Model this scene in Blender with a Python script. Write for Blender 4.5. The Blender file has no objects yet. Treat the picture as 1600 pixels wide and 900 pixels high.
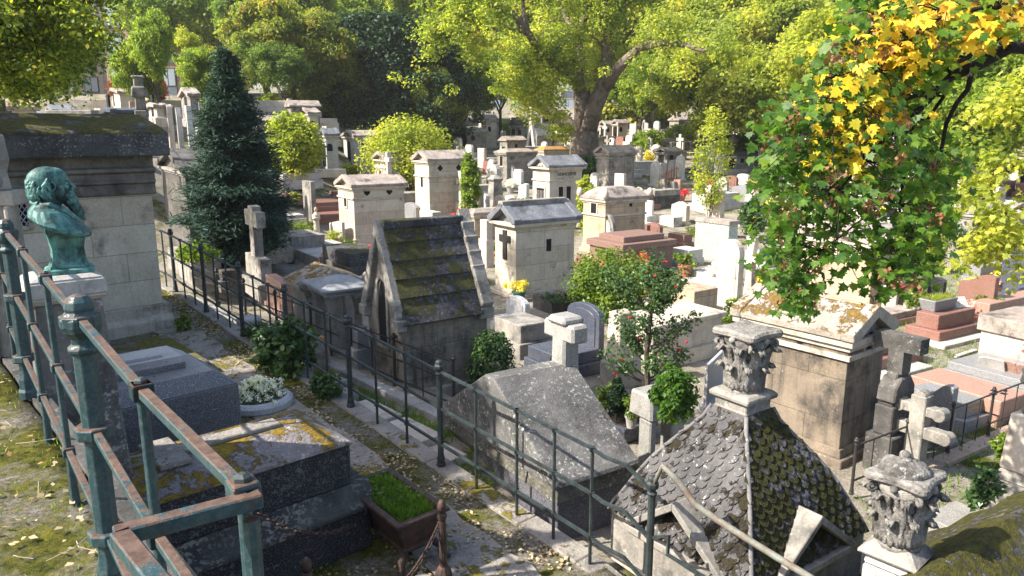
import bpy, math, random
import numpy as np
from mathutils import Vector, noise
PI = math.pi
R = math.radians
C = bpy.context.scene.collection

# ---------------- camera, sky, sun ----------------
F = 1155.0
PITCH = math.atan(250 / F)
cc, ss = math.cos(PITCH), math.sin(PITCH)
cam_d = bpy.data.cameras.new('camera')
cam = bpy.data.objects.new('camera', cam_d)
C.objects.link(cam)
cam.location = (0, 0, 0)
cam.rotation_euler = (PI / 2 - PITCH, 0, 0)
cam_d.sensor_width = 36
cam_d.lens = F / 1600 * 36
cam_d.clip_start = 0.05
cam_d.clip_end = 1500
bpy.context.scene.camera = cam

SUN_EL = R(41)
SUN_DIR = Vector((-0.95, -0.28, 0)).normalized() * math.cos(SUN_EL) + Vector((0, 0, math.sin(SUN_EL)))
world = bpy.data.worlds.new('World')
bpy.context.scene.world = world
world.use_nodes = True
wt = world.node_tree
wt.nodes.clear()
sky = wt.nodes.new('ShaderNodeTexSky')
sky.sky_type = 'NISHITA'
sky.sun_disc = False
sky.sun_elevation = SUN_EL
sky.sun_rotation = math.atan2(SUN_DIR.x, SUN_DIR.y)
sky.air_density = 1.0
sky.dust_density = 2.5
bg = wt.nodes.new('ShaderNodeBackground')
bg.inputs[1].default_value = 0.13
wo = wt.nodes.new('ShaderNodeOutputWorld')
wt.links.new(sky.outputs[0], bg.inputs[0])
wt.links.new(bg.outputs[0], wo.inputs[0])
sun_d = bpy.data.lights.new('sun', 'SUN')
sun_d.energy = 5.0
sun_d.angle = R(0.53)
sun_d.color = (1.0, 0.93, 0.82)
sun = bpy.data.objects.new('sun', sun_d)
C.objects.link(sun)
sun.rotation_euler = (-SUN_DIR).to_track_quat('-Z', 'Y').to_euler()
sc = bpy.context.scene
sc.view_settings.view_transform = 'Standard'
sc.view_settings.look = 'None'
sc.view_settings.exposure = 1.3
sc.view_settings.gamma = 1
sc.view_settings.use_curve_mapping = False
sc.cycles.max_bounces = 8
sc.cycles.transparent_max_bounces = 4
sc.cycles.sample_clamp_indirect = 6

# ---------------- picture <-> place ----------------
def ray(px, py):
    a = (px - 800) / F; b = (450 - py) / F
    return Vector((a, cc + b * ss, -ss + b * cc))
def onz(px, py, z):
    r = ray(px, py); return r * (z / r.z)
def ony(px, py, y):
    r = ray(px, py); return r * (y / r.y)
def proj(p):
    d = p[1] * cc - p[2] * ss; v = p[1] * ss + p[2] * cc
    return 800 + F * p[0] / d, 450 - F * v / d
def sm(x):
    x = min(1, max(0, x)); return x * x * (3 - 2 * x)
UF = Vector((-.67, .742, 0)); NF = Vector((.742, .67, 0))      # along and across the lower path
PB = Vector((-.85, 7.78, 0))
def st(x, y):
    return (x - PB.x) * UF.x + (y - PB.y) * UF.y, x * NF.x + y * NF.y
def path_z(s): return -3.76 + .068 * max(-2.6, min(s, 9)) - .33 * max(0, -2.6 - s)
def tz(x, y):
    s, t = st(x, y)
    pz = path_z(s)
    f = -4.62 + .1 * max(0, y - 29) - .045 * max(0, y - 72)
    f += 3.4 * sm((-x - 7) / 8) * sm((y - 19) / 9)
    if t < .8: return -1.87 if s < 9 else -1.87 + (f + 1.87) * sm((s - 9) / 4)
    if t < 4.72: return pz if s < 9 else pz + (f - pz) * sm((s - 9) / 5)
    low = -3.9 - .4 * sm((.5 - s) / 2)
    if y > 13: low = low + (f - low) * sm((y - 13) / 9)
    return low + (f - low) * sm((t - 6.1) / 1.5)
def hit(px, py):
    r = ray(px, py)
    t = 2.0; st_ = .05
    while t < 160:
        p = r * t
        if p.z < tz(p.x, p.y): break
        t += max(.03, t * .006)
    a, b = t - max(.03, t * .006), t
    for _ in range(18):
        m = (a + b) / 2; p = r * m
        if p.z < tz(p.x, p.y): b = m
        else: a = m
    return r * a

# ---------------- mesh helpers ----------------
class MB:
    def __init__(s): s.v = []; s.f = []
    def add(s, vs, fs):
        n = len(s.v); s.v += [tuple(v) for v in vs]; s.f += [tuple(i + n for i in f) for f in fs]; return s
    def box(s, x0, y0, z0, x1, y1, z1, tx=0, ty=None):
        ty = tx if ty is None else ty
        return s.add([(x0, y0, z0), (x1, y0, z0), (x1, y1, z0), (x0, y1, z0), (x0 + tx, y0 + ty, z1), (x1 - tx, y0 + ty, z1), (x1 - tx, y1 - ty, z1), (x0 + tx, y1 - ty, z1)],
                     [(0, 3, 2, 1), (4, 5, 6, 7), (0, 1, 5, 4), (1, 2, 6, 5), (2, 3, 7, 6), (3, 0, 4, 7)])
    def cbox(s, x, y, w, d, z0, z1, tx=0, ty=None): return s.box(x - w / 2, y - d / 2, z0, x + w / 2, y + d / 2, z1, tx, ty)
    def prism(s, poly, axis, a, b):
        """poly: 2D points; axis 'x' -> poly is (y,z), 'y' -> (x,z), 'z' -> (x,y)"""
        def P(p, q): return {'x': (q, p[0], p[1]), 'y': (p[0], q, p[1]), 'z': (p[0], p[1], q)}[axis]
        n = len(poly)
        return s.add([P(p, a) for p in poly] + [P(p, b) for p in poly],
                     [tuple(range(n))[::-1], tuple(range(n, 2 * n))] + [(i, (i + 1) % n, n + (i + 1) % n, n + i) for i in range(n)])
    def lathe(s, prof, n=16, c=(0, 0, 0), sx=1, sy=1, rot=0, sq=0):
        vs = []; fs = []
        for r, z in prof:
            for k in range(n):
                a = rot + 2 * PI * k / n
                q = 1
                if sq: q = 1 / max(abs(math.cos(a)), abs(math.sin(a))) ** sq
                vs.append((c[0] + r * q * math.cos(a) * sx, c[1] + r * q * math.sin(a) * sy, c[2] + z))
        m = len(prof)
        for i in range(m - 1):
            for k in range(n):
                fs.append((i * n + k, i * n + (k + 1) % n, (i + 1) * n + (k + 1) % n, (i + 1) * n + k))
        fs.append(tuple(range(n))[::-1]); fs.append(tuple(range((m - 1) * n, m * n)))
        return s.add(vs, fs)
    def tube(s, pts, r, n=6, rot=0):
        pts = [Vector(p) for p in pts]; m = len(pts)
        rr = r if isinstance(r, (list, tuple)) else [r] * m
        vs = []; prev = None
        for i, p in enumerate(pts):
            if i == 0: d = pts[1] - p
            elif i == m - 1: d = p - pts[i - 1]
            else: d = (pts[i + 1] - p).normalized() + (p - pts[i - 1]).normalized()
            d.normalize()
            if prev is None:
                up = Vector((0, 0, 1)) if abs(d.z) < .9 else Vector((1, 0, 0))
                a = d.cross(up).normalized()
            else:
                a = (prev - d * prev.dot(d)).normalized()
            prev = a; b = d.cross(a)
            for k in range(n):
                t = rot + 2 * PI * k / n
                vs.append(p + (a * math.cos(t) + b * math.sin(t)) * rr[i])
        fs = [(i * n + k, i * n + (k + 1) % n, (i + 1) * n + (k + 1) % n, (i + 1) * n + k) for i in range(m - 1) for k in range(n)]
        fs += [tuple(range(n))[::-1], tuple(range((m - 1) * n, m * n))]
        return s.add(vs, fs)
    def ball(s, c, rx, ry=None, rz=None, n=12, m=8, rot=None):
        ry = rx if ry is None else ry; rz = rx if rz is None else rz
        vs = []; fs = []
        for i in range(m + 1):
            th = PI * i / m
            for k in range(n):
                ph = 2 * PI * k / n
                v = Vector((rx * math.sin(th) * math.cos(ph), ry * math.sin(th) * math.sin(ph), rz * math.cos(th)))
                if rot: v = rot @ v
                vs.append(v + Vector(c))
        for i in range(m):
            for k in range(n):
                fs.append((i * n + k, (i + 1) * n + k, (i + 1) * n + (k + 1) % n, i * n + (k + 1) % n))
        return s.add(vs, fs)
    def torus(s, c, R0, r, n=20, m=8, rot=None, sx=1, sy=1, a0=0, a1=2 * PI):
        vs = []; fs = []; full = abs(a1 - a0 - 2 * PI) < 1e-6; nn = n if full else n + 1
        for i in range(nn):
            a = a0 + (a1 - a0) * i / n
            for k in range(m):
                b = 2 * PI * k / m
                v = Vector(((R0 + r * math.cos(b)) * math.cos(a) * sx, (R0 + r * math.cos(b)) * math.sin(a) * sy, r * math.sin(b)))
                if rot: v = rot @ v
                vs.append(v + Vector(c))
        for i in range(n):
            j = (i + 1) % nn
            for k in range(m):
                fs.append((i * m + k, j * m + k, j * m + (k + 1) % m, i * m + (k + 1) % m))
        return s.add(vs, fs)
    def build(s, name, mat=None, parent=None, bevel=0, smooth=False, loc=None, rotz=0):
        me = bpy.data.meshes.new(name); me.from_pydata(s.v, [], s.f); me.validate(); me.update()
        if smooth: me.polygons.foreach_set('use_smooth', [True] * len(me.polygons))
        if mat: me.materials.append(mat)
        o = bpy.data.objects.new(name, me); C.objects.link(o)
        if parent: o.parent = parent
        if loc is not None: o.location = loc
        o.rotation_euler.z = rotz
        if bevel:
            b = o.modifiers.new('bevel', 'BEVEL'); b.width = bevel; b.segments = 1; b.limit_method = 'ANGLE'; b.angle_limit = R(35)
        return o
def thing(name, label, cat, loc=(0, 0, 0), rotz=0, group=None):
    o = bpy.data.objects.new(name, None); C.objects.link(o)
    o.location = loc; o.rotation_euler = (0, 0, rotz); o.empty_display_size = .2
    return tag(o, label, cat, group)
def tag(o, label=None, cat=None, group=None, kind=None):
    if label: o['label'] = label
    if cat: o['category'] = cat
    if group: o['group'] = group
    if kind: o['kind'] = kind
    return o
def part(parent, name, mb, mat, bevel=0, smooth=False, label=None):
    o = mb.build(name, mat, parent, bevel, smooth)
    if label: o['label'] = label
    return o
def copy_tree(o, parent=None):
    c = o.copy(); C.objects.link(c)
    if parent: c.parent = parent
    for ch in list(o.children): copy_tree(ch, c)
    return c

# ---------------- materials ----------------
class NT:
    def __init__(s, name):
        s.m = bpy.data.materials.new(name); s.m.use_nodes = True; s.t = s.m.node_tree; s.t.nodes.clear()
    def n(s, typ, **k):
        nd = s.t.nodes.new('ShaderNode' + typ)
        ins = k.pop('ins', {})
        for a, b in k.items(): setattr(nd, a, b)
        for a, b in ins.items(): s.set(nd.inputs[a], b)
        return nd
    def set(s, inp, v):
        if isinstance(v, bpy.types.NodeSocket): s.t.links.new(v, inp)
        elif isinstance(v, (tuple, list)) and len(v) == 3 and inp.type == 'RGBA': inp.default_value = (*v, 1)
        else: inp.default_value = v
    def noise(s, vec, scale, detail=5, rough=.6):
        return s.n('TexNoise', ins={'Vector': vec, 'Scale': scale, 'Detail': detail, 'Roughness': rough}).outputs['Fac']
    def ramp(s, fac, a, b, lo=0., hi=1.):
        return s.n('MapRange', ins={0: fac, 1: a, 2: b, 3: lo, 4: hi}).outputs[0]
    def mix(s, fac, a, b, mode='MIX'):
        nd = s.n('MixRGB', blend_type=mode); s.set(nd.inputs[0], fac); s.set(nd.inputs[1], a); s.set(nd.inputs[2], b); return nd.outputs[0]
    def math(s, op, a, b=0, clamp=False):
        nd = s.n('Math', operation=op, use_clamp=clamp); s.set(nd.inputs[0], a); s.set(nd.inputs[1], b); return nd.outputs[0]
    def vscale(s, vec, sc):
        return s.n('VectorMath', operation='MULTIPLY', ins={0: vec, 1: sc}).outputs[0]
    def coords(s):
        tc = s.n('TexCoord'); oi = s.n('ObjectInfo')
        off = s.math('MULTIPLY', oi.outputs['Random'], 37.0)
        cb = s.n('CombineXYZ', ins={0: off, 1: off, 2: off}).outputs[0]
        return tc.outputs['Object'], s.n('VectorMath', operation='ADD', ins={0: tc.outputs['Object'], 1: cb}).outputs[0]
    def out(s, col, rough=.85, bump=None, bstr=.4, bdist=.02, metal=0, spec=.3, trans=None):
        p = s.n('BsdfPrincipled', ins={'Base Color': col, 'Roughness': rough, 'Metallic': metal, 'Specular IOR Level': spec})
        if bump is not None:
            b = s.n('Bump', ins={'Strength': bstr, 'Distance': bdist, 'Height': bump}); s.t.links.new(b.outputs[0], p.inputs['Normal'])
        o = s.n('OutputMaterial')
        if trans is not None:
            tr = s.n('BsdfTranslucent', ins={'Color': trans[0]})
            mx = s.n('MixShader', ins={0: trans[1], 1: p.outputs[0], 2: tr.outputs[0]}); s.t.links.new(mx.outputs[0], o.inputs[0])
        else: s.t.links.new(p.outputs[0], o.inputs[0])
        return s.m
def stone(name, c1, c2, sc=2.5, crust=0., crust_col=(.035, .034, .033), streak=0., moss=0., moss_col=(.11, .10, .015), moss2=(.035, .045, .01),
          lichen=0., lichen_col=(.5, .5, .45), speck=0., speck_col=(.6, .6, .6), speck_scale=90, course=None, rough=.88, bump=.5, bdist=.012, spec=.25, flat=0.):
    T = NT(name); raw, v = T.coords()
    col = T.mix(T.ramp(T.noise(v, sc, 6), .35, .65), c1, c2)
    fine = T.noise(v, 28, 4, .7)
    col = T.mix(.55, col, T.mix(T.ramp(fine, .3, .7), (.55, .55, .55), (1, 1, 1)), 'MULTIPLY')
    h = T.math('ADD', T.math('MULTIPLY', fine, .6), T.noise(v, 7, 5))
    if course:
        xy = T.n('SeparateXYZ', ins={0: raw})
        sx = T.math('ADD', xy.outputs[0], xy.outputs[1])
        bv = T.n('CombineXYZ', ins={0: sx, 1: xy.outputs[2], 2: 0.}).outputs[0]
        br = T.n('TexBrick', ins={'Vector': bv, 'Color1': (1, 1, 1), 'Color2': (.80, .78, .74), 'Mortar': (.42, .4, .37), 'Scale': 1.0, 'Mortar Size': .006, 'Mortar Smooth': .3, 'Bias': 0., 'Brick Width': course[0], 'Row Height': course[1]})
        col = T.mix(.9, col, br.outputs['Color'], 'MULTIPLY')
        h = T.math('SUBTRACT', h, T.math('MULTIPLY', br.outputs['Fac'], 1.2))
    if streak:
        sv = T.vscale(v, (7, 7, .55))
        sn = T.ramp(T.noise(sv, 1, 5, .65), .5, .72, 0, streak)
        sb = T.ramp(T.noise(v, .9, 3), .35, .6)
        col = T.mix(T.math('MULTIPLY', sn, sb), col, crust_col)
    if crust:
        cn = T.ramp(T.noise(v, 1.7, 8, .72), .58 - crust * .25, .74 - crust * .25)
        col = T.mix(T.math('MULTIPLY', cn, .88), col, crust_col)
    if speck:
        vo = T.noise(v, speck_scale, 2, .5)
        col = T.mix(T.ramp(vo, .56, .62, 0, speck), col, speck_col)
        col = T.mix(T.ramp(T.noise(v, speck_scale * 1.3, 2, .5), .58, .64, 0, speck * .8), col, (.02, .02, .02))
    if lichen:
        ln = T.ramp(T.noise(v, 24, 5, .65), .63 - lichen * .10, .69 - lichen * .10)
        l2 = T.ramp(T.noise(v, 2.3, 5, .7), .42, .58)
        col = T.mix(T.math('MULTIPLY', ln, T.math('MULTIPLY', l2, .62)), col, lichen_col)
    if moss:
        ge = T.n('NewGeometry'); nz = T.n('SeparateXYZ', ins={0: ge.outputs['Normal']}).outputs[2]
        up = T.ramp(nz, .15, .6)
        mn = T.math('ADD', T.math('MULTIPLY', T.noise(v, 1.6, 6, .7), .5), T.math('MULTIPLY', T.noise(v, 9, 7, .75), .5))
        f = T.ramp(mn, .625 - moss * .14, .655 - moss * .14)
        f = T.math('MULTIPLY', f, up)
        mc = T.mix(T.ramp(T.noise(v, 16, 5, .7), .35, .65), moss2, moss_col)
        col = T.mix(f, col, mc)
        h = T.math('ADD', h, T.math('MULTIPLY', T.math('MULTIPLY', f, T.noise(v, 60, 3, .7)), 2.2))
    return T.out(col, rough, h, bump, bdist, 0, spec)
def granite(name, c1, c2, sp=(.6, .6, .6), rough=.28, s=120):
    T = NT(name); raw, v = T.coords()
    col = T.mix(T.ramp(T.noise(v, s, 2, .5), .45, .55), c1, c2)
    col = T.mix(T.ramp(T.noise(v, s * .8, 2, .6), .6, .66), col, sp)
    col = T.mix(T.ramp(T.noise(v, 3, 5, .7), .45, .75, 0, .35), col, (.16, .15, .13))
    rg = T.ramp(T.noise(v, 5, 5, .7), .3, .7, rough * .8, rough * 1.7)
    return T.out(col, rg, T.noise(v, 40, 3), .06, .003, 0, .5)
def plain(name, col, rough=.8, col2=None, sc=8, metal=0, spec=.3, bump=.2):
    T = NT(name); raw, v = T.coords()
    c = T.mix(T.ramp(T.noise(v, sc, 5), .35, .65), col, col2 or tuple(x * .6 for x in col))
    return T.out(c, rough, T.noise(v, sc * 5, 3), bump, .005, metal, spec)
def leafmat(name, cols, trans=.42, rough=.55, tsat=1.7):
    """cols: colours chosen per leaf"""
    T = NT(name)
    ge = T.n('NewGeometry'); cr = T.n('ValToRGB'); cr.color_ramp.interpolation = 'LINEAR'
    el = cr.color_ramp.elements
    while len(el) > 1: el.remove(el[-1])
    el[0].position = 0; el[0].color = (*cols[0], 1)
    for i, c in enumerate(cols[1:], 1):
        e = el.new(i / (len(cols) - 1)); e.color = (*c, 1)
    oi = T.n('ObjectInfo'); tc = T.n('TexCoord')
    big = T.noise(tc.outputs['Object'], .45, 3)
    f = T.math('ADD', T.math('MULTIPLY', ge.outputs['Random Per Island'], .6), T.ramp(big, .33, .67, -.12, .52), True)
    T.t.links.new(f, cr.inputs[0])
    col = T.mix(T.ramp(T.noise(tc.outputs['Object'], 22, 4, .7), .45, .75, 0, .45), cr.outputs[0], tuple(min(1, x * 1.6 + .02) for x in cols[-1]))
    tcol = T.mix(1, col, (tsat * 1.25, tsat * 1.28, tsat * .55), 'MULTIPLY')
    return T.out(col, rough, None, spec=.25, trans=(tcol, trans))

MT = {}
MT['cream'] = stone('pale_limestone', (.64, .57, .46), (.52, .45, .35), crust=.04, streak=.30, course=(.95, .46), lichen=.1)
MT['cream_plain'] = stone('pale_limestone_block', (.56, .50, .41), (.42, .37, .30), crust=.1, streak=.45, lichen=.2)
MT['ochre'] = stone('ochre_limestone', (.58, .43, .29), (.42, .32, .23), crust=.1, streak=.4, course=(.9, .44), lichen=.1)
MT['grey'] = stone('grey_limestone', (.36, .33, .29), (.22, .20, .18), crust=.28, streak=.6, course=(.9, .45), lichen=.3)
MT['grey_plain'] = stone('grey_limestone_block', (.36, .33, .29), (.20, .19, .17), crust=.3, streak=.5, lichen=.4)
MT['dark'] = stone('blackened_limestone', (.15, .14, .125), (.07, .066, .062), crust=.3, streak=.5, course=(.9, .5), lichen=.3, lichen_col=(.3, .29, .26))
MT['dark_plain'] = stone('blackened_stone', (.14, .13, .12), (.055, .053, .05), crust=.35, streak=.4, lichen=.5, lichen_col=(.32, .32, .3))
MT['roof_stone'] = stone('weathered_roof_stone', (.40, .34, .29), (.24, .20, .18), crust=.3, lichen=.5, moss=.25, moss_col=(.17, .12, .04), moss2=(.09, .06, .03))
MT['roof_moss'] = stone('mossy_roof_stone', (.10, .10, .105), (.045, .046, .052), crust=.2, lichen=.9, lichen_col=(.26, .26, .26), moss=.95, moss_col=(.12, .11, .015), moss2=(.04, .045, .008), bump=.9, bdist=.03)
MT['roof_olive'] = stone('thick_olive_moss_roof', (.12, .12, .12), (.05, .05, .055), crust=.2, lichen=.6, moss=1.25, moss_col=(.15, .14, .02), moss2=(.045, .045, .01), bump=1.0, bdist=.04)
MT['grn_dusky'] = granite('dusky_rose_granite', (.16, .085, .065), (.24, .145, .115), (.1, .06, .05), .45, 70)
MT['roof_gold'] = stone('gold_moss_stone', (.42, .37, .31), (.28, .24, .2), crust=.1, lichen=.5, moss=.95, moss_col=(.30, .19, .04), moss2=(.12, .07, .02), bump=.9, bdist=.02)
MT['slate'] = stone('lead_grey_roof', (.20, .21, .23), (.12, .125, .14), crust=.2, streak=.3, lichen=.5, rough=.6)
MT['white'] = stone('white_marble', (.66, .635, .59), (.50, .47, .42), crust=.08, streak=.35, lichen=.0, rough=.6)
MT['white_old'] = stone('old_white_marble', (.62, .56, .48), (.50, .42, .34), crust=.08, streak=.35, lichen=.2, rough=.75)
MT['pale'] = stone('pale_grey_stone', (.50, .48, .45), (.38, .36, .34), crust=.08, streak=.3, lichen=.3)
MT['concrete'] = stone('cast_concrete', (.34, .33, .31), (.24, .23, .21), crust=.15, streak=.3, lichen=.3, speck=.25, speck_scale=60)
MT['grn_black'] = granite('black_granite', (.012, .012, .014), (.03, .03, .034), (.12, .12, .13), .2)
MT['grn_blue'] = granite('blue_granite', (.03, .035, .055), (.07, .08, .11), (.2, .22, .27), .25)
MT['grn_grey'] = granite('grey_granite', (.13, .13, .135), (.24, .24, .25), (.5, .5, .5), .35)
MT['grn_light'] = granite('light_granite', (.36, .36, .37), (.5, .5, .5), (.12, .12, .12), .4)
MT['grn_red'] = granite('red_granite', (.17, .070, .055), (.26, .13, .10), (.07, .035, .03), .4, 60)
MT['grn_rose'] = granite('rose_granite', (.28, .145, .11), (.40, .25, .19), (.12, .07, .06), .42, 70)
MT['grn_brown'] = granite('brown_granite', (.16, .08, .06), (.26, .13, .1), (.07, .05, .045), .3)
MT['marble_green'] = granite('green_marble', (.22, .28, .24), (.40, .45, .40), (.1, .14, .12), .4, 26)
MT['hollow_shade'] = plain('painted_hollow_dark', (.006, .006, .007), .9, bump=0)  # near-black colour painted in for the shade inside openings
MT['iron'] = plain('dark_green_iron', (.035, .05, .05), .55, (.018, .022, .022), 14, 0, .4)
MT['iron_black'] = plain('black_iron', (.022, .022, .024), .5, (.035, .03, .028), 12, 0, .4)
MT['terracotta'] = plain('terracotta', (.48, .17, .08), .8, (.36, .13, .07), 9)
MT['plastic_green'] = plain('green_plastic', (.03, .09, .07), .5, (.04, .10, .08))
MT['soil'] = plain('soil', (.045, .03, .02), 1, (.02, .014, .01), 30, bump=.8)
MT['bark'] = stone('grey_bark', (.13, .105, .08), (.06, .048, .038), sc=5, streak=.7, crust_col=(.02, .017, .014), bump=1.0, bdist=.05, lichen=.2, lichen_col=(.22, .2, .16))
MT['bark_black'] = plain('dark_bark', (.022, .018, .015), .9, (.012, .010, .009), 20, bump=.8)
MT['brick'] = None
T = NT('pale_brick'); raw, v = T.coords()
xy = T.n('SeparateXYZ', ins={0: raw}); bv = T.n('CombineXYZ', ins={0: T.math('ADD', xy.outputs[0], xy.outputs[1]), 1: xy.outputs[2], 2: 0.}).outputs[0]
br = T.n('TexBrick', ins={'Vector': bv, 'Color1': (.45, .33, .25), 'Color2': (.32, .22, .16), 'Mortar': (.45, .42, .37), 'Scale': 1., 'Mortar Size': .012, 'Brick Width': .24, 'Row Height': .08})
MT['brick'] = T.out(T.mix(.6, br.outputs[0], T.mix(T.noise(v, 3, 6), (.5, .5, .5), (1, 1, 1)), 'MULTIPLY'), .9, T.math('SUBTRACT', T.noise(v, 20), br.outputs['Fac']), .4, .01)
# painted teal iron with rust breaking through, most of all on faces worn from above
def painted_iron():
    T = NT('teal_painted_iron'); raw, v = T.coords()
    base = T.mix(T.ramp(T.noise(v, 9, 6, .7), .35, .65), (.010, .034, .042), (.024, .060, .069))
    base = T.mix(T.ramp(T.noise(v, 60, 4, .7), .45, .7, 0, .5), base, (.10, .12, .115))
    ge = T.n('NewGeometry'); nz = T.n('SeparateXYZ', ins={0: ge.outputs['Normal']}).outputs[2]
    wear = T.math('ADD', T.noise(v, 7, 7, .75), T.ramp(nz, .45, .95, 0, .20))
    f = T.ramp(wear, .61, .66)
    rust = T.mix(T.ramp(T.noise(v, 35, 5, .7), .35, .65), (.050, .027, .019), (.115, .072, .052))
    col = T.mix(f, base, rust)
    return T.out(col, T.ramp(f, 0, 1, .42, .75), T.math('ADD', T.noise(v, 50, 5, .7), T.math('MULTIPLY', f, -.6)), .5, .004, 0, .4)
MT['teal'] = painted_iron()
T = NT('rusty_cast_iron'); raw, v = T.coords()
MT['rust'] = T.out(T.mix(T.ramp(T.noise(v, 12, 7, .7), .35, .65), (.020, .015, .015), (.085, .045, .032)), .7, T.noise(v, 35, 5, .7), .6, .008, 0, .4)
def bronze():
    T = NT('green_bronze'); raw, v = T.coords()
    n1 = T.noise(T.vscale(v, (1, 1, .5)), 11, 8, .75)
    base = T.mix(T.ramp(n1, .42, .60), (.012, .034, .033), (.10, .29, .265))
    base = T.mix(T.ramp(T.noise(v, 4, 4), .5, .75), base, (.22, .46, .42))
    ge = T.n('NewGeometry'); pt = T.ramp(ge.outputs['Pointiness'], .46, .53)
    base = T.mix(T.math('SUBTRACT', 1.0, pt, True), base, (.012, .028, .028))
    return T.out(base, .55, T.noise(v, 45, 6, .75), .45, .006, .15, .4)
MT['bronze'] = bronze()
# ground covers
def ground_mat():
    T = NT('cemetery_ground'); tc = T.n('TexCoord'); v = tc.outputs['Object']
    g1 = T.mix(T.ramp(T.noise(v, 1.3, 6, .65), .35, .65), (.32, .29, .245), (.19, .165, .13))
    g1 = T.mix(T.ramp(T.noise(v, 40, 3, .7), .52, .62, 0, .8), g1, (.36, .33, .28))
    g1 = T.mix(T.ramp(T.noise(v, 70, 2, .6), .56, .62, 0, .8), g1, (.06, .045, .03))
    moss = T.mix(T.ramp(T.noise(v, 9, 6, .7), .35, .65), (.030, .045, .010), (.115, .12, .02))
    f = T.ramp(T.noise(v, .8, 8, .72), .50, .60)
    col = T.mix(f, g1, moss)
    return T.out(col, .95, T.noise(v, 30, 6, .75), .9, .03, 0, .1)
MT['ground'] = ground_mat()
def moss_ground():
    T = NT('mossy_earth'); tc = T.n('TexCoord'); v = tc.outputs['Object']
    moss = T.mix(T.ramp(T.noise(v, 14, 6, .7), .35, .65), (.022, .032, .008), (.15, .14, .02))
    dirt = T.mix(T.ramp(T.noise(v, 30, 5, .7), .4, .6), (.10, .085, .065), (.25, .23, .20))
    f = T.ramp(T.noise(v, 1.7, 7, .7), .42, .56)
    return T.out(T.mix(f, dirt, moss), .95, T.noise(v, 45, 6, .75), 1.0, .025, 0, .1)
MT['moss'] = moss_ground()
MT['path'] = stone('worn_path_concrete', (.34, .31, .27), (.22, .20, .18), crust=.05, lichen=.4, moss=.62, moss_col=(.32, .25, .03), moss2=(.11, .10, .02), bump=.9, bdist=.02)
# foliage
G = {}
G['green'] = leafmat('green_leaves', [(.045, .09, .016), (.085, .15, .02), (.16, .23, .03), (.30, .32, .04)], .48)
G['deep'] = leafmat('deep_green_leaves', [(.03, .065, .018), (.05, .10, .024), (.09, .15, .03), (.18, .22, .03)], .42)
G['lime'] = leafmat('lime_leaves', [(.09, .145, .02), (.17, .22, .03), (.28, .31, .05), (.46, .42, .07)], .5)
G['yellow'] = leafmat('yellow_green_leaves', [(.06, .12, .02), (.12, .19, .03), (.23, .28, .04), (.48, .42, .06)], .48)
G['olive'] = leafmat('olive_leaves', [(.08, .14, .03), (.14, .20, .04), (.25, .28, .06), (.40, .37, .09)], .5)
G['orange'] = leafmat('orange_tinged_leaves', [(.05, .11, .02), (.08, .15, .025), (.16, .21, .03), (.40, .24, .06)], .48)
G['red'] = leafmat('red_leaves', [(.30, .06, .03), (.42, .10, .05), (.5, .18, .08), (.4, .2, .06)], .4)
G['yew'] = leafmat('yew_needles', [(.010, .028, .012), (.016, .042, .016), (.024, .055, .02), (.035, .07, .022)], .15)
G['spruce'] = leafmat('blue_spruce_needles', [(.014, .036, .028), (.022, .052, .040), (.034, .070, .054), (.05, .09, .065)], .1, .8)
G['ivy'] = leafmat('ivy_leaves', [(.016, .042, .012), (.03, .07, .018), (.05, .10, .03), (.09, .14, .04)], .2, .35)
G['laurel'] = leafmat('laurel_leaves', [(.03, .07, .012), (.06, .12, .015), (.13, .19, .02), (.24, .27, .03)], .3, .35)
G['maple'] = leafmat('maple_leaves', [(.012, .045, .009), (.025, .08, .012), (.055, .13, .015), (.16, .23, .022)], .45, .45, 1.8)
G['gold'] = leafmat('golden_maple_leaves', [(.28, .34, .03), (.58, .50, .04), (.72, .50, .03), (.66, .36, .04)], .4, .5, 1.2)
G['brown'] = leafmat('dry_seed_bunches', [(.10, .05, .025), (.17, .08, .04), (.26, .13, .07)], .25)
G['litter'] = leafmat('fallen_leaves', [(.16, .10, .05), (.36, .28, .16), (.50, .42, .26), (.22, .12, .05)], .1, .8)
G['grass'] = leafmat('grass_blades', [(.04, .09, .012), (.07, .15, .015), (.12, .22, .02), (.2, .26, .05)], .4)
G['flower_white'] = leafmat('white_petals', [(.75, .74, .68), (.8, .8, .76), (.62, .6, .5)], .2)
G['flower_red'] = leafmat('red_petals', [(.45, .02, .03), (.6, .03, .04), (.5, .05, .08)], .2)
G['flower_pink'] = leafmat('pink_petals', [(.6, .2, .25), (.65, .35, .3), (.6, .5, .45)], .2)
G['flower_yellow'] = leafmat('yellow_petals', [(.6, .5, .05), (.65, .55, .1), (.5, .5, .06)], .3)
G['heather'] = leafmat('rust_heather', [(.10, .035, .03), (.16, .06, .045), (.22, .10, .07)], .2)

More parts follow.
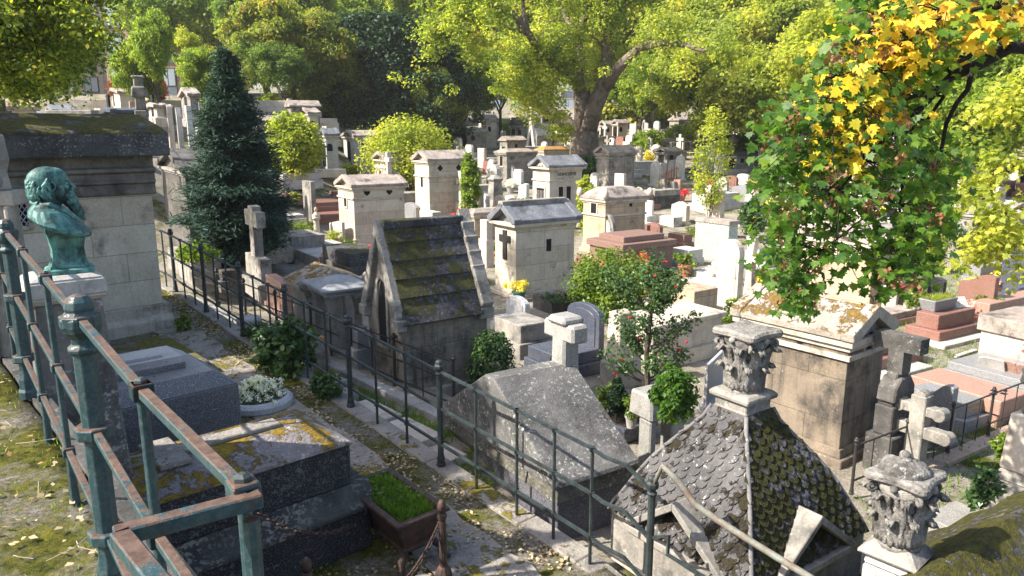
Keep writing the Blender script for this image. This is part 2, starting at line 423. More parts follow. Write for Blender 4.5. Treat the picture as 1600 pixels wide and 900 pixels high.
# ---------------- leaves as numpy meshes ----------------
SH = {
 'leaf': np.array([(0, 0, 0), (.36, .42, .07), (0, 1, -.04), (-.36, .42, .07)]),
 'blade': np.array([(-.06, 0, 0), (.06, 0, 0), (.03, .6, .08), (0, 1, .25)]),
 'needle': np.array([(-.12, 0, 0), (.12, 0, 0), (.08, 1, -.05), (-.08, 1, -.05)]),
 'maple': np.array([(0, .06, 0), (.10, .10, .02), (.36, -.02, -.04), (.33, .20, .02), (.60, .42, -.09), (.30, .46, .03), (.34, .66, -.01), (.14, .74, .03), (0, 1.04, -.12), (-.14, .74, .03), (-.34, .66, -.01), (-.30, .46, .03), (-.60, .42, -.09), (-.33, .20, .02), (-.36, -.02, -.04), (-.10, .10, .02)]),
}
def leaf_verts(P, N, size, shape, rng, tip=None, sv=.35):
    """P points (n,3), N normals, tip direction"""
    n = len(P); S = SH[shape]; k = len(S)
    N = N / (np.linalg.norm(N, axis=1, keepdims=True) + 1e-9)
    t = rng.normal(size=(n, 3)) if tip is None else tip + rng.normal(size=(n, 3)) * .35
    t = t - N * np.sum(t * N, axis=1, keepdims=True); t /= (np.linalg.norm(t, axis=1, keepdims=True) + 1e-9)
    b = np.cross(t, N)
    s = size * (1 + rng.uniform(-sv, sv, size=(n, 1, 1)))
    V = P[:, None, :] + s * (S[None, :, 0:1] * b[:, None, :] + S[None, :, 1:2] * t[:, None, :] + S[None, :, 2:3] * N[:, None, :])
    return V.reshape(-1, 3), k
def np_mesh(name, V, k):
    me = bpy.data.meshes.new(name); nv = len(V); nf = nv // k
    me.vertices.add(nv); me.vertices.foreach_set('co', V.astype(np.float32).ravel())
    me.loops.add(nv); me.loops.foreach_set('vertex_index', np.arange(nv, dtype=np.int32))
    me.polygons.add(nf); me.polygons.foreach_set('loop_start', np.arange(0, nv, k, dtype=np.int32))
    me.update(calc_edges=True)
    return me
def np_obj(name, V, k, mat, parent=None):
    me = np_mesh(name, V, k); me.materials.append(mat)
    o = bpy.data.objects.new(name, me); C.objects.link(o)
    if parent: o.parent = parent
    return o
def clump_pts(rng, centers, n_each, rad, flat=.75):
    c = np.repeat(np.asarray(centers, float), n_each, axis=0)
    d = rng.normal(size=c.shape); d /= np.linalg.norm(d, axis=1, keepdims=True)
    r = rng.uniform(0.25, 1, size=(len(c), 1)) ** .5
    rv = np.repeat(rng.uniform(.55, 1.45, size=(len(centers), 1)), n_each, axis=0)
    off = d * r * rad * rv; off[:, 2] *= flat
    N = d * .7 + rng.normal(size=c.shape) * .55 + np.array([0, 0, .7])
    return c + off, N

# ---------------- the ground ----------------
def axis_vals(lo, hi, fine_lo, fine_hi, fine, coarse):
    v = []; x = lo
    while x < hi:
        v.append(x)
        if fine_lo <= x < fine_hi: x += fine
        else:
            d = fine_lo - x if x < fine_lo else x - fine_hi
            x += min(coarse, fine + abs(d) * .12 + 0.02) if x >= fine_hi else max(fine, min(coarse, d * .12 + fine))
    v.append(hi); return v
# rotated grid in path coordinates so its steps run along the walls
ts = axis_vals(-260, 330, -3, 9, .14, 6)
ss_ = axis_vals(-260, 330, -9, 14, .25, 6)
V = []; 
for t in ts:
    for s in ss_:
        x = PB.x + UF.x * s; y = PB.y + UF.y * s
        d = t - (x * NF.x + y * NF.y); x += NF.x * d; y += NF.y * d
        z = tz(x, y)
        q = .03 if (t < .8) else .02
        z += q * noise.noise(Vector((x * 1.3, y * 1.3, 0))) + (.0 if y < 14 else .05 * noise.noise(Vector((x * .3, y * .3, 5))))
        V.append((x, y, z))
m = len(ss_)
Fc = [(i * m + j, (i + 1) * m + j, (i + 1) * m + j + 1, i * m + j + 1) for i in range(len(ts) - 1) for j in range(m - 1)]
g = MB(); g.v = V; g.f = Fc
go = g.build('ground', MT['ground'], smooth=True); tag(go, kind='structure')
go.data.materials.append(MT['moss'])
for p in go.data.polygons:
    c = p.center; s_, t_ = st(c.x, c.y)
    if t_ < 4.75 and s_ < 14: p.material_index = 1
if go.data.polygons[0].normal.z < 0: go.data.flip_normals()
# worn path strip along the fence
pth = MB(); rows = []
rnd = random.Random(3)
for i in range(60):
    s = -2.7 + i * .24; w0 = 3.45 + .08 * math.sin(i * .9) + rnd.uniform(-.03, .03); w1 = 4.15 + rnd.uniform(-.04, .04)
    for t in (w0, (w0 + w1) / 2, w1):
        x = PB.x + UF.x * s; y = PB.y + UF.y * s; d = t - (x * NF.x + y * NF.y)
        rows.append((x + NF.x * d, y + NF.y * d, path_z(s) + .022))
pth.v = rows; pth.f = [(i * 3 + k, i * 3 + k + 1, i * 3 + k + 4, i * 3 + k + 3) for i in range(59) for k in range(2)]
po = pth.build('path', MT['path'], smooth=True); tag(po, kind='structure')
if po.data.polygons[0].normal.z < 0: po.data.flip_normals()
def PT(s, t, z=0.):
    """point in path coordinates"""
    x = PB.x + UF.x * s; y = PB.y + UF.y * s; d = t - (x * NF.x + y * NF.y)
    return Vector((x + NF.x * d, y + NF.y * d, z))
AU = math.atan2(UF.y, UF.x) - PI / 2      # rotz for things whose local y runs along the path
# ======================= NEAR SETTING =======================
def bar(mb, a, b, w, h):
    a = Vector(a); b = Vector(b); d = (b - a).normalized()
    side = d.cross(Vector((0, 0, 1))).normalized() * w / 2
    up = side.cross(d).normalized() * h / 2
    vs = [a - side - up, a + side - up, a + side + up, a - side + up, b - side - up, b + side - up, b + side + up, b - side + up]
    mb.add(vs, [(0, 1, 2, 3)[::-1], (4, 5, 6, 7)[::-1][::-1], (0, 1, 5, 4), (1, 2, 6, 5), (2, 3, 7, 6), (3, 0, 4, 7)])
    return mb
def face_out(o):
    import bmesh
    bm = bmesh.new(); bm.from_mesh(o.data); bmesh.ops.recalc_face_normals(bm, faces=bm.faces); bm.to_mesh(o.data); bm.free(); return o

# retaining wall below the terrace rail
K0 = Vector((-.53, 1.34, 0)); K1 = Vector((-1.61, 2.67, 0)); K2 = Vector((-3.43, 4.98, 0)); K3 = K2 + (K2 - K1)
w = MB()
s0, s1 = -7.5, 6.3
rows = []
for i in range(30):
    s = s0 + (s1 - s0) * i / 29
    a = PT(s, .79); b = PT(s, .90)
    rows.append((a, b))
vs = []
for a, b in rows:
    vs += [(a.x, a.y, -4.6), (a.x, a.y, -1.86), (b.x, b.y, -1.88), (b.x, b.y, -4.6)]
w.v = vs; w.f = [(i * 4 + k, i * 4 + (k + 1) % 4, i * 4 + 4 + (k + 1) % 4, i * 4 + 4 + k) for i in range(29) for k in range(4)] + [(0, 1, 2, 3), (116, 117, 118, 119)]
o = face_out(w.build('retaining_wall', MT['dark_plain'])); tag(o, 'weathered stone retaining wall under the teal railing at the terrace edge', 'wall')
# kerb wall under the lower fence
w = MB()
for i in range(16):
    s = -3.0 + i * .78; a = PT(s, 4.50); b = PT(s + .775, 4.50); c = PT(s + .775, 4.76); d = PT(s, 4.76)
    z1 = path_z(s) + .03; z2 = path_z(s + .78) + .03
    w.add([(a.x, a.y, -4.9), (b.x, b.y, -4.9), (c.x, c.y, -4.9), (d.x, d.y, -4.9), (a.x, a.y, z1), (b.x, b.y, z2), (c.x, c.y, z2), (d.x, d.y, z1)], [(0, 3, 2, 1), (4, 5, 6, 7), (0, 1, 5, 4), (1, 2, 6, 5), (2, 3, 7, 6), (3, 0, 4, 7)])
tag(face_out(w.build('kerb_wall', MT['path'], bevel=.012)), 'mossy stone kerb carrying the long iron fence beside the path', 'kerb')
w = MB()
for i in range(13):
    s = -.2 + i * 1.0; a = PT(s, 5.5); b = PT(s + .99, 5.5); c = PT(s + .99, 5.7); d = PT(s, 5.7)
    w.add([(q.x, q.y, z) for z in (-4.4, -3.78) for q in (a, b, c, d)], [(0, 3, 2, 1), (4, 5, 6, 7), (0, 1, 5, 4), (1, 2, 6, 5), (2, 3, 7, 6), (3, 0, 4, 7)])
tag(face_out(w.build('low_kerb', MT['concrete'], bevel=.012)), 'low grey kerb between the grass strip and the second fence', 'kerb')

# ---- foreground railing ----
rail = thing('teal_railing', 'teal painted iron railing with rust patches at the terrace edge in front', 'railing', (K1.x, K1.y, -1.87))
def L(p): return Vector(p) - Vector((K1.x, K1.y, -1.87))
TOP = -.70
def post_mb(x, y, h, r=.045, n=8, knob=1.):
    k = r / .045
    return MB().lathe([(r * 1.55, 0), (r * 1.55, .05 * k), (r * 1.3, .07 * k), (r * 1.3, .14 * k), (r * 1.12, .17 * k), (r * 1.0, .20 * k), (r * .95, h - .11 * k), (r * 1.25, h - .10 * k), (r * 1.3, h - .085 * k), (r * .9, h - .07 * k),
                       (r * .95, h - .045 * k), (r * 1.5, h - .02 * k), (r * 1.62, h + .0 * k), (r * 1.62, h + .03 * k), (r * 1.2, h + .05 * k), (r * 1.08, h + .056 * k), (r * 1.2, h + .066 * k), (r * 1.1, h + .092 * k), (r * .7, h + .112 * k), (r * .2, h + .12 * k)], n, (x, y, 0), rot=.2)
H = 1.15
base_z = 0.
for P in (K1, K2, K3):
    p = L((P.x, P.y, -1.87)); o = part(rail, 'post', post_mb(p.x, p.y, H + .0), MT['teal'], .003)
dirK = (K2 - K1).normalized()
bal = [K0, K0 + (K1 - K0) * .54]
bal = [K0, Vector((-1.01, 1.91, 0))] + [K1 + (K2 - K1) * f for f in (1 / 3, 2 / 3)] + [K2 + (K3 - K2) * f for f in (1 / 3, 2 / 3)]
for P in bal:
    p = L((P.x, P.y, -1.87)); m = MB().lathe([(.026, -.02), (.021, .1), (.0155, .3), (.0155, H)], 8, (p.x, p.y, 0))
    
    part(rail, 'baluster', m, MT['teal'], .002)
for i, z in enumerate((TOP, TOP - .44, TOP - .88)):
    m = MB(); pts = [K0, Vector((-1.01, 1.91, 0)), K1, K2, K3]
    for a, b in zip(pts, pts[1:]):
        bar(m, L((a.x, a.y, z)), L((b.x, b.y, z)), .029, .026)
    for P in pts[1:] + bal:
        p = L((P.x, P.y, z)); big = P in (K1, K2, K3)
        q = .057 if big else .027
        m.lathe([(q, -.024), (q * 1.15, -.02), (q * 1.15, .02), (q, .024)], 8 if big else 4, (p.x, p.y, p.z), rot=PI / 8 if big else math.atan2(dirK.y, dirK.x) + PI / 4, sx=1.1 if big else 1.25, sy=1.1 if big else 1.25)
    face_out(part(rail, 'rail', m, MT['teal'], .003))
for P in bal:
    p = L((P.x, P.y, TOP + .0245)); part(rail, 'nut', MB().lathe([(.019, 0), (.018, .008), (.008, .014)], 6, tuple(p)), MT['iron'])
m = MB()
c1 = Vector((K0.x + .03, K0.y - .02, TOP - .004)); c2 = Vector((-.69, 1.18, TOP - .004)); c3 = Vector((-.50, .98, TOP - .004))
bar(m, L((K0.x, K0.y, TOP - .004)), L(c1), .034, .03); bar(m, L(c1) + Vector((.012, 0, 0)), L(c2) - Vector((.012, 0, 0)), .034, .03); bar(m, L(c2), L(c3), .034, .03)
face_out(part(rail, 'end_rail', m, MT['teal'], .003, label='rustier return of the rail bent back at its end'))
p = L((c1.x - .005, c1.y - .015, -1.87)); part(rail, 'baluster', MB().lathe([(.0165, 0), (.0165, H - .02)], 8, (p.x, p.y, 0)), MT['teal'])

# ---- long lower fence ----
fen = thing('iron_fence', 'long dark iron fence with ball-topped posts running down beside the path', 'fence', tuple(PT(0, 4.60, path_z(0))))
fo = PT(0, 4.60, path_z(0))
HF = 1.17
posts_s = [-2.97, -.05, 1.93, 3.73, 5.39, 7.01, 8.61, 10.2, 11.8]
bal_s = [-2.31, -1.84, -1.32, -.68, .62, 1.28]
for a, b in zip(posts_s[2:], posts_s[3:]): bal_s += [a + (b - a) / 3, a + (b - a) * 2 / 3]
def fz(s): return path_z(s) if s < 9 else path_z(9)
for s in posts_s:
    p = PT(s, 4.60, fz(s) + .02) - fo
    m = post_mb(0, 0, HF, .034, 8); m.v = [(a + p.x, b + p.y, c + p.z) for a, b, c in m.v]
    part(fen, 'post', m, MT['iron'])
for s in bal_s:
    p = PT(s, 4.60, fz(s) - .02) - fo
    part(fen, 'baluster', MB().lathe([(.016, 0), (.016, HF), (.024, HF + .003), (.02, HF + .02)], 6, tuple(p)), MT['iron'])
for dz in (HF - .02, HF - .45, HF - .88):
    pts = [PT(s, 4.60, fz(s) + dz) - fo for s in (11.8, 9, 6, 3, 0, -1.3, -2.31)]
    p3 = PT(-2.31, 4.6, path_z(-2.31) + dz) - fo
    pts += [PT(-2.45, 4.6, path_z(-2.45) + dz - .02) - fo, PT(-2.7, 4.6, path_z(-2.7) + dz + .03) - fo, PT(-2.97, 4.6, path_z(-2.97) + dz - .02) - fo]
    m = MB().tube(pts, .019, 4, PI / 4)
    for s in bal_s + posts_s:
        q = PT(s, 4.6, fz(s) + dz) - fo; m.cbox(q.x, q.y, .05, .05, q.z - .02, q.z + .02)
    face_out(part(fen, 'rail', m, MT['iron']))
# handrail running down the steps from the last post
hs = thing('stair_handrail', 'curved rusty handrail dropping from the end post of the long fence', 'handrail', tuple(PT(-2.97, 4.6, path_z(-2.97))))
ho = PT(-2.97, 4.6, path_z(-2.97))
e0 = PT(-2.97, 4.6, path_z(-2.97) + HF + .0)
def hp(px, py, y): return ony(px, py, y) - ho
pts = [e0 - ho, hp(1035, 728, 5.5), hp(1060, 752, 5.45), hp(1085, 787, 5.38), hp(1120, 812, 5.25), hp(1180, 850, 5.05), hp(1262, 900, 4.8), hp(1360, 960, 4.5)]
part(hs, 'handrail', MB().tube(pts, [.02, .026, .027, .027, .027, .027, .027, .027], 10), stone('pale_rusty_handrail', (.22, .24, .21), (.17, .12, .085), sc=9, rough=.6), smooth=True)
pts = [PT(-2.97, 4.6, path_z(-2.97) + HF - .45) - ho, hp(1045, 838, 5.45), hp(1043, 866, 5.4), hp(1080, 890, 5.25), hp(1180, 950, 4.9)]
part(hs, 'lower_rail', MB().tube(pts, .018, 4, PI / 4), MT['iron'])

# ---- second low fence ----
f2 = thing('low_iron_fence', 'low black iron fence with small knobs in front of the mossy chapel row', 'fence', tuple(PT(3, 5.95, -3.9)))
fo2 = PT(3, 5.95, -3.9); H2 = .78
ps2 = [1.46, 2.95, 4.25, 5.65, 7.1, 8.6, 10.1, 11.6]
for s in ps2:
    p = PT(s, 5.95, -3.9) - fo2; m = post_mb(0, 0, H2, .026, 8); m.v = [(a + p.x, b + p.y, c + p.z) for a, b, c in m.v]; part(f2, 'post', m, MT['iron_black'])
for a, b in zip(ps2, ps2[1:]):
    p = PT((a + b) / 2, 5.95, -3.9) - fo2; part(f2, 'baluster', MB().lathe([(.010, 0), (.010, H2)], 6, tuple(p)), MT['iron_black'])
for dz in (H2 - .05, .44, .12):
    part(f2, 'rail', MB().tube([PT(s, 5.95, -3.9 + dz) - fo2 for s in (11.6, 6, 1.46)], .014, 4, PI / 4), MT['iron_black'])

# ---- left mausoleum ----
lc = PT(6.45, 3.87, path_z(6.45) - .05)
def zz(py, y=12.09, px=265): return ony(px, py, y).z - lc.z
mau = thing('mausoleum', 'large pale mausoleum behind the bronze bust, with mossy slab roof and lattice window', 'mausoleum', tuple(lc), AU)
W, D = 4.6, 2.4
z1, z2 = zz(492), zz(474)
m = MB().box(-W, 0, -.2, 0, D, .12, 0); m.box(-W + .05, .05, .12, -.05, D - .05, z1, 0, 0); m = MB()
m.prism([(0, -.2), (0, z1 - .06), (.06, z1 + .02), (.06, z2), (D - .06, z2), (D - .06, z1), (D, z1 - .06), (D, -.2)], 'x', -W, 0)
part(mau, 'plinth', m, MT['cream_plain'], .012)
zc0, zc1, zc2, zc3 = zz(303), zz(286), zz(262), zz(243)
m = MB().box(-W + .12, .12, z2, -.12, D - .12, zc3 + .02)
part(mau, 'wall', m, MT['cream'], .01)
m = MB()
prof = [(.10, zc0), (.08, zc0 + .03), (.08, zc1), (.03, zc1 + .02), (.03, zc1 + .06), (.06, zc1 + .08), (.06, zc2 - .08), (0.0, zc2 - .05), (0.0, zc2), (.09, zc2 + .03), (.09, zc3), (D - .1, zc3), (D - .1, zc0)]
m.prism(prof, 'x', -W + .06, -.06)
part(mau, 'cornice', m, stone('soot_streaked_limestone', (.24, .215, .18), (.08, .075, .07), sc=1.6, crust=.45, streak=.8), .006)
zr0, zr1 = zz(243), zz(205)
m = MB().prism([(-.17, zr0), (-.17, zr1 - .02), (.1, zr1 + .06), (D / 2, zr1 + .28), (D + .17, zr1), (D + .17, zr0)], 'x', -W - .2, .14)
part(mau, 'roof', m, MT['roof_olive'], .02)
# lattice window
wx = -2.16; wz0, wz1 = zz(362, 11.0, 120) + .1, zz(310, 11.0, 120) + .12
wx0, wx1 = -2.35, -1.88
fr = part(mau, 'window', MB().box(wx0, .085, wz0, wx1, .125, wz1), MT['hollow_shade'])
m = MB(); st_ = .105
n = 0
hh = wz1 - wz0; ww = wx1 - wx0
for k in range(-8, 9):
    for sg in (1, -1):
        # diagonal bars clipped to the opening
        pts = []
        for i in range(41):
            u_ = i / 40; x = wx0 + ww * u_; z = wz0 + k * st_ + sg * (x - wx0) * 1.5 + (0 if sg > 0 else ww * 1.5)
            if wz0 <= z <= wz1: pts.append((x, .075, z))
        if len(pts) > 2: m.tube([pts[0], pts[-1]], .006, 4)
part(mau, 'lattice', m, plain('grey_lattice', (.4, .42, .48), .5)).parent = fr
m = MB()
for a in ((wx0 - .06, wz0 - .06, wx0, wz1 + .06), (wx1, wz0 - .06, wx1 + .06, wz1 + .06), (wx0, wz0 - .06, wx1, wz0), (wx0, wz1, wx1, wz1 + .06)):
    m.box(a[0], .07, a[1], a[2], .13, a[3])
part(mau, 'window_frame', m, MT['cream_plain'], .004)

# ---- carved column at the left edge ----
cp = ony(18, 400, 6.0); cl_ = thing('carved_cross_column', 'weathered grey carved cross shaft with round bosses at the far left edge', 'cross', (cp.x - .05, cp.y, tz(cp.x, cp.y)), R(10))
b0 = tz(cp.x, cp.y)
zt = ony(18, 210, 6.0).z - b0
part(cl_, 'base', MB().cbox(0, 0, .7, .7, -.1, .5, .05).cbox(0, 0, .5, .5, .5, .9, .04), MT['grey_plain'], .015)
m = MB().cbox(0, 0, .30, .22, .9, zt - .55, .03).cbox(0, 0, .36, .26, zt - .56, zt - .44, .01).lathe([(.12, zt - .44), (.1, zt - .3), (.13, zt - .2), (.11, zt)], 8)
for q in (-.12, .12): m.lathe([(.03, .9), (.03, zt - .56)], 8, (q, -.12, 0))
part(cl_, 'shaft', m, MT['grey_plain'], .01)
m = MB()
for z in (zt - .22, zt - .36, zt - .02): m.ball((.05, -.12, z), .065, n=10, m=7); m.ball((-.1, -.12, z), .06, n=10, m=7)
part(cl_, 'boss', m, MT['grey_plain'], smooth=True)
m = MB()
for k in range(9):
    a = k * .7; m.ball((.09 + .05 * math.cos(a), -.14, ony(42, 372, 5.9).z - b0 + .05 * math.sin(a)), .03, n=8, m=6)
part(cl_, 'capital', m, MT['grey_plain'], smooth=True)

# ---- stele and bust ----
sp = Vector((-3.33, 5.36, 0)); sb_ = path_z(0) - .05
stl = thing('stone_stele', 'tall tapering stone stele carrying the green bronze bust', 'stele', (sp.x, sp.y, sb_), R(38))
HT = -1.07 - sb_
def cyb(m, x, y, w, d, z0, z1, w2=None, d2=None): return m.cbox(x, y, w, d, z0, z1, 0 if w2 is None else (w - w2) / 2, None if d2 is None else (d - d2) / 2)
m = MB(); cyb(m, 0, 0, .52, .46, HT - .12, HT, .50, .44); cyb(m, 0, 0, .44, .38, HT - .17, HT - .12, .52, .46); cyb(m, 0, 0, .50, .44, HT, HT + .03, .38, .34)
part(stl, 'cap', m, MT['pale'], .012)
m = MB(); cyb(m, 0, 0, .60, .54, .62, HT - .17, .44, .38)
part(stl, 'shaft', m, stone('lichened_stele_stone', (.19, .18, .17), (.10, .10, .10), crust=.3, streak=.5, lichen=.9, lichen_col=(.42, .42, .4)), .015)
m = MB(); cyb(m, 0, 0, .98, .92, 0, .16); cyb(m, 0, 0, .88, .82, .16, .38, .84, .78); cyb(m, 0, 0, .84, .78, .38, .62, .60, .54)
part(stl, 'base', m, MT['dark_plain'], .02)

bs = thing('bronze_bust', 'green patinated bronze bust of a bald bearded man in a coat', 'bust', (sp.x + .05, sp.y + .03, sb_ + HT + .03), R(34))
m = MB()
m.lathe([(.155, 0), (.155, .03), (.13, .04), (.125, .06)], 24, sx=1, sy=.85, sq=.8, rot=PI / 4 * 0)
m.lathe([(.118, .06), (.105, .10), (.10, .18), (.115, .26), (.13, .33)], 24, sx=1.05, sy=.8, sq=.7)
part(bs, 'socle', m, MT['bronze'], smooth=False)
m = MB()
from mathutils import Matrix
RY = lambda a: Matrix.Rotation(R(a), 3, 'Y')
RX = lambda a: Matrix.Rotation(R(a), 3, 'X')
RZ = lambda a: Matrix.Rotation(R(a), 3, 'Z')
# coat: stacked sections (z, centre x, half depth, half width), sloping from the neck out over the shoulders
secs = [(.275, .060, .075, .070), (.30, .035, .125, .150), (.33, .005, .155, .205), (.365, -.030, .165, .238), (.40, -.055, .155, .240), (.435, -.075, .130, .215), (.465, -.088, .105, .165), (.49, -.090, .090, .115), (.52, -.085, .082, .088)]
nn = 28; vs = []; fs = []
for i, (z, cx_, hd, hw) in enumerate(secs):
    for k in range(nn):
        A = 2 * PI * k / nn; ca, sa = math.cos(A), math.sin(A)
        x = cx_ + hd * math.copysign(abs(ca) ** .85, ca); y = hw * math.copysign(abs(sa) ** .9, sa)
        zz0 = z - .34 * (x - cx_) * (1 - i / 9) - .05 * (abs(y) / .24) ** 2 * (1 if i < 6 else .3)
        fold = .006 * math.sin(9 * A + i * .7) * (1 if i < 7 else 0)
        vs.append((x * (1 + fold * 4), y * (1 + fold * 3), zz0))
for i in range(len(secs) - 1):
    for k in range(nn): fs.append((i * nn + k, i * nn + (k + 1) % nn, (i + 1) * nn + (k + 1) % nn, (i + 1) * nn + k))
fs.append(tuple(range(nn))[::-1]); fs.append(tuple(range((len(secs) - 1) * nn, len(secs) * nn)))
m.add(vs, fs)
for sg in (-1, 1):   # broad lapels and collar
    m.tube([(-.15, sg * .05, .515), (-.075, sg * .10, .505), (.0, sg * .095, .455), (.07, sg * .07, .375), (.125, sg * .03, .29)], [.016, .024, .028, .026, .012], 8)
    m.tube([(-.06, sg * .125, .475), (.02, sg * .125, .41), (.08, sg * .09, .33)], [.008, .016, .012], 6)
m.tube([(-.13, .07, .51), (-.165, 0, .52), (-.13, -.07, .51)], .026, 8)
for k in range(4): m.ball((.128 - .012 * k, -.02, .285 + .035 * k), .010, n=8, m=6)
# neck, skull, face
m.tube([(-.085, 0, .45), (-.075, 0, .52), (-.06, 0, .60)], [.085, .072, .072], 14)
m.ball((-.070, 0, .672), .122, .084, .100, 28, 20)
m.ball((-.030, 0, .685), .088, .074, .080, 24, 18)
m.ball((.002, 0, .615), .062, .058, .085, 20, 14)
m.ball((.040, 0, .678), .022, .050, .013, 14, 10, RY(15))        # brow ridge
m.tube([(.050, 0, .668), (.066, 0, .645), (.088, 0, .620), (.080, 0, .606)], [.010, .012, .016, .012], 8)   # nose
for sg in (-1, 1):
    m.ball((.074, sg * .012, .609), .011, .008, .008, 8, 6)
    m.ball((.030, sg * .036, .622), .026, .018, .020, 10, 8)
    m.ball((.040, sg * .028, .651), .011, .014, .008, 8, 6)
    m.tube([(.072, sg * .010, .592), (.060, sg * .034, .583), (.034, sg * .050, .562)], [.013, .014, .010], 8)
    m.torus((-.045, sg * .082, .632), .024, .008, 16, 6, RX(90), .75, 1.2)
    m.ball((-.040, sg * .080, .608), .011, .008, .013, 8, 6)
    m.ball((-.005, sg * .055, .590), .030, .020, .055, 12, 8, RY(10))
for c, r in (((.040, 0, .560), (.050, .058, .045)), ((.058, 0, .518), (.050, .056, .052)), ((.080, 0, .474), (.042, .048, .052)), ((.102, 0, .434), (.032, .034, .042)), ((.120, 0, .398), (.017, .018, .030)), ((.005, 0, .545), (.05, .055, .045))):
    m.ball(c, *r, n=16, m=12, rot=RY(-22))
rr = random.Random(5)
for k in range(80):
    y = rr.uniform(-.055, .055); x0 = .055 + .025 * (1 - abs(y) / .055) - .05 * rr.random(); z0 = rr.uniform(.50, .585)
    tx, tz_ = .120 + rr.uniform(-.035, .006), .40 + rr.uniform(0, .07)
    pts = []
    for i in range(6):
        f = i / 5; pts.append((x0 + (tx - x0) * f + .007 * math.sin(f * 8 + k), y * (1 - .75 * f) * 1.08, z0 + (tz_ - z0) * f))
    m.tube(pts, [.004, .006, .006, .005, .005, .003], 5)
for k in range(150):   # waves of hair round the back, none on the crown
    a = R(rr.uniform(-100, 100)); z = rr.uniform(.565, .675); q = 1 - max(0, (z - .62)) * .6
    x = -.070 - .122 * math.cos(a) * q; y = .092 * math.sin(a) * q; ln = .035
    m.tube([(x + .004, y, z + ln * .5), (x - .006, y * 1.03, z), (x - .002, y * 1.04, z - ln * .5), (x + .008, y * 1.0, z - ln)], [.004, .0075, .0075, .003], 5)
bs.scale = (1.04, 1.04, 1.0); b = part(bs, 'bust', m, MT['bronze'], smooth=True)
rm = b.modifiers.new('remesh', 'REMESH'); rm.mode = 'VOXEL'; rm.voxel_size = .0042; rm.use_smooth_shade = True
sm_ = b.modifiers.new('smooth', 'SMOOTH'); sm_.factor = .5; sm_.iterations = 1

# ---- tombs on the lower terrace: boxes given in path coordinates (s = along, t = across) ----
def ptomb(name, label, s, t, rz=AU, cat='tomb', z=None, group=None):
    return thing(name, label, cat, tuple(PT(s, t, (path_z(s) if z is None else z) - .02)), rz, group)
# black weathered tomb; local x goes to -v (left), y along path
bt = ptomb('stone_tomb', 'black weathered tomb with golden moss on its hexagonal lid below the bust', -.72, 3.10, z=-3.80)
blk = stone('sooty_black_stone', (.030, .032, .040), (.016, .017, .022), crust=.1, lichen=.75, lichen_col=(.20, .20, .19), speck=.15, bump=.6, rough=.6)
zl = ony(560, 725, 6.35).z + 3.82
TD = 1.02; TL = 2.18
part(bt, 'plinth', MB().box(-TL - .1, -.12, 0, .12, TD + .12, .42), blk, .02)
part(bt, 'moulding', MB().prism([(-.17, .42), (-.17, .47), (-.10, .50), (-.03, .60), (-.02, .63), (TD + .02, .63), (TD + .10, .50), (TD + .17, .42)], 'x', -TL - .1, .17), stone('lichen_crusted_moulding', (.10, .098, .09), (.03, .03, .033), crust=.35, lichen=1.2, lichen_col=(.30, .28, .24), bump=.9), .01)
zt0, zt1 = .63, 1.02
part(bt, 'chest', MB().box(-TL, .0, zt0, .0, TD, zt1), blk, .015)
m = MB().prism([(-.03, zt1), (-.03, zt1 + .03), (TD * .30, zt1 + .16), (TD * .70, zt1 + .16), (TD + .03, zt1 + .03), (TD + .03, zt1)], 'x', -TL, .02)
m.v = [((x if (z < zt1 + .1 or x < -.5) else x - .26), y, z) for x, y, z in m.v]
part(bt, 'lid', m, stone('gold_moss_lid', (.27, .235, .23), (.16, .15, .15), crust=.1, lichen=.7, moss=1.0, moss_col=(.46, .30, .03), moss2=(.18, .12, .02), bump=1.0, bdist=.03), .015)
part(bt, 'cross_relief', MB().box(-TL, TD * .42, zt1 + .155, -.45, TD * .58, zt1 + .20).box(-1.55, TD * .22, zt1 + .15, -1.30, TD * .78, zt1 + .197), MT['path'], .01)
# dark granite tomb with raised bar
gt = ptomb('granite_tomb', 'polished dark granite tomb with a raised bar beside the white flower bowl', 1.55, 3.0)
zg = 1.06
part(gt, 'base', MB().box(-2.3, -.06, 0, .08, 1.06, .28), MT['grn_grey'], .01)
gd = granite('speckled_dark_granite', (.085, .085, .095), (.15, .15, .16), (.42, .42, .44), .3, 110)
m = MB().prism([(0, .28), (0, zg - .22), (.18, zg - .02), (.82, zg - .02), (1.0, zg - .22), (1.0, .28)], 'x', -2.2, 0)
m = MB().box(-2.2, 0, .28, 0, 1.0, zg - .18)
part(gt, 'chest', m, gd, .012)
m = MB().add([(-2.2, 0, zg - .18), (0, 0, zg - .18), (0, 1.0, zg - .18), (-2.2, 1.0, zg - .18), (-2.2, .1, zg), (-.22, .1, zg), (-.22, .9, zg), (-2.2, .9, zg)], [(0, 3, 2, 1), (4, 5, 6, 7), (0, 1, 5, 4), (1, 2, 6, 5), (2, 3, 7, 6), (3, 0, 4, 7)])
part(gt, 'lid', m, gd, .008)
part(gt, 'raised_bar', MB().box(-2.2, .40, zg - .002, -.42, .62, zg + .07), gd, .006)
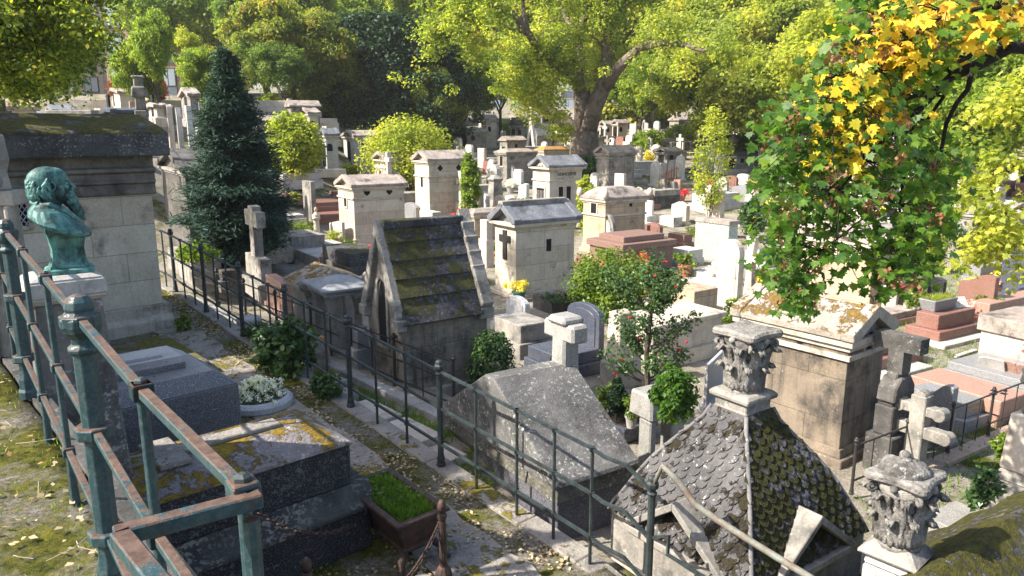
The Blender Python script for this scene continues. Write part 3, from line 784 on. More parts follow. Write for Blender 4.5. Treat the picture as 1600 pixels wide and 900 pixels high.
# pale granite tomb behind
gt2 = ptomb('granite_tomb', 'low pale blue granite tomb in front of the large pale mausoleum', 2.75, 3.15)
m = MB().add([(-2.5, 0, .0), (0, 0, .0), (0, 1.1, .0), (-2.5, 1.1, .0), (-2.5, 0, .62), (0, 0, .62), (0, 1.1, .62), (-2.5, 1.1, .62)], [(0, 3, 2, 1), (4, 5, 6, 7), (0, 1, 5, 4), (1, 2, 6, 5), (2, 3, 7, 6), (3, 0, 4, 7)])
part(gt2, 'chest', m, MT['grn_light'], .012)
m = MB().add([(-2.5, 0, .62), (0, 0, .62), (0, 1.1, .62), (-2.5, 1.1, .62), (-2.5, .14, .78), (-.25, .14, .78), (-.25, .96, .78), (-2.5, .96, .78)], [(4, 5, 6, 7), (0, 1, 5, 4), (1, 2, 6, 5), (2, 3, 7, 6), (3, 0, 4, 7), (0, 3, 2, 1)])
part(gt2, 'lid', m, MT['grn_light'], .008)
part(gt2, 'raised_bar', MB().box(-2.5, .45, .778, -.45, .62, .82), MT['grn_light'], .006)
ms_ = ptomb('mossy_slab', 'flat mossy slab against the foot of the large pale mausoleum', 4.15, 3.6, cat='slab')
part(ms_, 'slab', MB().box(-3, 0, 0, 0, 1.9, .22), stone('flat_moss_slab', (.22, .2, .18), (.14, .13, .12), moss=1.15, moss_col=(.20, .17, .03), moss2=(.06, .06, .012), bump=.8), .02)
# round flower bowl with white flowers
fb = thing('flower_bowl', 'round grey granite bowl full of white flowers', 'flower bowl', tuple(onz(405, 634, -3.60)))
part(fb, 'bowl', MB().lathe([(.40, 0), (.44, .03), (.44, .10), (.40, .14), (.36, .15), (.34, .12), (.33, .08)], 32), MT['grn_light'], smooth=False, bevel=.004)
rng = np.random.default_rng(11)
c = np.c_[rng.normal(size=(150, 2)) * .15, rng.uniform(.14, .26, 150)]; c[:, 2] += .16 * np.exp(-(c[:, 0] ** 2 + c[:, 1] ** 2) / .03)
P_, N_ = clump_pts(rng, c, 22, .035, 1); V, k = leaf_verts(P_, N_, .030, 'leaf', rng); np_obj('flowers', V, k, G['flower_white'], fb)
P_, N_ = clump_pts(rng, c - np.array([0, 0, .08]), 6, .08, 1); V, k = leaf_verts(P_, N_, .05, 'leaf', rng); np_obj('leaves', V, k, G['ivy'], fb)

# ---- cast iron planter ----
pl = thing('cast_iron_planter', 'rusty cast iron planter on claw feet full of bright green grass', 'planter', (-.57, 6.05, path_z(-1.4) + .04), math.atan2(.33, .40))
PW, PL_ = .52, 1.02    # across, along
m = MB()
def ring(x0, y0, x1, y1, z): return [(x0, y0, z), (x1, y0, z), (x1, y1, z), (x0, y1, z)]
prof = [(.0, .50, 0), (.0, .455, 0), (.03, .44, 0), (.05, .40, 0), (.10, .26, 0), (.15, .16, 0), (.14, .12, 0), (.17, .09, 0)]
vs = []
rings = [(-.01, .50), (-.015, .47), (.02, .455), (.035, .42), (.07, .30), (.12, .18), (.105, .15), (.13, .12)]
for q, z in rings: vs += ring(-PW + q, q, -q, PL_ - q, z)
fs = []
for i in range(len(rings) - 1):
    for k in range(4): fs.append((i * 4 + k, i * 4 + (k + 1) % 4, i * 4 + 4 + (k + 1) % 4, i * 4 + 4 + k))
fs.append(tuple((len(rings) - 1) * 4 + k for k in range(4)))
n0 = len(vs); vs += ring(-PW + .05, .05, -.05, PL_ - .05, .50) + ring(-PW + .07, .07, -.07, PL_ - .07, .40)
for k in range(4): fs += [(k, (k + 1) % 4, n0 + (k + 1) % 4, n0 + k), (n0 + k, n0 + (k + 1) % 4, n0 + 4 + (k + 1) % 4, n0 + 4 + k)]
fs.append((n0 + 4, n0 + 5, n0 + 6, n0 + 7))
m.add(vs, fs)
face_out(part(pl, 'body', m, MT['rust'], .006))
for x, y in ((-.10, .10), (-PW + .10, .10), (-.10, PL_ - .10), (-PW + .10, PL_ - .10)):
    ox = 1 if x > -PW / 2 else -1; oy = -1 if y < .4 else 1
    m = MB().tube([(x, y, .16), (x + ox * .05, y + oy * .05, .12), (x + ox * .045, y + oy * .045, .05), (x + ox * .08, y + oy * .08, .01)], [.035, .04, .028, .032], 8)
    m.ball((x + ox * .09, y + oy * .09, .02), .035, .035, .022, 8, 6)
    part(pl, 'foot', m, MT['rust'], smooth=True)
part(pl, 'soil', MB().box(-PW + .08, .08, .38, -.08, PL_ - .08, .44), MT['soil'])
P_ = np.c_[rng.uniform(-PW + .09, -.09, 2600), rng.uniform(.09, PL_ - .09, 2600), np.full(2600, .43)]
N_ = rng.normal(size=P_.shape) * np.array([1, 1, .2]); V, k = leaf_verts(P_, N_, .10, 'blade', rng, np.array([0, 0, 1.2])); np_obj('grass_tuft', V, k, G['grass'], pl)
P_ = np.c_[rng.uniform(-PW + .09, -.09, 500), rng.uniform(.3, PL_ - .09, 500), rng.uniform(.45, .53, 500)]
N_ = rng.normal(size=P_.shape) * .4 + np.array([0, 0, 1]); V, k = leaf_verts(P_, N_, .035, 'leaf', rng); np_obj('clover', V, k, G['laurel'], pl)
blk_ = thing('rubble_block', 'small pale stone block under the foot of the iron planter', 'stone', tuple(PT(-1.62, 3.28, path_z(-1.5))), AU + .3)
part(blk_, 'block', MB().box(-.30, -.12, -.04, .05, .12, .09, .015), MT['path'], .02)
# chain bollards
def bollard(p, label, tilt=0):
    b = thing('chain_bollard', label, 'bollard', tuple(p)); b.rotation_euler.x = tilt
    part(b, 'post', MB().lathe([(.075, 0), (.07, .05), (.05, .09), (.035, .11), (.033, .40), (.030, .56), (.042, .58), (.042, .61), (.028, .63)], 10), MT['rust'])
    part(b, 'finial', MB().lathe([(.022, .63), (.036, .66), (.040, .69), (.030, .725), (.010, .75)], 10), MT['rust'], smooth=True)
    return b
pb = ony(688, 900, 5.72)
B1 = Vector((pb.x, pb.y, pb.z)); bollard(B1 + Vector((0.03, 0, 0)), 'rusty iron bollard with pointed finial at the corner of the planter', R(4))
B2 = onz(345, 900, -3.62); B3 = onz(486, 985, -3.8)
bollard(onz(487, 1010, -3.85), 'short rusty bollard whose tip shows at the bottom edge of the photo')
bollard(onz(398, 905, -3.78), 'dark iron bollard at the near corner of the black tomb, chain ring on it')
def chain(a, b, sag, label, n):
    a, b = Vector(a), Vector(b); m = MB(); L_ = (b - a)
    for i in range(n):
        f = (i + .5) / n; p = a + L_ * f; p.z -= sag * 4 * f * (1 - f)
        f2 = f + .02; q = a + L_ * f2; q.z -= sag * 4 * f2 * (1 - f2)
        d = (q - p).normalized(); rot = d.to_track_quat('X', 'Z').to_matrix()
        if i % 2: rot = rot @ Matrix.Rotation(PI / 2, 3, 'X')
        m.torus(p, .026, .0065, 12, 5, rot, 1.35, .72)
    o = m.build('chain', MT['rust'], smooth=True); tag(o, label, 'chain')
chain(ony(404, 802, 5.1), ony(548, 822, 5.9), .12, 'rusty chain sagging in front of the black tomb', 22)
chain(ony(688, 815, 5.7), ony(635, 905, 5.45), .05, 'rusty chain hanging from the planter bollard down to the ground', 14)

# ---- grass, litter, small stuff near the path ----
def scatter(n, f, rng):
    out = []
    while len(out) < n:
        p = f(rng)
        if p is not None: out.append(p)
    return np.array(out)
rng = np.random.default_rng(4)
def on_terr(s0, s1, t0, t1):
    def g_(rng):
        s = rng.uniform(s0, s1); t = rng.uniform(t0, t1)
        if noise.noise(Vector((s * 1.6, t * 2.6, 3))) + .6 * noise.noise(Vector((s * 5, t * 6, 3))) + rng.uniform(-.28, .28) < 0.05: return None
        p = PT(s, t); return (p.x, p.y, (tz(p.x, p.y)) + .01)
    return g_
P_ = scatter(3800, on_terr(-6, 6, -2.5, .78), rng)
N_ = rng.normal(size=P_.shape) * np.array([1, 1, .2]); V1, k = leaf_verts(P_, N_, .030, 'blade', rng, np.array([0, 0, 1.]), .6)
P_ = scatter(2500, on_terr(-4, 3, 1.1, 3.0), rng)
N_ = rng.normal(size=P_.shape) * np.array([1, 1, .2]); V2, k = leaf_verts(P_, N_, .05, 'blade', rng, np.array([0, 0, .8]), .6)
P_ = scatter(6000, on_terr(-1, 8, 4.78, 5.48), rng)
N_ = rng.normal(size=P_.shape) * np.array([1, 1, .2]); V3, k = leaf_verts(P_, N_, .09, 'blade', rng, np.array([0, 0, .8]), .6)
o = np_obj('grass', np.r_[V1, V2, V3], k, G['grass']); tag(o, 'short green grass and moss tufts on the terraces', 'grass', kind='stuff')
P_ = np.r_[scatter(2200, on_terr(-6, 5, -2.2, .78), rng), scatter(1500, on_terr(-3, 3, 1.1, 3.4), rng), scatter(6500, on_terr(-2.9, 9, 3.3, 4.48), rng), scatter(1500, on_terr(-1, 9, 4.8, 5.9), rng)]
P_[:, 2] += .012
N_ = rng.normal(size=P_.shape) * .3 + np.array([0, 0, 1]); V, k = leaf_verts(P_, N_, .030, 'leaf', rng, None, .8)
o = np_obj('fallen_leaves', V, k, G['litter']); tag(o, 'dry fallen leaves scattered on the path and terraces', 'leaves', kind='stuff')
# thin dry stalks on the terrace
m = MB(); rr = random.Random(8)
for k in range(160):
    s, t = rr.uniform(-5.5, 2), rr.uniform(-1.5, .7); p = PT(s, t); a = rr.uniform(0, 6.28); l = rr.uniform(.04, .14)
    z = -1.85
    m.tube([(p.x, p.y, z), (p.x + l * math.cos(a), p.y + l * math.sin(a), z + .015), (p.x + 2 * l * math.cos(a + .4), p.y + 2 * l * math.sin(a + .4), z + .003)], .0018, 3)
tag(m.build('dry_stalks', plain('dry_stalk', (.35, .3, .22), .9)), 'pale dry stalks lying on the mossy terrace', 'stalks', kind='stuff')
# ======================= MONUMENT BUILDERS =======================
def along(Cp, d, pxt):
    lo, hi = 0.02, 14.
    s = 1 if proj(Cp + d * .05)[0] < pxt else -1
    for _ in range(40):
        m_ = (lo + hi) / 2; q = Cp + d * m_
        dep = q.y * cc - q.z * ss
        if dep > .3 and (proj(q)[0] - pxt) * s < 0: lo = m_
        else: hi = m_
    return lo
def up_to(Cp, py):
    lo, hi = 0, 12.
    for _ in range(40):
        m_ = (lo + hi) / 2
        if proj(Cp + Vector((0, 0, m_)))[1] > py: lo = m_
        else: hi = m_
    return lo
def fit(px, py, pl, pr, rot=35, z=None, sink=.04):
    Cp = hit(px, py) if z is None else (Vector(z) if not isinstance(z, (int, float)) else onz(px, py, z))
    a = R(rot); xd = Vector((math.cos(a), math.sin(a), 0)); yd = Vector((-math.sin(a), math.cos(a), 0))
    W = along(Cp, xd, pr) if pr else 1; D = along(Cp, yd, pl) if pl else 1
    return Cp, W, D, a
def arc(cy, cz, r, a0, a1, n=8, sz=1.):
    return [(cy + r * math.cos(R(a0 + (a1 - a0) * i / n)), cz + r * sz * math.sin(R(a0 + (a1 - a0) * i / n))) for i in range(n + 1)]
def head_poly(shape, w, h):
    if shape == 'rect': return [(0, 0), (w, 0), (w, h), (0, h)]
    if shape == 'arch': return [(0, 0), (w, 0)] + arc(w / 2, h - w / 2, w / 2, 0, 180, 12)
    if shape == 'low': return [(0, 0), (w, 0)] + arc(w / 2, h - w * .22, w / 2, 0, 180, 10, .44)
    if shape == 'slope': return [(0, 0), (w, 0), (w, h * .82), (w * .2, h), (0, h * .96)]
    if shape == 'clip': return [(0, 0), (w, 0), (w, h * .86), (w * .84, h), (w * .16, h), (0, h * .86)]
    if shape == 'gable': return [(0, 0), (w, 0), (w, h * .84), (w / 2, h), (0, h * .84)]
    if shape == 'gothic': return [(0, 0), (w, 0), (w, h * .62), (w * .93, h * .78), (w * .78, h * .9), (w / 2, h), (w * .22, h * .9), (w * .07, h * .78), (0, h * .62)]
    if shape == 'shoulder': return [(0, 0), (w, 0), (w, h * .80), (w * .88, h * .84)] + arc(w / 2, h - w * .34, w * .34, 20, 160, 8) + [(w * .12, h * .84), (0, h * .80)]
    if shape == 'wave': return [(0, 0), (w, 0), (w, h * .78), (w * .8, h * .80), (w * .6, h * .88), (w * .4, h * .97), (w * .2, h), (0, h * .97)]
    if shape == 'cross':
        c = w / 2; a = w * .17; z1 = h * .60; z2 = z1 + 2 * a
        return [(c - a, 0), (c + a, 0), (c + a, z1), (w, z1), (w, z2), (c + a, z2), (c + a, h), (c - a, h), (c - a, z2), (0, z2), (0, z1), (c - a, z1)]
    if shape == 'flare':     # cross with widening arms
        c = w / 2; a = w * .12; b = w * .24; z1 = h * .66
        return [(c - b * .9, 0), (c + b * .9, 0), (c + a, z1 - a), (w, z1 - b), (w, z1 + b), (c + a, z1 + a), (c + b, h), (c - b, h), (c - a, z1 + a), (0, z1 + b), (0, z1 - b), (c - a, z1 - a)]
def headstone(par, shape, x, y, w, h, t, mat, z=0, name='headstone', plinth=True):
    m = MB().prism([(a + y, b + z) for a, b in head_poly(shape, w, h)], 'x', x, x + t)
    if shape in ('arch', 'rect', 'clip', 'low', 'shoulder', 'gothic') and w > .45:
        i = w * .11   # a raised inner panel
        m.prism([(a * (w - 2 * i) / w + y + i, b * .86 + z + h * .05) for a, b in head_poly(shape, w, h)], 'x', x - .018, x)
    o = part(par, name, m, mat, .008); face_out(o)
    if plinth: part(par, 'plinth', MB().box(x - .06, y - .06, z - .1, x + t + .06, y + w + .06, z + min(.14, h * .1)), mat, .01)
    return o
ALL = []
def T(label, px, py, pl, pr, ptop, mat, tiers=((0, .42), (.07, 1.)), rot=35, head=None, lid='flat', lidmat=None, group=None, name='tomb', cat='tomb', z=None, cross=False):
    Cp, W, D, a = fit(px, py, pl, pr, rot, z)
    H = up_to(Cp, ptop)
    t = thing(name, label, cat, tuple(Cp), a, group); mat = MT.get(mat, mat); z0 = -.12
    names = ['base', 'chest', 'slab', 'cap']
    for i, (ins, fr) in enumerate(tiers):
        top = i == len(tiers) - 1
        m = MB(); x0, y0, x1, y1 = ins, ins, W - ins, D - ins
        if top and lid == 'hip':
            zz_ = z0 + (H * fr - z0) * .6; e = min(W, D) * .16
            m.box(x0, y0, z0, x1, y1, H * fr * .72); m.box(x0, y0, H * fr * .72, x1, y1, H * fr, e)
        elif top and lid == 'cap':
            m.box(x0 + .04, y0 + .04, z0, x1 - .04, y1 - .04, H * fr - .11)
        elif top and lid == 'ridge':
            hz = H * fr * .7
            m.box(x0, y0, z0, x1, y1, hz - .002)
            if W > D: m.prism([(y0 - .03, hz), (y0 - .03, hz + .05), ((y0 + y1) / 2, H * fr), (y1 + .03, hz + .05), (y1 + .03, hz)], 'x', x0 - .03, x1 + .03)
            else: m.prism([(x0 - .03, hz), (x0 - .03, hz + .05), ((x0 + x1) / 2, H * fr), (x1 + .03, hz + .05), (x1 + .03, hz)], 'y', y0 - .03, y1 + .03)
        else: m.box(x0, y0, z0, x1, y1, H * fr)
        o = part(t, names[min(i, 3)], m, MT.get(lidmat, lidmat) if (top and lidmat and lid != 'cap') else mat, .012)
        if lid == 'ridge': face_out(o)
        if top and lid == 'cap': part(t, 'lid', MB().box(x0 - .03, y0 - .03, H * fr - .11, x1 + .03, y1 + .03, H * fr), MT.get(lidmat, lidmat) if lidmat else mat, .015)
        z0 = H * fr - .003
    if cross:
        m = MB(); cx, cy = W / 2, D / 2; ll = max(W, D) * .3
        if W > D: m.box(cx - ll, cy - .05, H - .001, cx + ll, cy + .05, H + .03).box(cx - ll * .5, cy - ll * .45, H - .001, cx - ll * .5 + .1, cy + ll * .45, H + .027)
        else: m.box(cx - .05, cy - ll, H - .001, cx + .05, cy + ll, H + .03).box(cx - ll * .45, cy + ll * .4, H - .001, cx + ll * .45, cy + ll * .4 + .1, H + .027)
        part(t, 'cross_relief', m, mat, .006)
    if head:
        shape, hm, hh, side = head[:4]; hm = MT.get(hm, hm); th = .14
        if side == 'x1': headstone(t, shape, W - th - .03, .06, D - .12, hh, th, hm, H * tiers[0][1] - .01, plinth=False)
        elif side == 'x0': headstone(t, shape, .03, .06, D - .12, hh, th, hm, H * tiers[0][1] - .01, plinth=False)
        else:
            m = MB().prism([(p + .06, q + H * tiers[0][1] - .01) for p, q in head_poly(shape, W - .12, hh)], 'y', *((D - th - .03, D - .03) if side == 'y1' else (.03, th + .03)))
            face_out(part(t, 'headstone', m, hm, .008))
    t['_s'] = 1; del t['_s']
    ALL.append((t, W, D, H)); return t, W, D, H
def S(label, px, py, pl, ptop, shape, mat, th=.14, rot=35, group=None, name=None, cat=None, ped=0, z=None, inset=None):
    """free standing stele whose face spans to the left of its near right corner"""
    Cp, W, D, a = fit(px, py, pl, None, rot, z)
    H = up_to(Cp, ptop); D = max(.2, min(D, 2.5)); mat = MT.get(mat, mat)
    crossy = shape in ('cross', 'flare')
    t = thing(name or ('stone_cross' if crossy else 'gravestone'), label, cat or ('cross' if crossy else 'gravestone'), tuple(Cp), a, group)
    z0 = 0
    if ped:
        hp_ = H * ped
        part(t, 'base', MB().box(-.12, -.10, -.12, th + .12, D + .10, hp_ * .35).box(-.03, .0, hp_ * .35, th + .03, D, hp_, .01), mat, .012)
        z0 = hp_ - .01
        q = .12 * D; headstone(t, shape, 0, q, D - 2 * q, H - z0, th, mat, z0, 'cross' if crossy else 'headstone', False)
    else: headstone(t, shape, 0, 0, D, H, th, mat, 0, 'cross' if crossy else 'headstone', not crossy)
    if inset:
        part(t, 'plaque', MB().prism([(a_ * .7 + D * .15, b_ * .7 + H * .15) for a_, b_ in head_poly(shape, D, H)], 'x', -.024, .0), MT[inset])
    return t
def opening(par, face, W, D, c, z, w, h, shape='rect', frame=None, name='window', mat='hollow_shade'):
    """near-black plate painted as a shaded opening, on face 'x0' (left narrow side) or 'y0' (side towards the right of the camera)"""
    if shape == 'arch': poly = [(c - w / 2, z), (c + w / 2, z)] + arc(c, z + h - w / 2, w / 2, 0, 180, 8)
    elif shape == 'quatre':
        poly = []
        for k in range(4): poly += arc(c + math.cos(R(90 * k)) * w * .26, z + h / 2 + math.sin(R(90 * k)) * w * .26, w * .24, 90 * k - 100, 90 * k + 100, 6)
    elif shape == 'cross': poly = [(p + c - w / 2, q + z) for p, q in head_poly('cross', w, h)]
    elif shape == 'gothic': poly = [(p + c - w / 2, q + z) for p, q in head_poly('gothic', w, h)]
    else: poly = [(c - w / 2, z), (c + w / 2, z), (c + w / 2, z + h), (c - w / 2, z + h)]
    e = .012
    m = MB().prism(poly, 'x' if face == 'x0' else 'y', -e, .05)
    o = face_out(part(par, name, m, MT[mat]))
    if frame:
        f = MB(); g_ = .07
        def bx(a0, z0, a1, z1):
            if face == 'x0': f.box(-.035, a0, z0, .03, a1, z1)
            else: f.box(a0, -.035, z0, a1, .03, z1)
        bx(c - w / 2 - g_, z, c - w / 2, z + h - (w / 2 if shape in ('arch', 'gothic') else 0)); bx(c + w / 2, z, c + w / 2 + g_, z + h - (w / 2 if shape in ('arch', 'gothic') else 0))
        bx(c - w / 2 - g_, z - g_, c + w / 2 + g_, z)
        if shape in ('arch', 'gothic'):
            oa = arc(c, z + h - w / 2, w / 2 + g_, 0, 180, 8); ia = arc(c, z + h - w / 2, w / 2 + .003, 0, 180, 8)
            for i in range(8): f.prism([oa[i], oa[i + 1], ia[i + 1], ia[i]], 'x' if face == 'x0' else 'y', -.035, .03)
        else: bx(c - w / 2 - g_, z + h, c + w / 2 + g_, z + h + g_)
        face_out(part(o, 'frame', f, MT[frame] if isinstance(frame, str) else frame, .004))
    return o
def MAU(label, px, py, pl, pr, peave, ridge, mat='cream', roofmat='roof_stone', axis='x', rot=35, opens=(), group=None, z=None, over=.13, roof='gable', cat='mausoleum', name='mausoleum', plinth=.35, cornice=True, band=None, courses=False):
    Cp, W, D, a = fit(px, py, pl, pr, rot, z)
    H = up_to(Cp, peave); mat = MT.get(mat, mat); rm = MT.get(roofmat, roofmat)
    t = thing(name, label, cat, tuple(Cp), a, group)
    part(t, 'plinth', MB().box(-.10, -.10, -.3, W + .10, D + .10, plinth * .5).box(-.05, -.05, plinth * .5, W + .05, D + .05, plinth, .02), mat, .012)
    zt = H - (.16 if cornice else 0)
    part(t, 'wall', MB().box(0, 0, plinth - .01, W, D, zt), mat, .006)
    if cornice:
        m = MB().box(-.04, -.04, zt - .004, W + .04, D + .04, zt + .07).box(-over + .03, -over + .03, zt + .07, W + over - .03, D + over - .03, H)
        part(t, 'cornice', m, MT['grey_plain'] if mat in (MT['grey'], MT['dark']) else MT['cream_plain'], .008)
    if band: part(t, 'string_course', MB().box(-.05, -.05, H * band, W + .05, D + .05, H * band + .07, .012), MT['grey_plain'] if mat in (MT['grey'], MT['dark']) else MT['cream_plain'], .006)
    Hr = ridge; o_ = over; th = .10
    if roof == 'gable':
        if axis == 'x': L_, B_ = W, D
        else: L_, B_ = D, W
        poly = [(-o_, H + .002), (-o_, H + th), (B_ / 2, H + th + Hr), (B_ + o_, H + th), (B_ + o_, H + .002)]
        m = MB().prism(poly, axis, .06 - o_ * .0, L_ - .06)
        # stepped stone courses on the roof
        if courses:
            n = 3
            for i in range(n):
                f0 = i / n; f1 = (i + 1) / n
                for sgn in (0, 1):
                    ya = -o_ + (B_ / 2 + o_) * f0; yb = -o_ + (B_ / 2 + o_) * f1; za = H + th + Hr * f0; zb = H + th + Hr * f1
                    if sgn: ya, yb = B_ - ya, B_ - yb
                    s_ = -1 if sgn else 1; nrm = Vector((-Hr, (B_ / 2 + o_))).normalized() * .045
                    p = [(ya, za), (ya + s_ * nrm.x * 1.0, za + nrm.y), (yb + s_ * nrm.x * .4, zb + nrm.y * .4), (yb, zb)]
                    m.prism(p, axis, .07, L_ - .07)
        face_out(part(t, 'roof', m, rm, .012))
        for e0, e1 in ((-o_, .065), (L_ - .065, L_ + o_)):
            m = MB()
            m.prism([(-o_, H + .003), (-o_ - .01, H + th + .02), (B_ / 2, H + th + Hr + .03), (B_ / 2, H + Hr - .04), (-o_ + .16, H + .003)], axis, e0, e1)
            m.prism([(B_ + o_, H + .003), (B_ + o_ + .01, H + th + .02), (B_ / 2, H + th + Hr + .03), (B_ / 2, H + Hr - .04), (B_ + o_ - .16, H + .003)], axis, e0, e1)
            face_out(part(t, 'pediment', m, rm, .008))
    elif roof == 'flat':
        part(t, 'roof', MB().box(-o_, -o_, H + .002, W + o_, D + o_, H + th).box(-o_ + .03, -o_ + .03, H + th, W + o_ - .03, D + o_ - .03, H + th + Hr, min(W, D) * .35), rm, .012)
    for op in opens:
        face, cf, zf, w_, h_, shp = op[:6]; ext = D if face == 'x0' else W
        opening(t, face, W, D, cf * ext, zf * H, w_, h_, shp, op[6] if len(op) > 6 else None, op[7] if len(op) > 7 else 'window', op[8] if len(op) > 8 else 'hollow_shade')
    return t, W, D, H
# ---- plants ----
BR = np.random.default_rng(21)
def bush(label, px, py, wpx, ptop, mat, leaf=.06, n=60, each=60, z=None, cat='bush', name='bush', group=None, stem=True, depth=None, shape='leaf', dz=0, cone=0, hang=0, base=None):
    Cp = (Vector(base) if base is not None else hit(px, py) if depth is None else ony(px, py, depth))
    if z is not None and base is None: Cp = onz(px, py, z)
    H = up_to(Cp, ptop); dep = Cp.y * cc - Cp.z * ss; w_ = wpx / F * dep / 2
    t = thing(name, label, cat, tuple(Cp), 0, group)
    rng = BR
    c = rng.normal(size=(n, 3)); c /= np.linalg.norm(c, axis=1, keepdims=True); c *= rng.uniform(.45, 1, size=(n, 1)) ** .6
    zf = (c[:, 2] + 1) / 2
    wid = w_ * ((1 - cone * zf) if cone else 1)
    c = np.c_[c[:, 0] * .82 * wid, c[:, 1] * .82 * wid, H * (.12 + .80 * zf)]
    rad = min(max(w_ * .32, .05), H * .3) * (1 if not cone else .6)
    P_, N_ = clump_pts(rng, c, each, rad, .9)
    V, k = leaf_verts(P_, N_, leaf, shape, rng, np.array([0, 0, -.6]) if hang else None)
    np_obj('foliage', V, k, G[mat], t)
    if stem:
        m = MB()
        for i in range(5):
            a = i * 1.26; q = c[rng.integers(n)]
            m.tube([(0.02 * math.cos(a), .02 * math.sin(a), -.05), (q[0] * .4, q[1] * .4, q[2] * .5), tuple(q)], [.02, .014, .006], 5)
        part(t, 'stem', m, MT['bark'])
    return t
def pot(label, px, py, wpx, ptop, plant='lime', mat='terracotta', leaf=.05, ppy=None, z=None, depth=None, group=None, cat='flowerpot', cone=0):
    Cp = ony(px, py, depth) if depth else (hit(px, py) if z is None else onz(px, py, z)); dep = Cp.y * cc - Cp.z * ss
    r = wpx / F * dep / 2; h = up_to(Cp, ptop)
    t = thing('flowerpot', label, cat, tuple(Cp), 0, group)
    part(t, 'pot', MB().lathe([(r * .68, 0), (r * .92, h * .8), (r * 1.05, h * .8), (r * 1.05, h), (r * .9, h), (r * .88, h * .85)], 18), MT.get(mat, mat), .003)
    if plant:
        ph = up_to(Cp, ppy) - h if ppy else r * 1.6
        rng = BR; n = 26
        c = np.c_[rng.normal(size=(n, 2)) * r * .5, h + rng.uniform(.0, 1, n) * ph * .9]
        if cone: c[:, :2] *= (1.2 - .95 * (c[:, 2:3] - h) / ph)
        P_, N_ = clump_pts(rng, c, 45, max(.03, r * .4), .9); V, k = leaf_verts(P_, N_, leaf, 'leaf', rng)
        np_obj('plant', V, k, G[plant], t)
    return t
# ======================= THE NEAR AND MIDDLE GRAVES =======================
# mossy chapel with steep stone roof
Cp, W, D, a = fit(632, 645, 580, 762, 34, z=-4.3)
He = up_to(Cp, 497); t = thing('chapel', 'steep mossy stone-roofed chapel with arched side window behind the low black fence', 'chapel', tuple(Cp), a)
yd = Vector((-math.sin(a), math.cos(a), 0)); apex = Cp + yd * D / 2
Hr = up_to(apex, 352)
part(t, 'plinth', MB().box(-.08, -.10, -.6, W + .1, D + .08, .32, .02), MT['grey_plain'], .015)
part(t, 'wall', MB().prism([(0, .3), (0, He), (D / 2, Hr - .12), (D, He), (D, .3)], 'x', 0, W), stone('streaked_chapel_wall', (.33, .29, .24), (.17, .155, .14), sc=1.4, crust=.35, streak=1.0, course=(1.2, .5), lichen=.2), .01)
nrm = Vector((-(Hr - He), D / 2)).normalized()
m = MB(); n = 5
for i in range(n):
    for sg in (0, 1):
        f0 = i / n - (.02 if i else .10); f1 = (i + 1) / n
        ya, za = D / 2 * f0, He + (Hr - He) * f0; yb, zb = D / 2 * f1, He + (Hr - He) * f1
        lo_ = .075; hi_ = .045
        p = [(ya, za), (ya + nrm.x * lo_, za + nrm.y * lo_), (yb + nrm.x * hi_, zb + nrm.y * hi_), (yb, zb)]
        if sg: p = [(D - u_, v_) for u_, v_ in p]
        m.prism(p, 'x', .0 if i else -.02, W - .12)
m.box(0, D / 2 - .10, Hr - .06, W - .1, D / 2 + .10, Hr + .07)
face_out(part(t, 'roof', m, MT['roof_moss'], .015))
for x0, x1, ex, th_ in ((-.10, .03, .0, .06), (W - .16, W + .06, .08, .15)):
    m = MB()
    for sg in (0, 1):
        p = [(-.02, He - .10), (nrm.x * th_, He + nrm.y * th_), (D / 2, Hr + .10 + ex), (D / 2, Hr - .16), (.12, He - .10)]
        if sg: p = [(D - u_, v_) for u_, v_ in p]
        m.prism(p, 'x', x0, x1)
    if ex:
        for i in range(1, 6):
            f = i / 6; y_ = D / 2 * f; z_ = He + (Hr - He) * f
            for yy in (y_, D - y_): m.box(x0 - .01, yy - .06, z_ - .02, x1 + .01, yy + .06, z_ + .20)
    m.box(x0 - .02, -.10, He - .20, x1 + .02, .14, He - .02).box(x0 - .02, D - .14, He - .20, x1 + .02, D + .10, He - .02)
    face_out(part(t, 'gable_coping', m, MT['grey_plain'], .015))
opening(t, 'x0', W, D, D / 2, .95, .30, 1.05, 'gothic', 'grey_plain')
# cross-fronted pale mausoleum
t, W, D, H = MAU('pale mausoleum with a black cross on its narrow lit side and a lead-grey roof', 806, 468, 774, 896, 350, .42, 'cream', 'slate', rot=33, over=.16, plinth=.22,
    opens=[('y0', .55, .60, .16, .34, 'rect')])
part(t, 'ridge_stone', MB().box(-.16, D / 2 - .12, H + .40, W + .02, D / 2 + .12, H + .58), MT['grey_plain'], .012)
part(t, 'cross', MB().prism([(p + D / 2 - .28, q + H * .50) for p, q in head_poly('cross', .56, .82)], 'x', -.035, .01), MT['iron_black'])
t, W, D, H = MAU('pale gabled mausoleum with two round openings, behind the terracotta pots', 556, 388, 532, 634, 293, .34, 'cream', 'roof_stone', rot=33, band=.80,
    opens=[('x0', .5, .66, .26, .44, 'arch', 'cream_plain'), ('y0', .26, .855, .26, .26, 'quatre'), ('y0', .70, .855, .26, .26, 'quatre')])
part(t, 'finial_cross', MB().prism([(p + D / 2 - .25, q + H + .3) for p, q in head_poly('cross', .5, 1.0)], 'x', W - .35, W - .17), MT['cream_plain'], .01)
MAU('tall rosy-grey mausoleum with trefoil openings, left of the ivy column', 672, 350, 650, 735, 252, .36, 'cream', 'roof_stone', rot=33, band=.74,
    opens=[('x0', .5, .58, .2, .5, 'rect'), ('y0', .27, .84, .26, .26, 'quatre'), ('y0', .72, .84, .26, .26, 'quatre')])
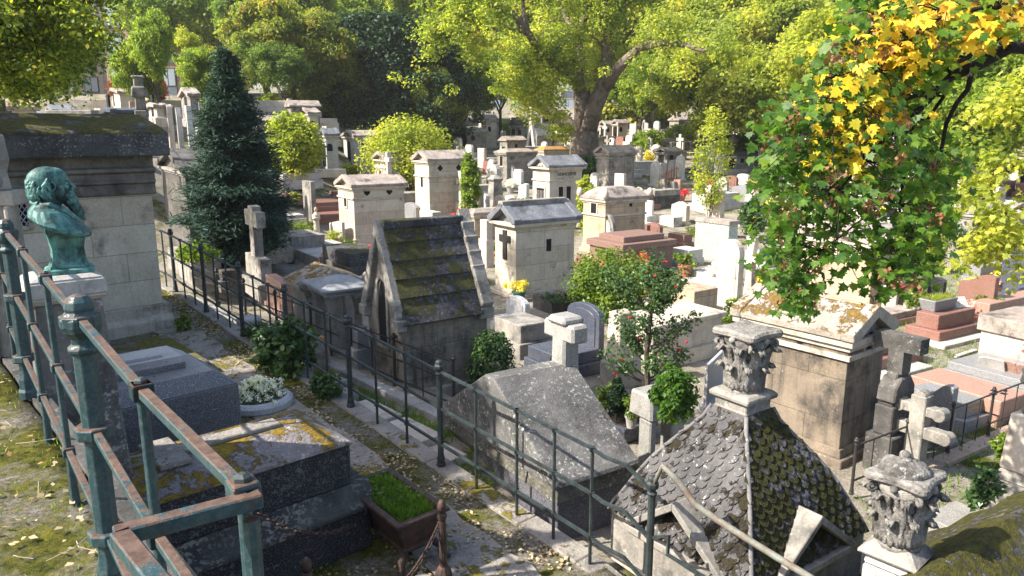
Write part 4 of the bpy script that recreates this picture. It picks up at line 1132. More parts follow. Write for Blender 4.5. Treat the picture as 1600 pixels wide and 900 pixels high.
MAU('small pale gabled mausoleum seen just behind the cross-topped gabled one', 604, 312, 587, 634, 250, .32, 'cream', 'roof_stone', rot=33, band=.78, opens=[('x0', .5, .5, .2, .4, 'rect')])
t, W, D, H = MAU('ochre stone mausoleum with arched side window and hipped lichen roof', 944, 400, 910, 1006, 313, .32, 'ochre', 'roof_stone', rot=33, roof='flat', band=.70,
    opens=[('x0', .5, .74, .32, .52, 'arch', 'cream_plain'), ('y0', .62, .84, .16, .2, 'quatre')])
m = MB()
for x, y in ((-.1, -.1), (W + .1, -.1), (-.1, D + .1), (W + .1, D + .1)): m.ball((x, y, H + .2), .12, .12, .18, 10, 8)
part(t, 'corner_ornament', m, MT['cream_plain'], smooth=True)
S('white gothic-arched gravestone leaning on the ochre mausoleum', 957, 402, 932, 333, 'gothic', 'grey_plain', inset='white', rot=33)
t, W, D, H = MAU('ornate pedimented mausoleum with barred door and columned window', 858, 345, 832, 908, 262, .42, 'cream_plain', 'slate', rot=33, band=.74, over=.18,
    opens=[('x0', .5, .08, .62, 1.25, 'rect', 'cream_plain', 'door'), ('y0', .34, .30, .26, .8, 'rect', 'cream_plain'), ('y0', .58, .30, .26, .8, 'rect', 'cream_plain')])
part(t, 'tympanum_ornament', MB().prism([(D * .2, H + .03), (D * .8, H + .03), (D * .5, H + .34)], 'x', .0, .05).ball((-.0, D * .42, H + .10), .06, n=8, m=6).ball((-.0, D * .58, H + .10), .06, n=8, m=6), MT['cream_plain'])
m = MB()
for i in range(5): m.tube([(-.03, D / 2 - .24 + i * .12, .25), (-.03, D / 2 - .24 + i * .12, 1.35)], .015, 5)
part(t, 'door_grille', m, MT['pale'])
cu = bpy.data.curves.new('inscription', 'FONT'); cu.body = 'ANNO 878'; cu.size = .22; cu.extrude = .006; cu.align_x = 'CENTER'; cu.materials.append(MT['iron_black'])
io = bpy.data.objects.new('inscription', cu); C.objects.link(io); me_ = bpy.data.meshes.new_from_object(io.evaluated_get(bpy.context.evaluated_depsgraph_get())); bpy.data.objects.remove(io)
io = bpy.data.objects.new('inscription', me_); C.objects.link(io); io.parent = t; io.location = (W * .52, -.02, H * .84); io.rotation_euler = (PI / 2, 0, 0)
MAU('flat-roofed dark-walled mausoleum with arched window, beyond the round white gravestone', 792, 292, 776, 836, 240, .16, 'grey', 'roof_stone', rot=33, roof='flat', opens=[('x0', .5, .62, .34, .8, 'arch', 'cream_plain')])
MAU('orange-mossed low roof tomb left of the ivy hedge', 850, 270, 838, 888, 236, .18, 'cream_plain', stone('orange_moss_roof', (.4, .3, .2), (.3, .2, .12), moss=1.3, moss_col=(.5, .24, .04), moss2=(.3, .14, .03)), rot=33, roof='flat')
MAU('dark-sided mausoleum with worn roof in front of the big tree, behind the ivy hedge', 950, 300, 930, 990, 240, .34, 'grey', 'roof_stone', rot=33, band=.86, opens=[('y0', .45, .90, .2, .2, 'quatre')])
# crypt on the right
t, W, D, H = MAU('tall narrow tomb-house with golden moss roof, its left side lit and its end dark', 1308, 728, 1146, 1364, 532, .30, stone('brown_crypt_wall', (.33, .265, .20), (.19, .155, .12), sc=1.2, crust=.40, streak=.8, course=(1.1, .62), lichen=.1), 'roof_gold', axis='y', rot=38, plinth=.25, over=.12, band=.84,  # brown stone mix with dark crust, same on every side
    opens=[('y0', .5, .86, .17, .30, 'arch', 'grey_plain'), ('x0', .42, .90, .24, .18, 'quatre')])
# gabled slab tomb by the fence, with cross
Cp, W, D, a = fit(868, 885, 690, 990, 33, z=-4.5)
He = up_to(Cp, 763); yd = Vector((-math.sin(a), math.cos(a), 0)); apex = Cp + yd * D / 2; Hr = up_to(apex, 588)
t = thing('gabled_tomb', 'steep gabled granite-grit tomb with fence shadows and a heavy stone cross on its ridge', 'tomb', tuple(Cp), a)
grit = stone('grey_grit_stone', (.165, .16, .155), (.10, .098, .095), sc=1.6, crust=.38, streak=.6, lichen=.7, speck=.3, speck_scale=70, speck_col=(.28, .27, .25), bump=.7)
part(t, 'wall', MB().box(.06, .06, -.5, W - .06, D - .06, He - .18), granite('bluish_tomb_wall', (.06, .06, .075), (.11, .11, .13), (.25, .25, .28), .6, 60), .01)
part(t, 'string_course', MB().box(0, 0, He - .19, W, D, He - .02, .03), stone('pitted_mossy_band', (.18, .17, .14), (.10, .095, .08), crust=.3, lichen=.9, moss=.9, bump=1, bdist=.03), .01)
part(t, 'roof', MB().prism([(-.03, He - .02), (-.03, He + .03), (D / 2 - .1, Hr), (D / 2 + .1, Hr), (D + .03, He + .03), (D + .03, He - .02)], 'x', -.03, W + .03), grit, .02)
a2 = ony(885, 566, (apex + Vector((math.cos(a), math.sin(a), 0)) * W).y)
cx = W * .97
hc = up_to(Cp + yd * D / 2 + Vector((math.cos(a), math.sin(a), 0)) * cx, 492)
m = MB().box(cx - .13, D / 2 - .14, Hr - .3, cx + .13, D / 2 + .14, hc - .08, .015)
m.box(cx - .12, D / 2 - .30, Hr + .28, cx + .12, D / 2 + .30, Hr + .50).box(cx - .17, D / 2 - .18, hc - .09, cx + .17, D / 2 + .18, hc, .02)
part(t, 'cross', m, MT['concrete'], .03)
# pyramid roofed mausoleum with capital
scale_m3 = MT['grey_plain']
ctr = Vector((2.12, 6.42, -4.6)); S_ = 1.25
t = thing('pyramid_roof_mausoleum', 'mausoleum with flared fish-scale pyramid roof crowned by a carved capital', 'mausoleum', tuple(ctr), R(35))
def px2z(py, y): return ony(1180, py, y).z - ctr.z
zC0, zC1 = px2z(634, 6.42), px2z(512, 6.42); zE = px2z(812, 6.42)
part(t, 'wall', MB().cbox(0, 0, S_ - .06, S_ - .06, -.3, zE - .1), MT['grey'], .01)
part(t, 'eave', MB().cbox(0, 0, S_ + .40, S_ + .40, zE - .45, zE + .02), scale_m3, .01)
part(t, 'cornice', MB().cbox(0, 0, S_ + .06, S_ + .06, zE - .62, zE - .52).cbox(0, 0, S_ + .44, S_ + .44, zE - .52, zE - .45), MT['cream_plain'], .01)
scale_m = stone('fish_scale_stone', (.20, .19, .19), (.11, .105, .11), crust=.12, lichen=.5, moss=.0, bump=.5)
scale_m2 = stone('mossy_scale_stone', (.20, .19, .19), (.10, .10, .10), crust=.15, lichen=.6, moss=.62, moss_col=(.10, .10, .02), moss2=(.028, .022, .01), bump=.9, bdist=.02)
n = 11; m = MB()
def rr_(f): return (S_ / 2 + .12) * float(np.interp(f, [0, .1, .2, .356, .525, .68, .80, .88, .94, 1], [1.12, 1.06, .98, .87, .73, .56, .42, .33, .28, .25]))
zs = [zE + (zC0 - zE) * i / 22 for i in range(23)]
m.lathe([(rr_(i / 22), zs[i]) for i in range(23)], 4, rot=PI / 4, sq=0)
m.v = [(x * 1.4142, y * 1.4142, z) for x, y, z in m.v]
part(t, 'roof', m, scale_m2)
# scales: overlapping round tiles
SM = [MB() for _ in range(4)]
rows_ = 17
for j in range(rows_):
    f = (j + .2) / rows_ * .96; f2 = min(1, f + .10)
    z0_ = zE + (zC0 - zE) * f; z1_ = zE + (zC0 - zE) * f2; r0 = rr_(f); r1 = rr_(f2)
    cnt = max(3, int(round(2 * r0 / .12)))
    for side in range(4):
        A = side * PI / 2; ca, sa = math.cos(A), math.sin(A)
        for i in range(cnt):
            u0 = -r0 + (i + .5 + (.5 if j % 2 else 0)) * 2 * r0 / cnt
            if abs(u0) > r0 * .99: continue
            wv = r0 / cnt * 1.0; pts = []
            for q in range(7):
                th = PI + PI * q / 6; pu = u0 + wv * math.cos(th); g_ = (1 + math.sin(th)) * .55
                lift = .026 * (1 - g_) + .006
                ff = f + (f2 - f) * g_; zz2 = zE + (zC0 - zE) * ff; rz_ = rr_(ff) + lift
                pts.append((rz_, pu, zz2))
            for pu in (u0 + wv, u0 - wv):
                pu2 = pu * (r1 / r0); pts.append((r1 + .004, pu2, z1_))
            vs = [(x * ca - y * sa, x * sa + y * ca, z) for x, y, z in pts]
            base_ = [(x - .03, y, z) for x, y, z in pts]; vs += [(x * ca - y * sa, x * sa + y * ca, z) for x, y, z in base_]
            k = len(pts)
            SM[side].add(vs, [tuple(range(k)), tuple(range(k, 2 * k))[::-1]] + [(i2, i2 + k, (i2 + 1) % k + k, (i2 + 1) % k) for i2 in range(k)])
scale_dk = stone('moss_dotted_scale_stone', (.125, .12, .12), (.07, .068, .07), crust=.34, lichen=.4, moss=.80, moss_col=(.045, .036, .014), moss2=(.018, .014, .01), bump=.8, bdist=.02)
scale_gr = stone('green_mossed_scale_stone', (.15, .15, .17), (.07, .07, .08), crust=.2, lichen=.15, moss=1.2, moss_col=(.075, .075, .012), moss2=(.025, .025, .008), bump=1.0, bdist=.03)
for side in range(4): o = face_out(part(t, 'roof_scales', SM[side], scale_dk if side in (1, 2) else scale_gr)); o['kind'] = 'stuff'
m = MB()
for side in range(4):
    A = PI / 4 + side * PI / 2
    m.tube([((rr_(i / 10) * 1.4142 + .01) * math.cos(A), (rr_(i / 10) * 1.4142 + .01) * math.sin(A), zE + (zC0 - zE) * i / 10) for i in range(11)], [.02] * 11, 6)
part(t, 'hip_roll', m, scale_m, smooth=True)
# pediment dormers on the four faces
for side in range(4):
    A = side * PI / 2; m = MB(); r = S_ / 2 + .12; hw = .54; zp = ony(1060, 789, ctr.y - .5).z - ctr.z
    P3 = lambda u_, v_, z: (v_ * math.cos(A) - u_ * math.sin(A), v_ * math.sin(A) + u_ * math.cos(A), z)
    def slab(pts):
        vs = [P3(u_, r - .25, z) for u_, z in pts] + [P3(u_, r + .14, z) for u_, z in pts]; k = len(pts)
        m.add(vs, [tuple(range(k))[::-1], tuple(range(k, 2 * k))] + [(i, (i + 1) % k, k + (i + 1) % k, k + i) for i in range(k)])
    zb = zp - .44; slab([(-hw - .06, zb), (-hw + .04, zb), (0, zp - .06), (0, zp + .02)]); slab([(hw + .06, zb), (0, zp + .02), (0, zp - .06), (hw - .04, zb)]); slab([(-hw - .06, zb - .07), (hw + .06, zb - .07), (hw + .06, zb + .004), (-hw - .06, zb + .004)])
    vs = [P3(-hw + .03, r - .12, zb), P3(hw - .03, r - .12, zb), P3(0, r - .12, zp - .05)]; m.add(vs + [P3(0, r - .30, zb)], [(0, 1, 2), (0, 3, 1), (1, 3, 2), (2, 3, 0)])
    face_out(part(t, 'pediment', m, MT['grey_plain'], .008))
def capital(par, x, y, z0, z1, r, mat, worn=False):
    h = z1 - z0
    part(par, 'bell', MB().lathe([(r * .62, 0), (r * .70, h * .02), (r * .70, h * .09), (r * .58, h * .11), (r * .60, h * .45), (r * .74, h * .72), (r * .92, h * .86)], 20, (x, y, z0)), mat, smooth=True)
    m = MB()
    for ring_, nn, zz0, zz1, ro, off in ((0, 8, .09, .50, .76, 0), (1, 8, .12, .80, .96, PI / 8)):
        for k in range(nn):
            A = off + 2 * PI * k / nn; ca, sa = math.cos(A), math.sin(A); nv_ = 10; nu = 7; vs = []; fs = []
            for lay in (0, 1):
                for i in range(nv_):
                    f = i / (nv_ - 1); wv = r * (.30 - .10 * f) * (1 + .28 * math.sin(f * 19)) * (1 if f < .9 else .6)
                    rr2 = r * (.64 + (ro - .64) * f ** 1.6 + .26 * max(0, f - .72) / .28); zz3 = z0 + h * (zz0 + (zz1 - zz0) * (1 - (1 - min(1, f * 1.12)) ** 1.15)) - (h * .10 * max(0, f - .85) / .15)
                    for j in range(nu):
                        u_ = (j / (nu - 1) - .5) * 2; lift = r * (.10 * (1 - u_ * u_) - .05 * (abs(u_) > .3) * (abs(u_) < .5) + .05 * (abs(u_) < .15)) - lay * r * .16
                        R_ = rr2 + lift; vs.append((x + R_ * ca - u_ * wv * sa, y + R_ * sa + u_ * wv * ca, zz3))
            o_ = nv_ * nu
            for i in range(nv_ - 1):
                for j in range(nu - 1):
                    q = i * nu + j; fs += [(q, q + 1, q + nu + 1, q + nu), (o_ + q, o_ + q + nu, o_ + q + nu + 1, o_ + q + 1)]
            rim = [j for j in range(nu)] + [i * nu + nu - 1 for i in range(1, nv_)] + [(nv_ - 1) * nu + j for j in range(nu - 2, -1, -1)] + [i * nu for i in range(nv_ - 2, 0, -1)]
            for q in range(len(rim)): a_, b_ = rim[q], rim[(q + 1) % len(rim)]; fs.append((a_, o_ + a_, o_ + b_, b_))
            m.add(vs, fs)
    for k in range(4):
        A = PI / 4 + k * PI / 2
        m.torus((x + r * 1.0 * math.cos(A), y + r * 1.0 * math.sin(A), z0 + h * .78), r * .13, r * .07, 12, 6, Matrix.Rotation(A, 3, 'Z') @ Matrix.Rotation(PI / 2, 3, 'X'))
        B = k * PI / 2; m.ball((x + r * .86 * math.cos(B), y + r * .86 * math.sin(B), z0 + h * .86), r * .14, n=8, m=6)
    o = face_out(part(par, 'leaf_carving', m, mat, smooth=True))
    m = MB(); pts = []
    for k in range(4):
        A = PI / 4 + k * PI / 2; B = A + PI / 4
        pts += [(x + r * 1.30 * math.cos(A - .10), y + r * 1.30 * math.sin(A - .10)), (x + r * 1.30 * math.cos(A + .10), y + r * 1.30 * math.sin(A + .10)), (x + r * .92 * math.cos(B - .25), y + r * .92 * math.sin(B - .25)), (x + r * .88 * math.cos(B), y + r * .88 * math.sin(B)), (x + r * .92 * math.cos(B + .25), y + r * .92 * math.sin(B + .25))]
    m.prism(pts, 'z', z0 + h * .88, z1)
    face_out(part(par, 'abacus', m, mat, .02))
capstone = stone('blackened_capital_stone', (.33, .31, .28), (.16, .15, .14), sc=6, crust=.55, lichen=.8, lichen_col=(.36, .36, .34), bump=1.0, bdist=.02)
capital(t, 0, 0, zC0 + .14, zC1, .235, capstone)
part(t, 'neck', MB().lathe([(.205, zC0 - .05), (.205, zC0 + .0), (.19, zC0 + .01), (.19, zC0 + .09), (.235, zC0 + .10), (.24, zC0 + .14), (.20, zC0 + .17)], 4, rot=PI / 4, sx=1.3, sy=1.3), MT['grey_plain'], .012)
# pale lopped finial in front right
fp = ony(1396, 900, 4.95); b0 = -4.6
t = thing('capital_column', 'worn leafy stone capital on a pale square shaft at the lower right', 'column', (fp.x, 4.95, b0), R(42))
zt = ony(1400, 735, 4.95).z - b0; zb_ = ony(1400, 862, 4.95).z - b0
part(t, 'shaft', MB().cbox(0, 0, .34, .34, -.1, zb_ - .10).cbox(0, 0, .34, .34, zb_ - .10, zb_ + .06, .03), MT['pale'], .02)
part(t, 'chipped_block', MB().cbox(0, 0, .44, .44, zb_ + .0, zb_ + .10, .10), MT['grey_plain'], .02)
part(t, 'iron_dowel', MB().tube([(0, -.14, zb_), (0, -.14, zb_ + .2)], .018, 6), MT['rust'])
capital(t, 0, 0, zb_ + .06, zt, .225, capstone)
m = MB(); rr = random.Random(2)
for k in range(46):
    A = rr.uniform(0, 6.28); q = rr.uniform(0, .15); m.ball((q * math.cos(A), q * math.sin(A), zt + .07 * (1 - q / .16)), rr.uniform(.02, .045), n=7, m=5)
m.ball((0, 0, zt), .17, .17, .08, 12, 8); m.ball((.0, .02, zt + .11), .04, n=10, m=8)
part(t, 'top_ornament', m, capstone, smooth=True)
# mossy roofed chapel at the bottom right corner
ra = onz(1440, 905, -3.0); a = R(35); xd = Vector((math.cos(a), math.sin(a), 0)); yd = Vector((-math.sin(a), math.cos(a), 0))
o0 = ra - yd * .95 + xd * .02
t = thing('chapel', 'chapel whose steep dark mossy stone roof fills the bottom right corner', 'chapel', (o0.x, o0.y, -4.6), a)
Hh = 1.6; He = .55
part(t, 'wall', MB().prism([(.05, 0), (.05, He), (.95, Hh - .1), (1.85, He), (1.85, 0)], 'x', .08, 2.4), MT['grey'], .01)
m = MB()
for sg in (0, 1):
    for i in range(3):
        f0, f1 = i / 3 - .02, (i + 1) / 3
        p = [(-.05 + 1.0 * f0, He + (Hh - He) * f0), (-.1 + 1. * f0, He + .07 + (Hh - He) * f0), (-.05 + 1. * f1, He + .02 + (Hh - He) * f1), (-.03 + 1. * f1, He - .05 + (Hh - He) * f1)]
        if sg: p = [(1.9 - u_, v_) for u_, v_ in p]
        m.prism(p, 'x', 0, 2.5)
face_out(part(t, 'roof', m, MT['roof_olive'], .02))
# ---- tombs in the middle foreground ----
T('grey weathered tomb with sunken lid, left of the dark blue tomb with curved headstone', 812, 562, 765, 868, 512, 'grey_plain', tiers=((0, .45), (.08, 1.)), lid='flat')
T('dark blue granite tomb with a curved headstone at its right end', 872, 600, 818, 948, 560, 'grn_blue', tiers=((0, .5), (.06, .98)), head=('low', 'grn_blue', 1.05, 'x1'))
T('pale blue marble tomb with small headstone, right of the mossy chapel', 800, 527, 766, 832, 505, 'white', tiers=((0, .6), (.05, 1.)), head=('low', 'grn_light', .62, 'x1'))
t, W, D, H = T('black stone box tomb with greenery growing over its top', 862, 492, 832, 908, 468, 'dark_plain', tiers=((0, 1.),))
bush('low creeping green cover on the black box tomb', 868, 470, 55, 460, 'ivy', .05, 24, 40, depth=18.2, stem=False, cat='creeper', name='creeper')
T('broad pale tomb chest with moulded lid behind the red-flowering bush', 1018, 582, 952, 1136, 512, 'cream_plain', tiers=((0, .3), (.06, 1.)), lid='cap')
T('brown block tomb rising behind the red-flowering bush', 1082, 528, 1012, 1128, 458, 'ochre', tiers=((0, .55), (.1, 1.)))
t = thing('stone_pillar', 'pale leaning stone pillar beside the trunk of the red-flowering bush', 'pillar', tuple(onz(972, 598, -4.6)), R(33))
part(t, 'base', MB().box(-.3, -.2, -.1, .3, .3, .42), MT['grey_plain'], .02); part(t, 'shaft', MB().box(-.22, -.14, .42, .22, .24, 1.35, .03), MT['cream_plain'], .015)
S('thin light granite gravestone standing right of the ivy on the concrete monument', 1098, 640, 1044, 570, 'rect', 'grn_light', .06, rot=-30)
t = thing('concrete_monument', 'squat concrete monument on two legs with ivy over its shoulder', 'monument', tuple(onz(1022, 725, -4.6)), R(30))
part(t, 'leg', MB().box(-.14, -.05, 0, -.02, .2, .66), MT['concrete'], .02); part(t, 'leg', MB().box(.26, -.05, 0, .5, .2, .66), MT['concrete'], .02); part(t, 'top_block', MB().box(-.16, -.08, .66, .60, .42, 1.02, .02), MT['concrete'], .03)
bush('bright ivy tumbling over the squat concrete monument', 1052, 660, 72, 568, 'maple', .06, 40, 70, depth=8.6, stem=False, cat='ivy', name='ivy', hang=1)
t = thing('granite_planter', 'low blue granite planter trough holding two small conifers', 'planter', tuple(onz(975, 694, -4.6)), R(33))
part(t, 'trough', MB().box(0, -.0, 0, .62, .66, .16).box(-.03, -.03, .16, .65, .69, .24), MT['grn_blue'], .01); part(t, 'soil', MB().box(.04, .04, .22, .58, .62, .245), MT['soil'])
Cq = onz(965, 655, -4.33)
bush('small dense dark green cone conifer in the granite planter', 965, 655, 46, 583, 'yew', .04, 60, 90, cone=.85, cat='conifer', name='conifer', base=Cq)
pot('grey-green pot with a spindly plant beside the cone conifer', 986, 668, 20, 648, 'laurel', 'pale', .04, 615, z=-4.33)
bush('loose leafy shrub left of the cone conifer', 946, 672, 34, 590, 'laurel', .045, 30, 40, z=-4.6)
# red flowering bush (camellia-like)
Cq = onz(1008, 668, -4.6)
t = thing('flowering_tree', 'slender evergreen bush-tree dotted with red flowers in the middle of the photo', 'tree', tuple(Cq))
Ht = up_to(Cq, 405); rng = np.random.default_rng(77); m = MB(); cen = []
m.tube([(0, 0, -.1), (.02, 0, .6), (-.02, .02, 1.2), (.03, 0, Ht * .72), (.0, 0, Ht * .92)], [.05, .045, .04, .022, .008], 8)
for i in range(34):
    h0 = rng.uniform(.22, .85) * Ht; A = rng.uniform(0, 6.28); l = (.62 - .25 * abs(h0 / Ht - .62)) * rng.uniform(.6, 1.2)
    e = (l * math.cos(A), l * math.sin(A) * .8, h0 + l * .75); mid = (e[0] * .5, e[1] * .5, h0 + l * .22)
    m.tube([(0, 0, h0), mid, e], [.016, .011, .004], 5); cen += [e, tuple((Vector(mid) + Vector(e)) / 2), mid] if i % 2 else [e, tuple((Vector(mid) + Vector(e)) / 2)]
part(t, 'trunk', m, MT['bark'])
P_, N_ = clump_pts(rng, cen, 75, .16, .9); V, k = leaf_verts(P_, N_, .052, 'leaf', rng); np_obj('foliage', V, k, G['ivy'], t)
flm = plain('red_flower', (.30, .015, .02), .6, (.42, .03, .035))
for i in range(30):
    fl = MB()
    c_ = cen[rng.integers(len(cen))]; q = np.array(c_) + rng.normal(size=3) * .10
    q[1] -= .1
    for j in range(5): fl.ball(tuple(q + rng.normal(size=3) * .011), .015, n=6, m=4)
    part(t, 'flower', fl, flm)
# laurel bush
bush('broad laurel bush with yellowing top leaves in front of the ochre mausoleum', 955, 500, 145, 392, 'laurel', .085, 90, 110)
# ivied urn by the chapel
t = thing('stone_post', 'stone post almost hidden by ivy between mossy chapel and gabled tomb', 'post', tuple(onz(768, 652, -4.5)), R(33))
part(t, 'pillar', MB().cbox(0, 0, .26, .26, -.1, .95, .02), MT['cream_plain'], .02)
bush('dense ivy swathing the stone post right of the mossy chapel', 768, 648, 78, 506, 'ivy', .055, 90, 90, z=-4.5, stem=False, cat='ivy', name='ivy', hang=1)
bush('glossy dark ivy clump climbing through the long fence', 452, 590, 108, 500, 'ivy', .10, 60, 36, z=-3.62, stem=False, cat='ivy', name='ivy')
bush('smaller ivy trailing on the ground at the fence foot', 512, 622, 58, 585, 'ivy', .06, 26, 30, z=-3.62, stem=False, cat='ivy', name='ivy')
bush('low ivy beside the fence near the tipped terracotta pot', 410, 540, 60, 505, 'ivy', .06, 26, 34, z=-3.5, stem=False, cat='ivy', name='ivy')
bush('little shrub with yellow flowers at the corner of the large mausoleum', 288, 525, 24, 490, 'laurel', .05, 18, 40, z=-3.42, stem=False)
t = thing('flowerpot', 'terracotta pot tipped over beside the fence on the path', 'flowerpot', tuple(PT(4.15, 4.35, path_z(4.2) + .08))); t.rotation_euler = (R(75), 0, R(50))
part(t, 'pot', MB().lathe([(.06, -.12), (.09, .08), (.105, .08), (.105, .12), (.09, .12), (.085, .06)], 16), MT['terracotta'])
bush('dark mounded ground cover left of the ivy in shade behind the gabled tomb', 1215, 640, 60, 575, 'ivy', .05, 24, 50, z=-4.6, stem=False)
bush('greenery sprouting between gabled tomb and pyramid-roof mausoleum', 985, 790, 46, 725, 'ivy', .05, 22, 44, z=-4.3, stem=False)
# cream stone blocks between the fences
for i, (s, lab) in enumerate(((1.05, 'cream stone slab lying on the grass strip, the near lower one'), (1.95, 'cream stone slab lying on the grass strip, the far upper one'))):
    t = thing('stone_slab', lab, 'slab', tuple(PT(s, 4.80, -3.78)), AU, None)
    part(t, 'slab', MB().box(0, -.42, -.3, .34, .38, .05 + .0 * i).box(0, -.9, -.35, .34, -.425, -.05), MT['white_old'], .01)
MT_c = MT['concrete']
t = thing('stone_stub', 'round-topped grey stone stub behind the long fence', 'stone', tuple(PT(6.1, 5.0, -3.9)), AU); part(t, 'stub', MB().lathe([(.22, 0), (.21, .62), (.19, .66)], 18), MT['pale'], smooth=False, bevel=.01)
t = thing('stone_block', 'lichened stone block with mossy top behind the long fence', 'stone', tuple(PT(4.3, 5.1, -3.9)), AU); part(t, 'block', MB().box(0, 0, 0, .5, .9, .55, .03), MT['roof_gold'], .02)
t = thing('stone_block', 'two small grey concrete cubes stacked beside the ivy clump', 'stone', tuple(PT(2.55, 4.86, -3.9)), AU); part(t, 'block', MB().box(0, 0, 0, .22, .24, .24).box(.03, .26, .0, .2, .44, .34), MT['concrete'], .01)
# ---- left, between path and field ----
t, W, D, H = T('stone box tomb with mossy low-pitched pediment lid behind the low black fence', 478, 545, 452, 575, 440, 'grey_plain', tiers=((0, .2), (.10, .86)), lid='flat', z=-4.1, rot=33)
m = MB().prism([(-.05, H * .86), (-.05, H * .92), (W / 2, H * 1.12), (W + .05, H * .92), (W + .05, H * .86)], 'y', -.05, D + .05); part(t, 'lid', m, MT['roof_gold'], .015)
m = MB()
for x in (0, W): m.ball((x, -.04, H * .96), .09, .06, .12, 10, 8)
part(t, 'acroterion', m, MT['grey_plain'], smooth=True)
# little columned canopy
Cp, W, D, a = fit(516, 590, 487, 580, 33, z=-4.25)
t = thing('columned_canopy', 'small grave canopy with a faceted pale slab roof on four leafy columns', 'canopy', tuple(Cp), a)
Hc = up_to(Cp, 460)
part(t, 'base', MB().box(-.05, -.05, -.3, W + .05, D + .05, .22), MT['grey_plain'], .015)
for x, y in ((.14, .14), (W - .14, .14), (.14, D - .14), (W - .14, D - .14)):
    part(t, 'column', MB().lathe([(.10, .22), (.10, .26), (.075, .30), (.068, Hc - .32), (.075, Hc - .30), (.08, Hc - .26), (.12, Hc - .12), (.14, Hc - .10), (.14, Hc - .06)], 12, (x, y, 0), sq=.0), MT['grey_plain'], smooth=True)
part(t, 'back_panel', MB().box(.10, D - .2, .2, W - .1, D - .12, Hc - .1), MT['grey_plain'])
part(t, 'roof', MB().box(0, 0, Hc - .07, W, D, Hc + .02).box(-.08, -.08, Hc + .02, W + .08, D + .08, Hc + .07).box(-.08, -.08, Hc + .07, W + .08, D + .08, Hc + .22, W / 2 + .06, D / 2 + .06), stone('pale_blue_slab', (.36, .37, .38), (.26, .27, .28), lichen=.3, crust=.05), .008)
S('brown-red granite gravestone behind the low black fence', 442, 492, 418, 443, 'rect', 'grn_rose', .25, rot=33, z=-4.1)
T('rounded dark granite tomb lying behind the canopy posts', 560, 610, 545, 585, 520, 'grn_grey', z=-4.25, tiers=((0, .7), (.04, 1.)))
S('tall stone cross on a stepped pedestal in front of the blue spruce', 412, 464, 388, 326, 'cross', 'grey_plain', .22, ped=.42, rot=33, z=-4.0)
t, W, D, H = T('two-stepped grey tomb with a white figure at its head, behind the mossy pediment tomb', 452, 405, 424, 518, 372, 'grey_plain', tiers=((0, .5), (.16, 1.)))
S('tall dark square stele left of the two-stepped grey tomb', 489, 358, 476, 284, 'rect', 'grey_plain', .2)
# white statuette
Cq = hit(498, 376); t = thing('statuette', 'small white veiled figure standing at the head of the two-stepped tomb', 'statue', tuple(Cq + Vector((0, -.2, .25))), R(200))
hs_ = up_to(Cq, 322) - .25
m = MB().lathe([(.16, 0), (.17, .04), (.13, .12), (.11, hs_ * .4), (.125, hs_ * .6), (.13, hs_ * .72), (.06, hs_ * .80), (.045, hs_ * .83)], 14); m.ball((0, 0, hs_ * .90), .065, .07, hs_ * .09, 12, 10)
m.tube([(-.12, 0, hs_ * .72), (-.13, .08, hs_ * .58), (-.02, .14, hs_ * .62)], [.04, .035, .025], 8); m.tube([(.12, 0, hs_ * .72), (.13, .08, hs_ * .58), (.02, .14, hs_ * .62)], [.04, .035, .025], 8)
o = part(t, 'figure', m, MT['white_old'], smooth=True); q = o.modifiers.new('remesh', 'REMESH'); q.mode = 'VOXEL'; q.voxel_size = .014; q.use_smooth_shade = True
S('pale grey slanted gravestone between the two-stepped tomb and the gabled mausoleum', 536, 388, 516, 346, 'slope', 'pale', .12)
pot('large terracotta pot with yellow-green plant behind the two-stepped grey tomb', 524, 390, 24, 374, 'lime', ppy=362)
pot('wide terracotta bowl of low plants right of the large terracotta pot', 541, 392, 24, 384, 'laurel', ppy=376)
pot('green plastic pot with a small bush in front of the two-stepped grey tomb', 455, 412, 17, 402, 'green', 'plastic_green', ppy=392)
pot('tall vase of pale flowers with a red cone beside the mossy chapel ridge', 588, 380, 15, 364, 'flower_pink', 'pale', ppy=356)
bush('green bush on the grave between spruce and white statuette', 470, 372, 50, 344, 'green', .06, 26, 50, stem=False)
bush('rust-brown heather clump at the left end of the two-stepped tomb', 440, 380, 30, 362, 'heather', .05, 16, 50, stem=False)
t, W, D, H = T('stone trough grave full of bright green plants behind the far fence', 300, 440, 262, 350, 410, 'grey_plain', tiers=((0, .5), (.03, 1.)), z=-3.9)
bush('bright leafy greens filling the stone trough grave', 310, 412, 72, 382, 'green', .06, 40, 60, depth=ony(310, 412, 15.2).y, stem=False, cat='plants', name='garden_plant')
T('dark low tomb behind the low pediment tomb, at the foot of the mossy chapel', 545, 440, 500, 600, 398, 'dark_plain', tiers=((0, .5), (.08, 1.)), lidmat='roof_moss', z=-4.4)
T('flat pink-grey ledger between the green pot and the terracotta bowls', 500, 418, 440, 585, 404, 'pale', tiers=((0, 1.),), z=-4.5)
T('blue-black granite tomb glimpsed left of the mossy chapel gable', 585, 478, 560, 640, 440, 'grn_blue', tiers=((0, .5), (.05, 1.)), z=-4.4)
T('low brown stone tomb under the spruce', 345, 452, 322, 392, 425, 'dark_plain', z=-4.1)
MAU('dark slate-roofed mausoleum between the large mausoleum and the spruce', 300, 395, 262, 372, 268, .5, 'dark', 'dark_plain', rot=33, z=-3.6)
MAU('long low stone mausoleum wall behind the spruce', 372, 402, 284, 452, 322, .2, 'grey', 'dark_plain', rot=33, roof='flat', z=-3.9)
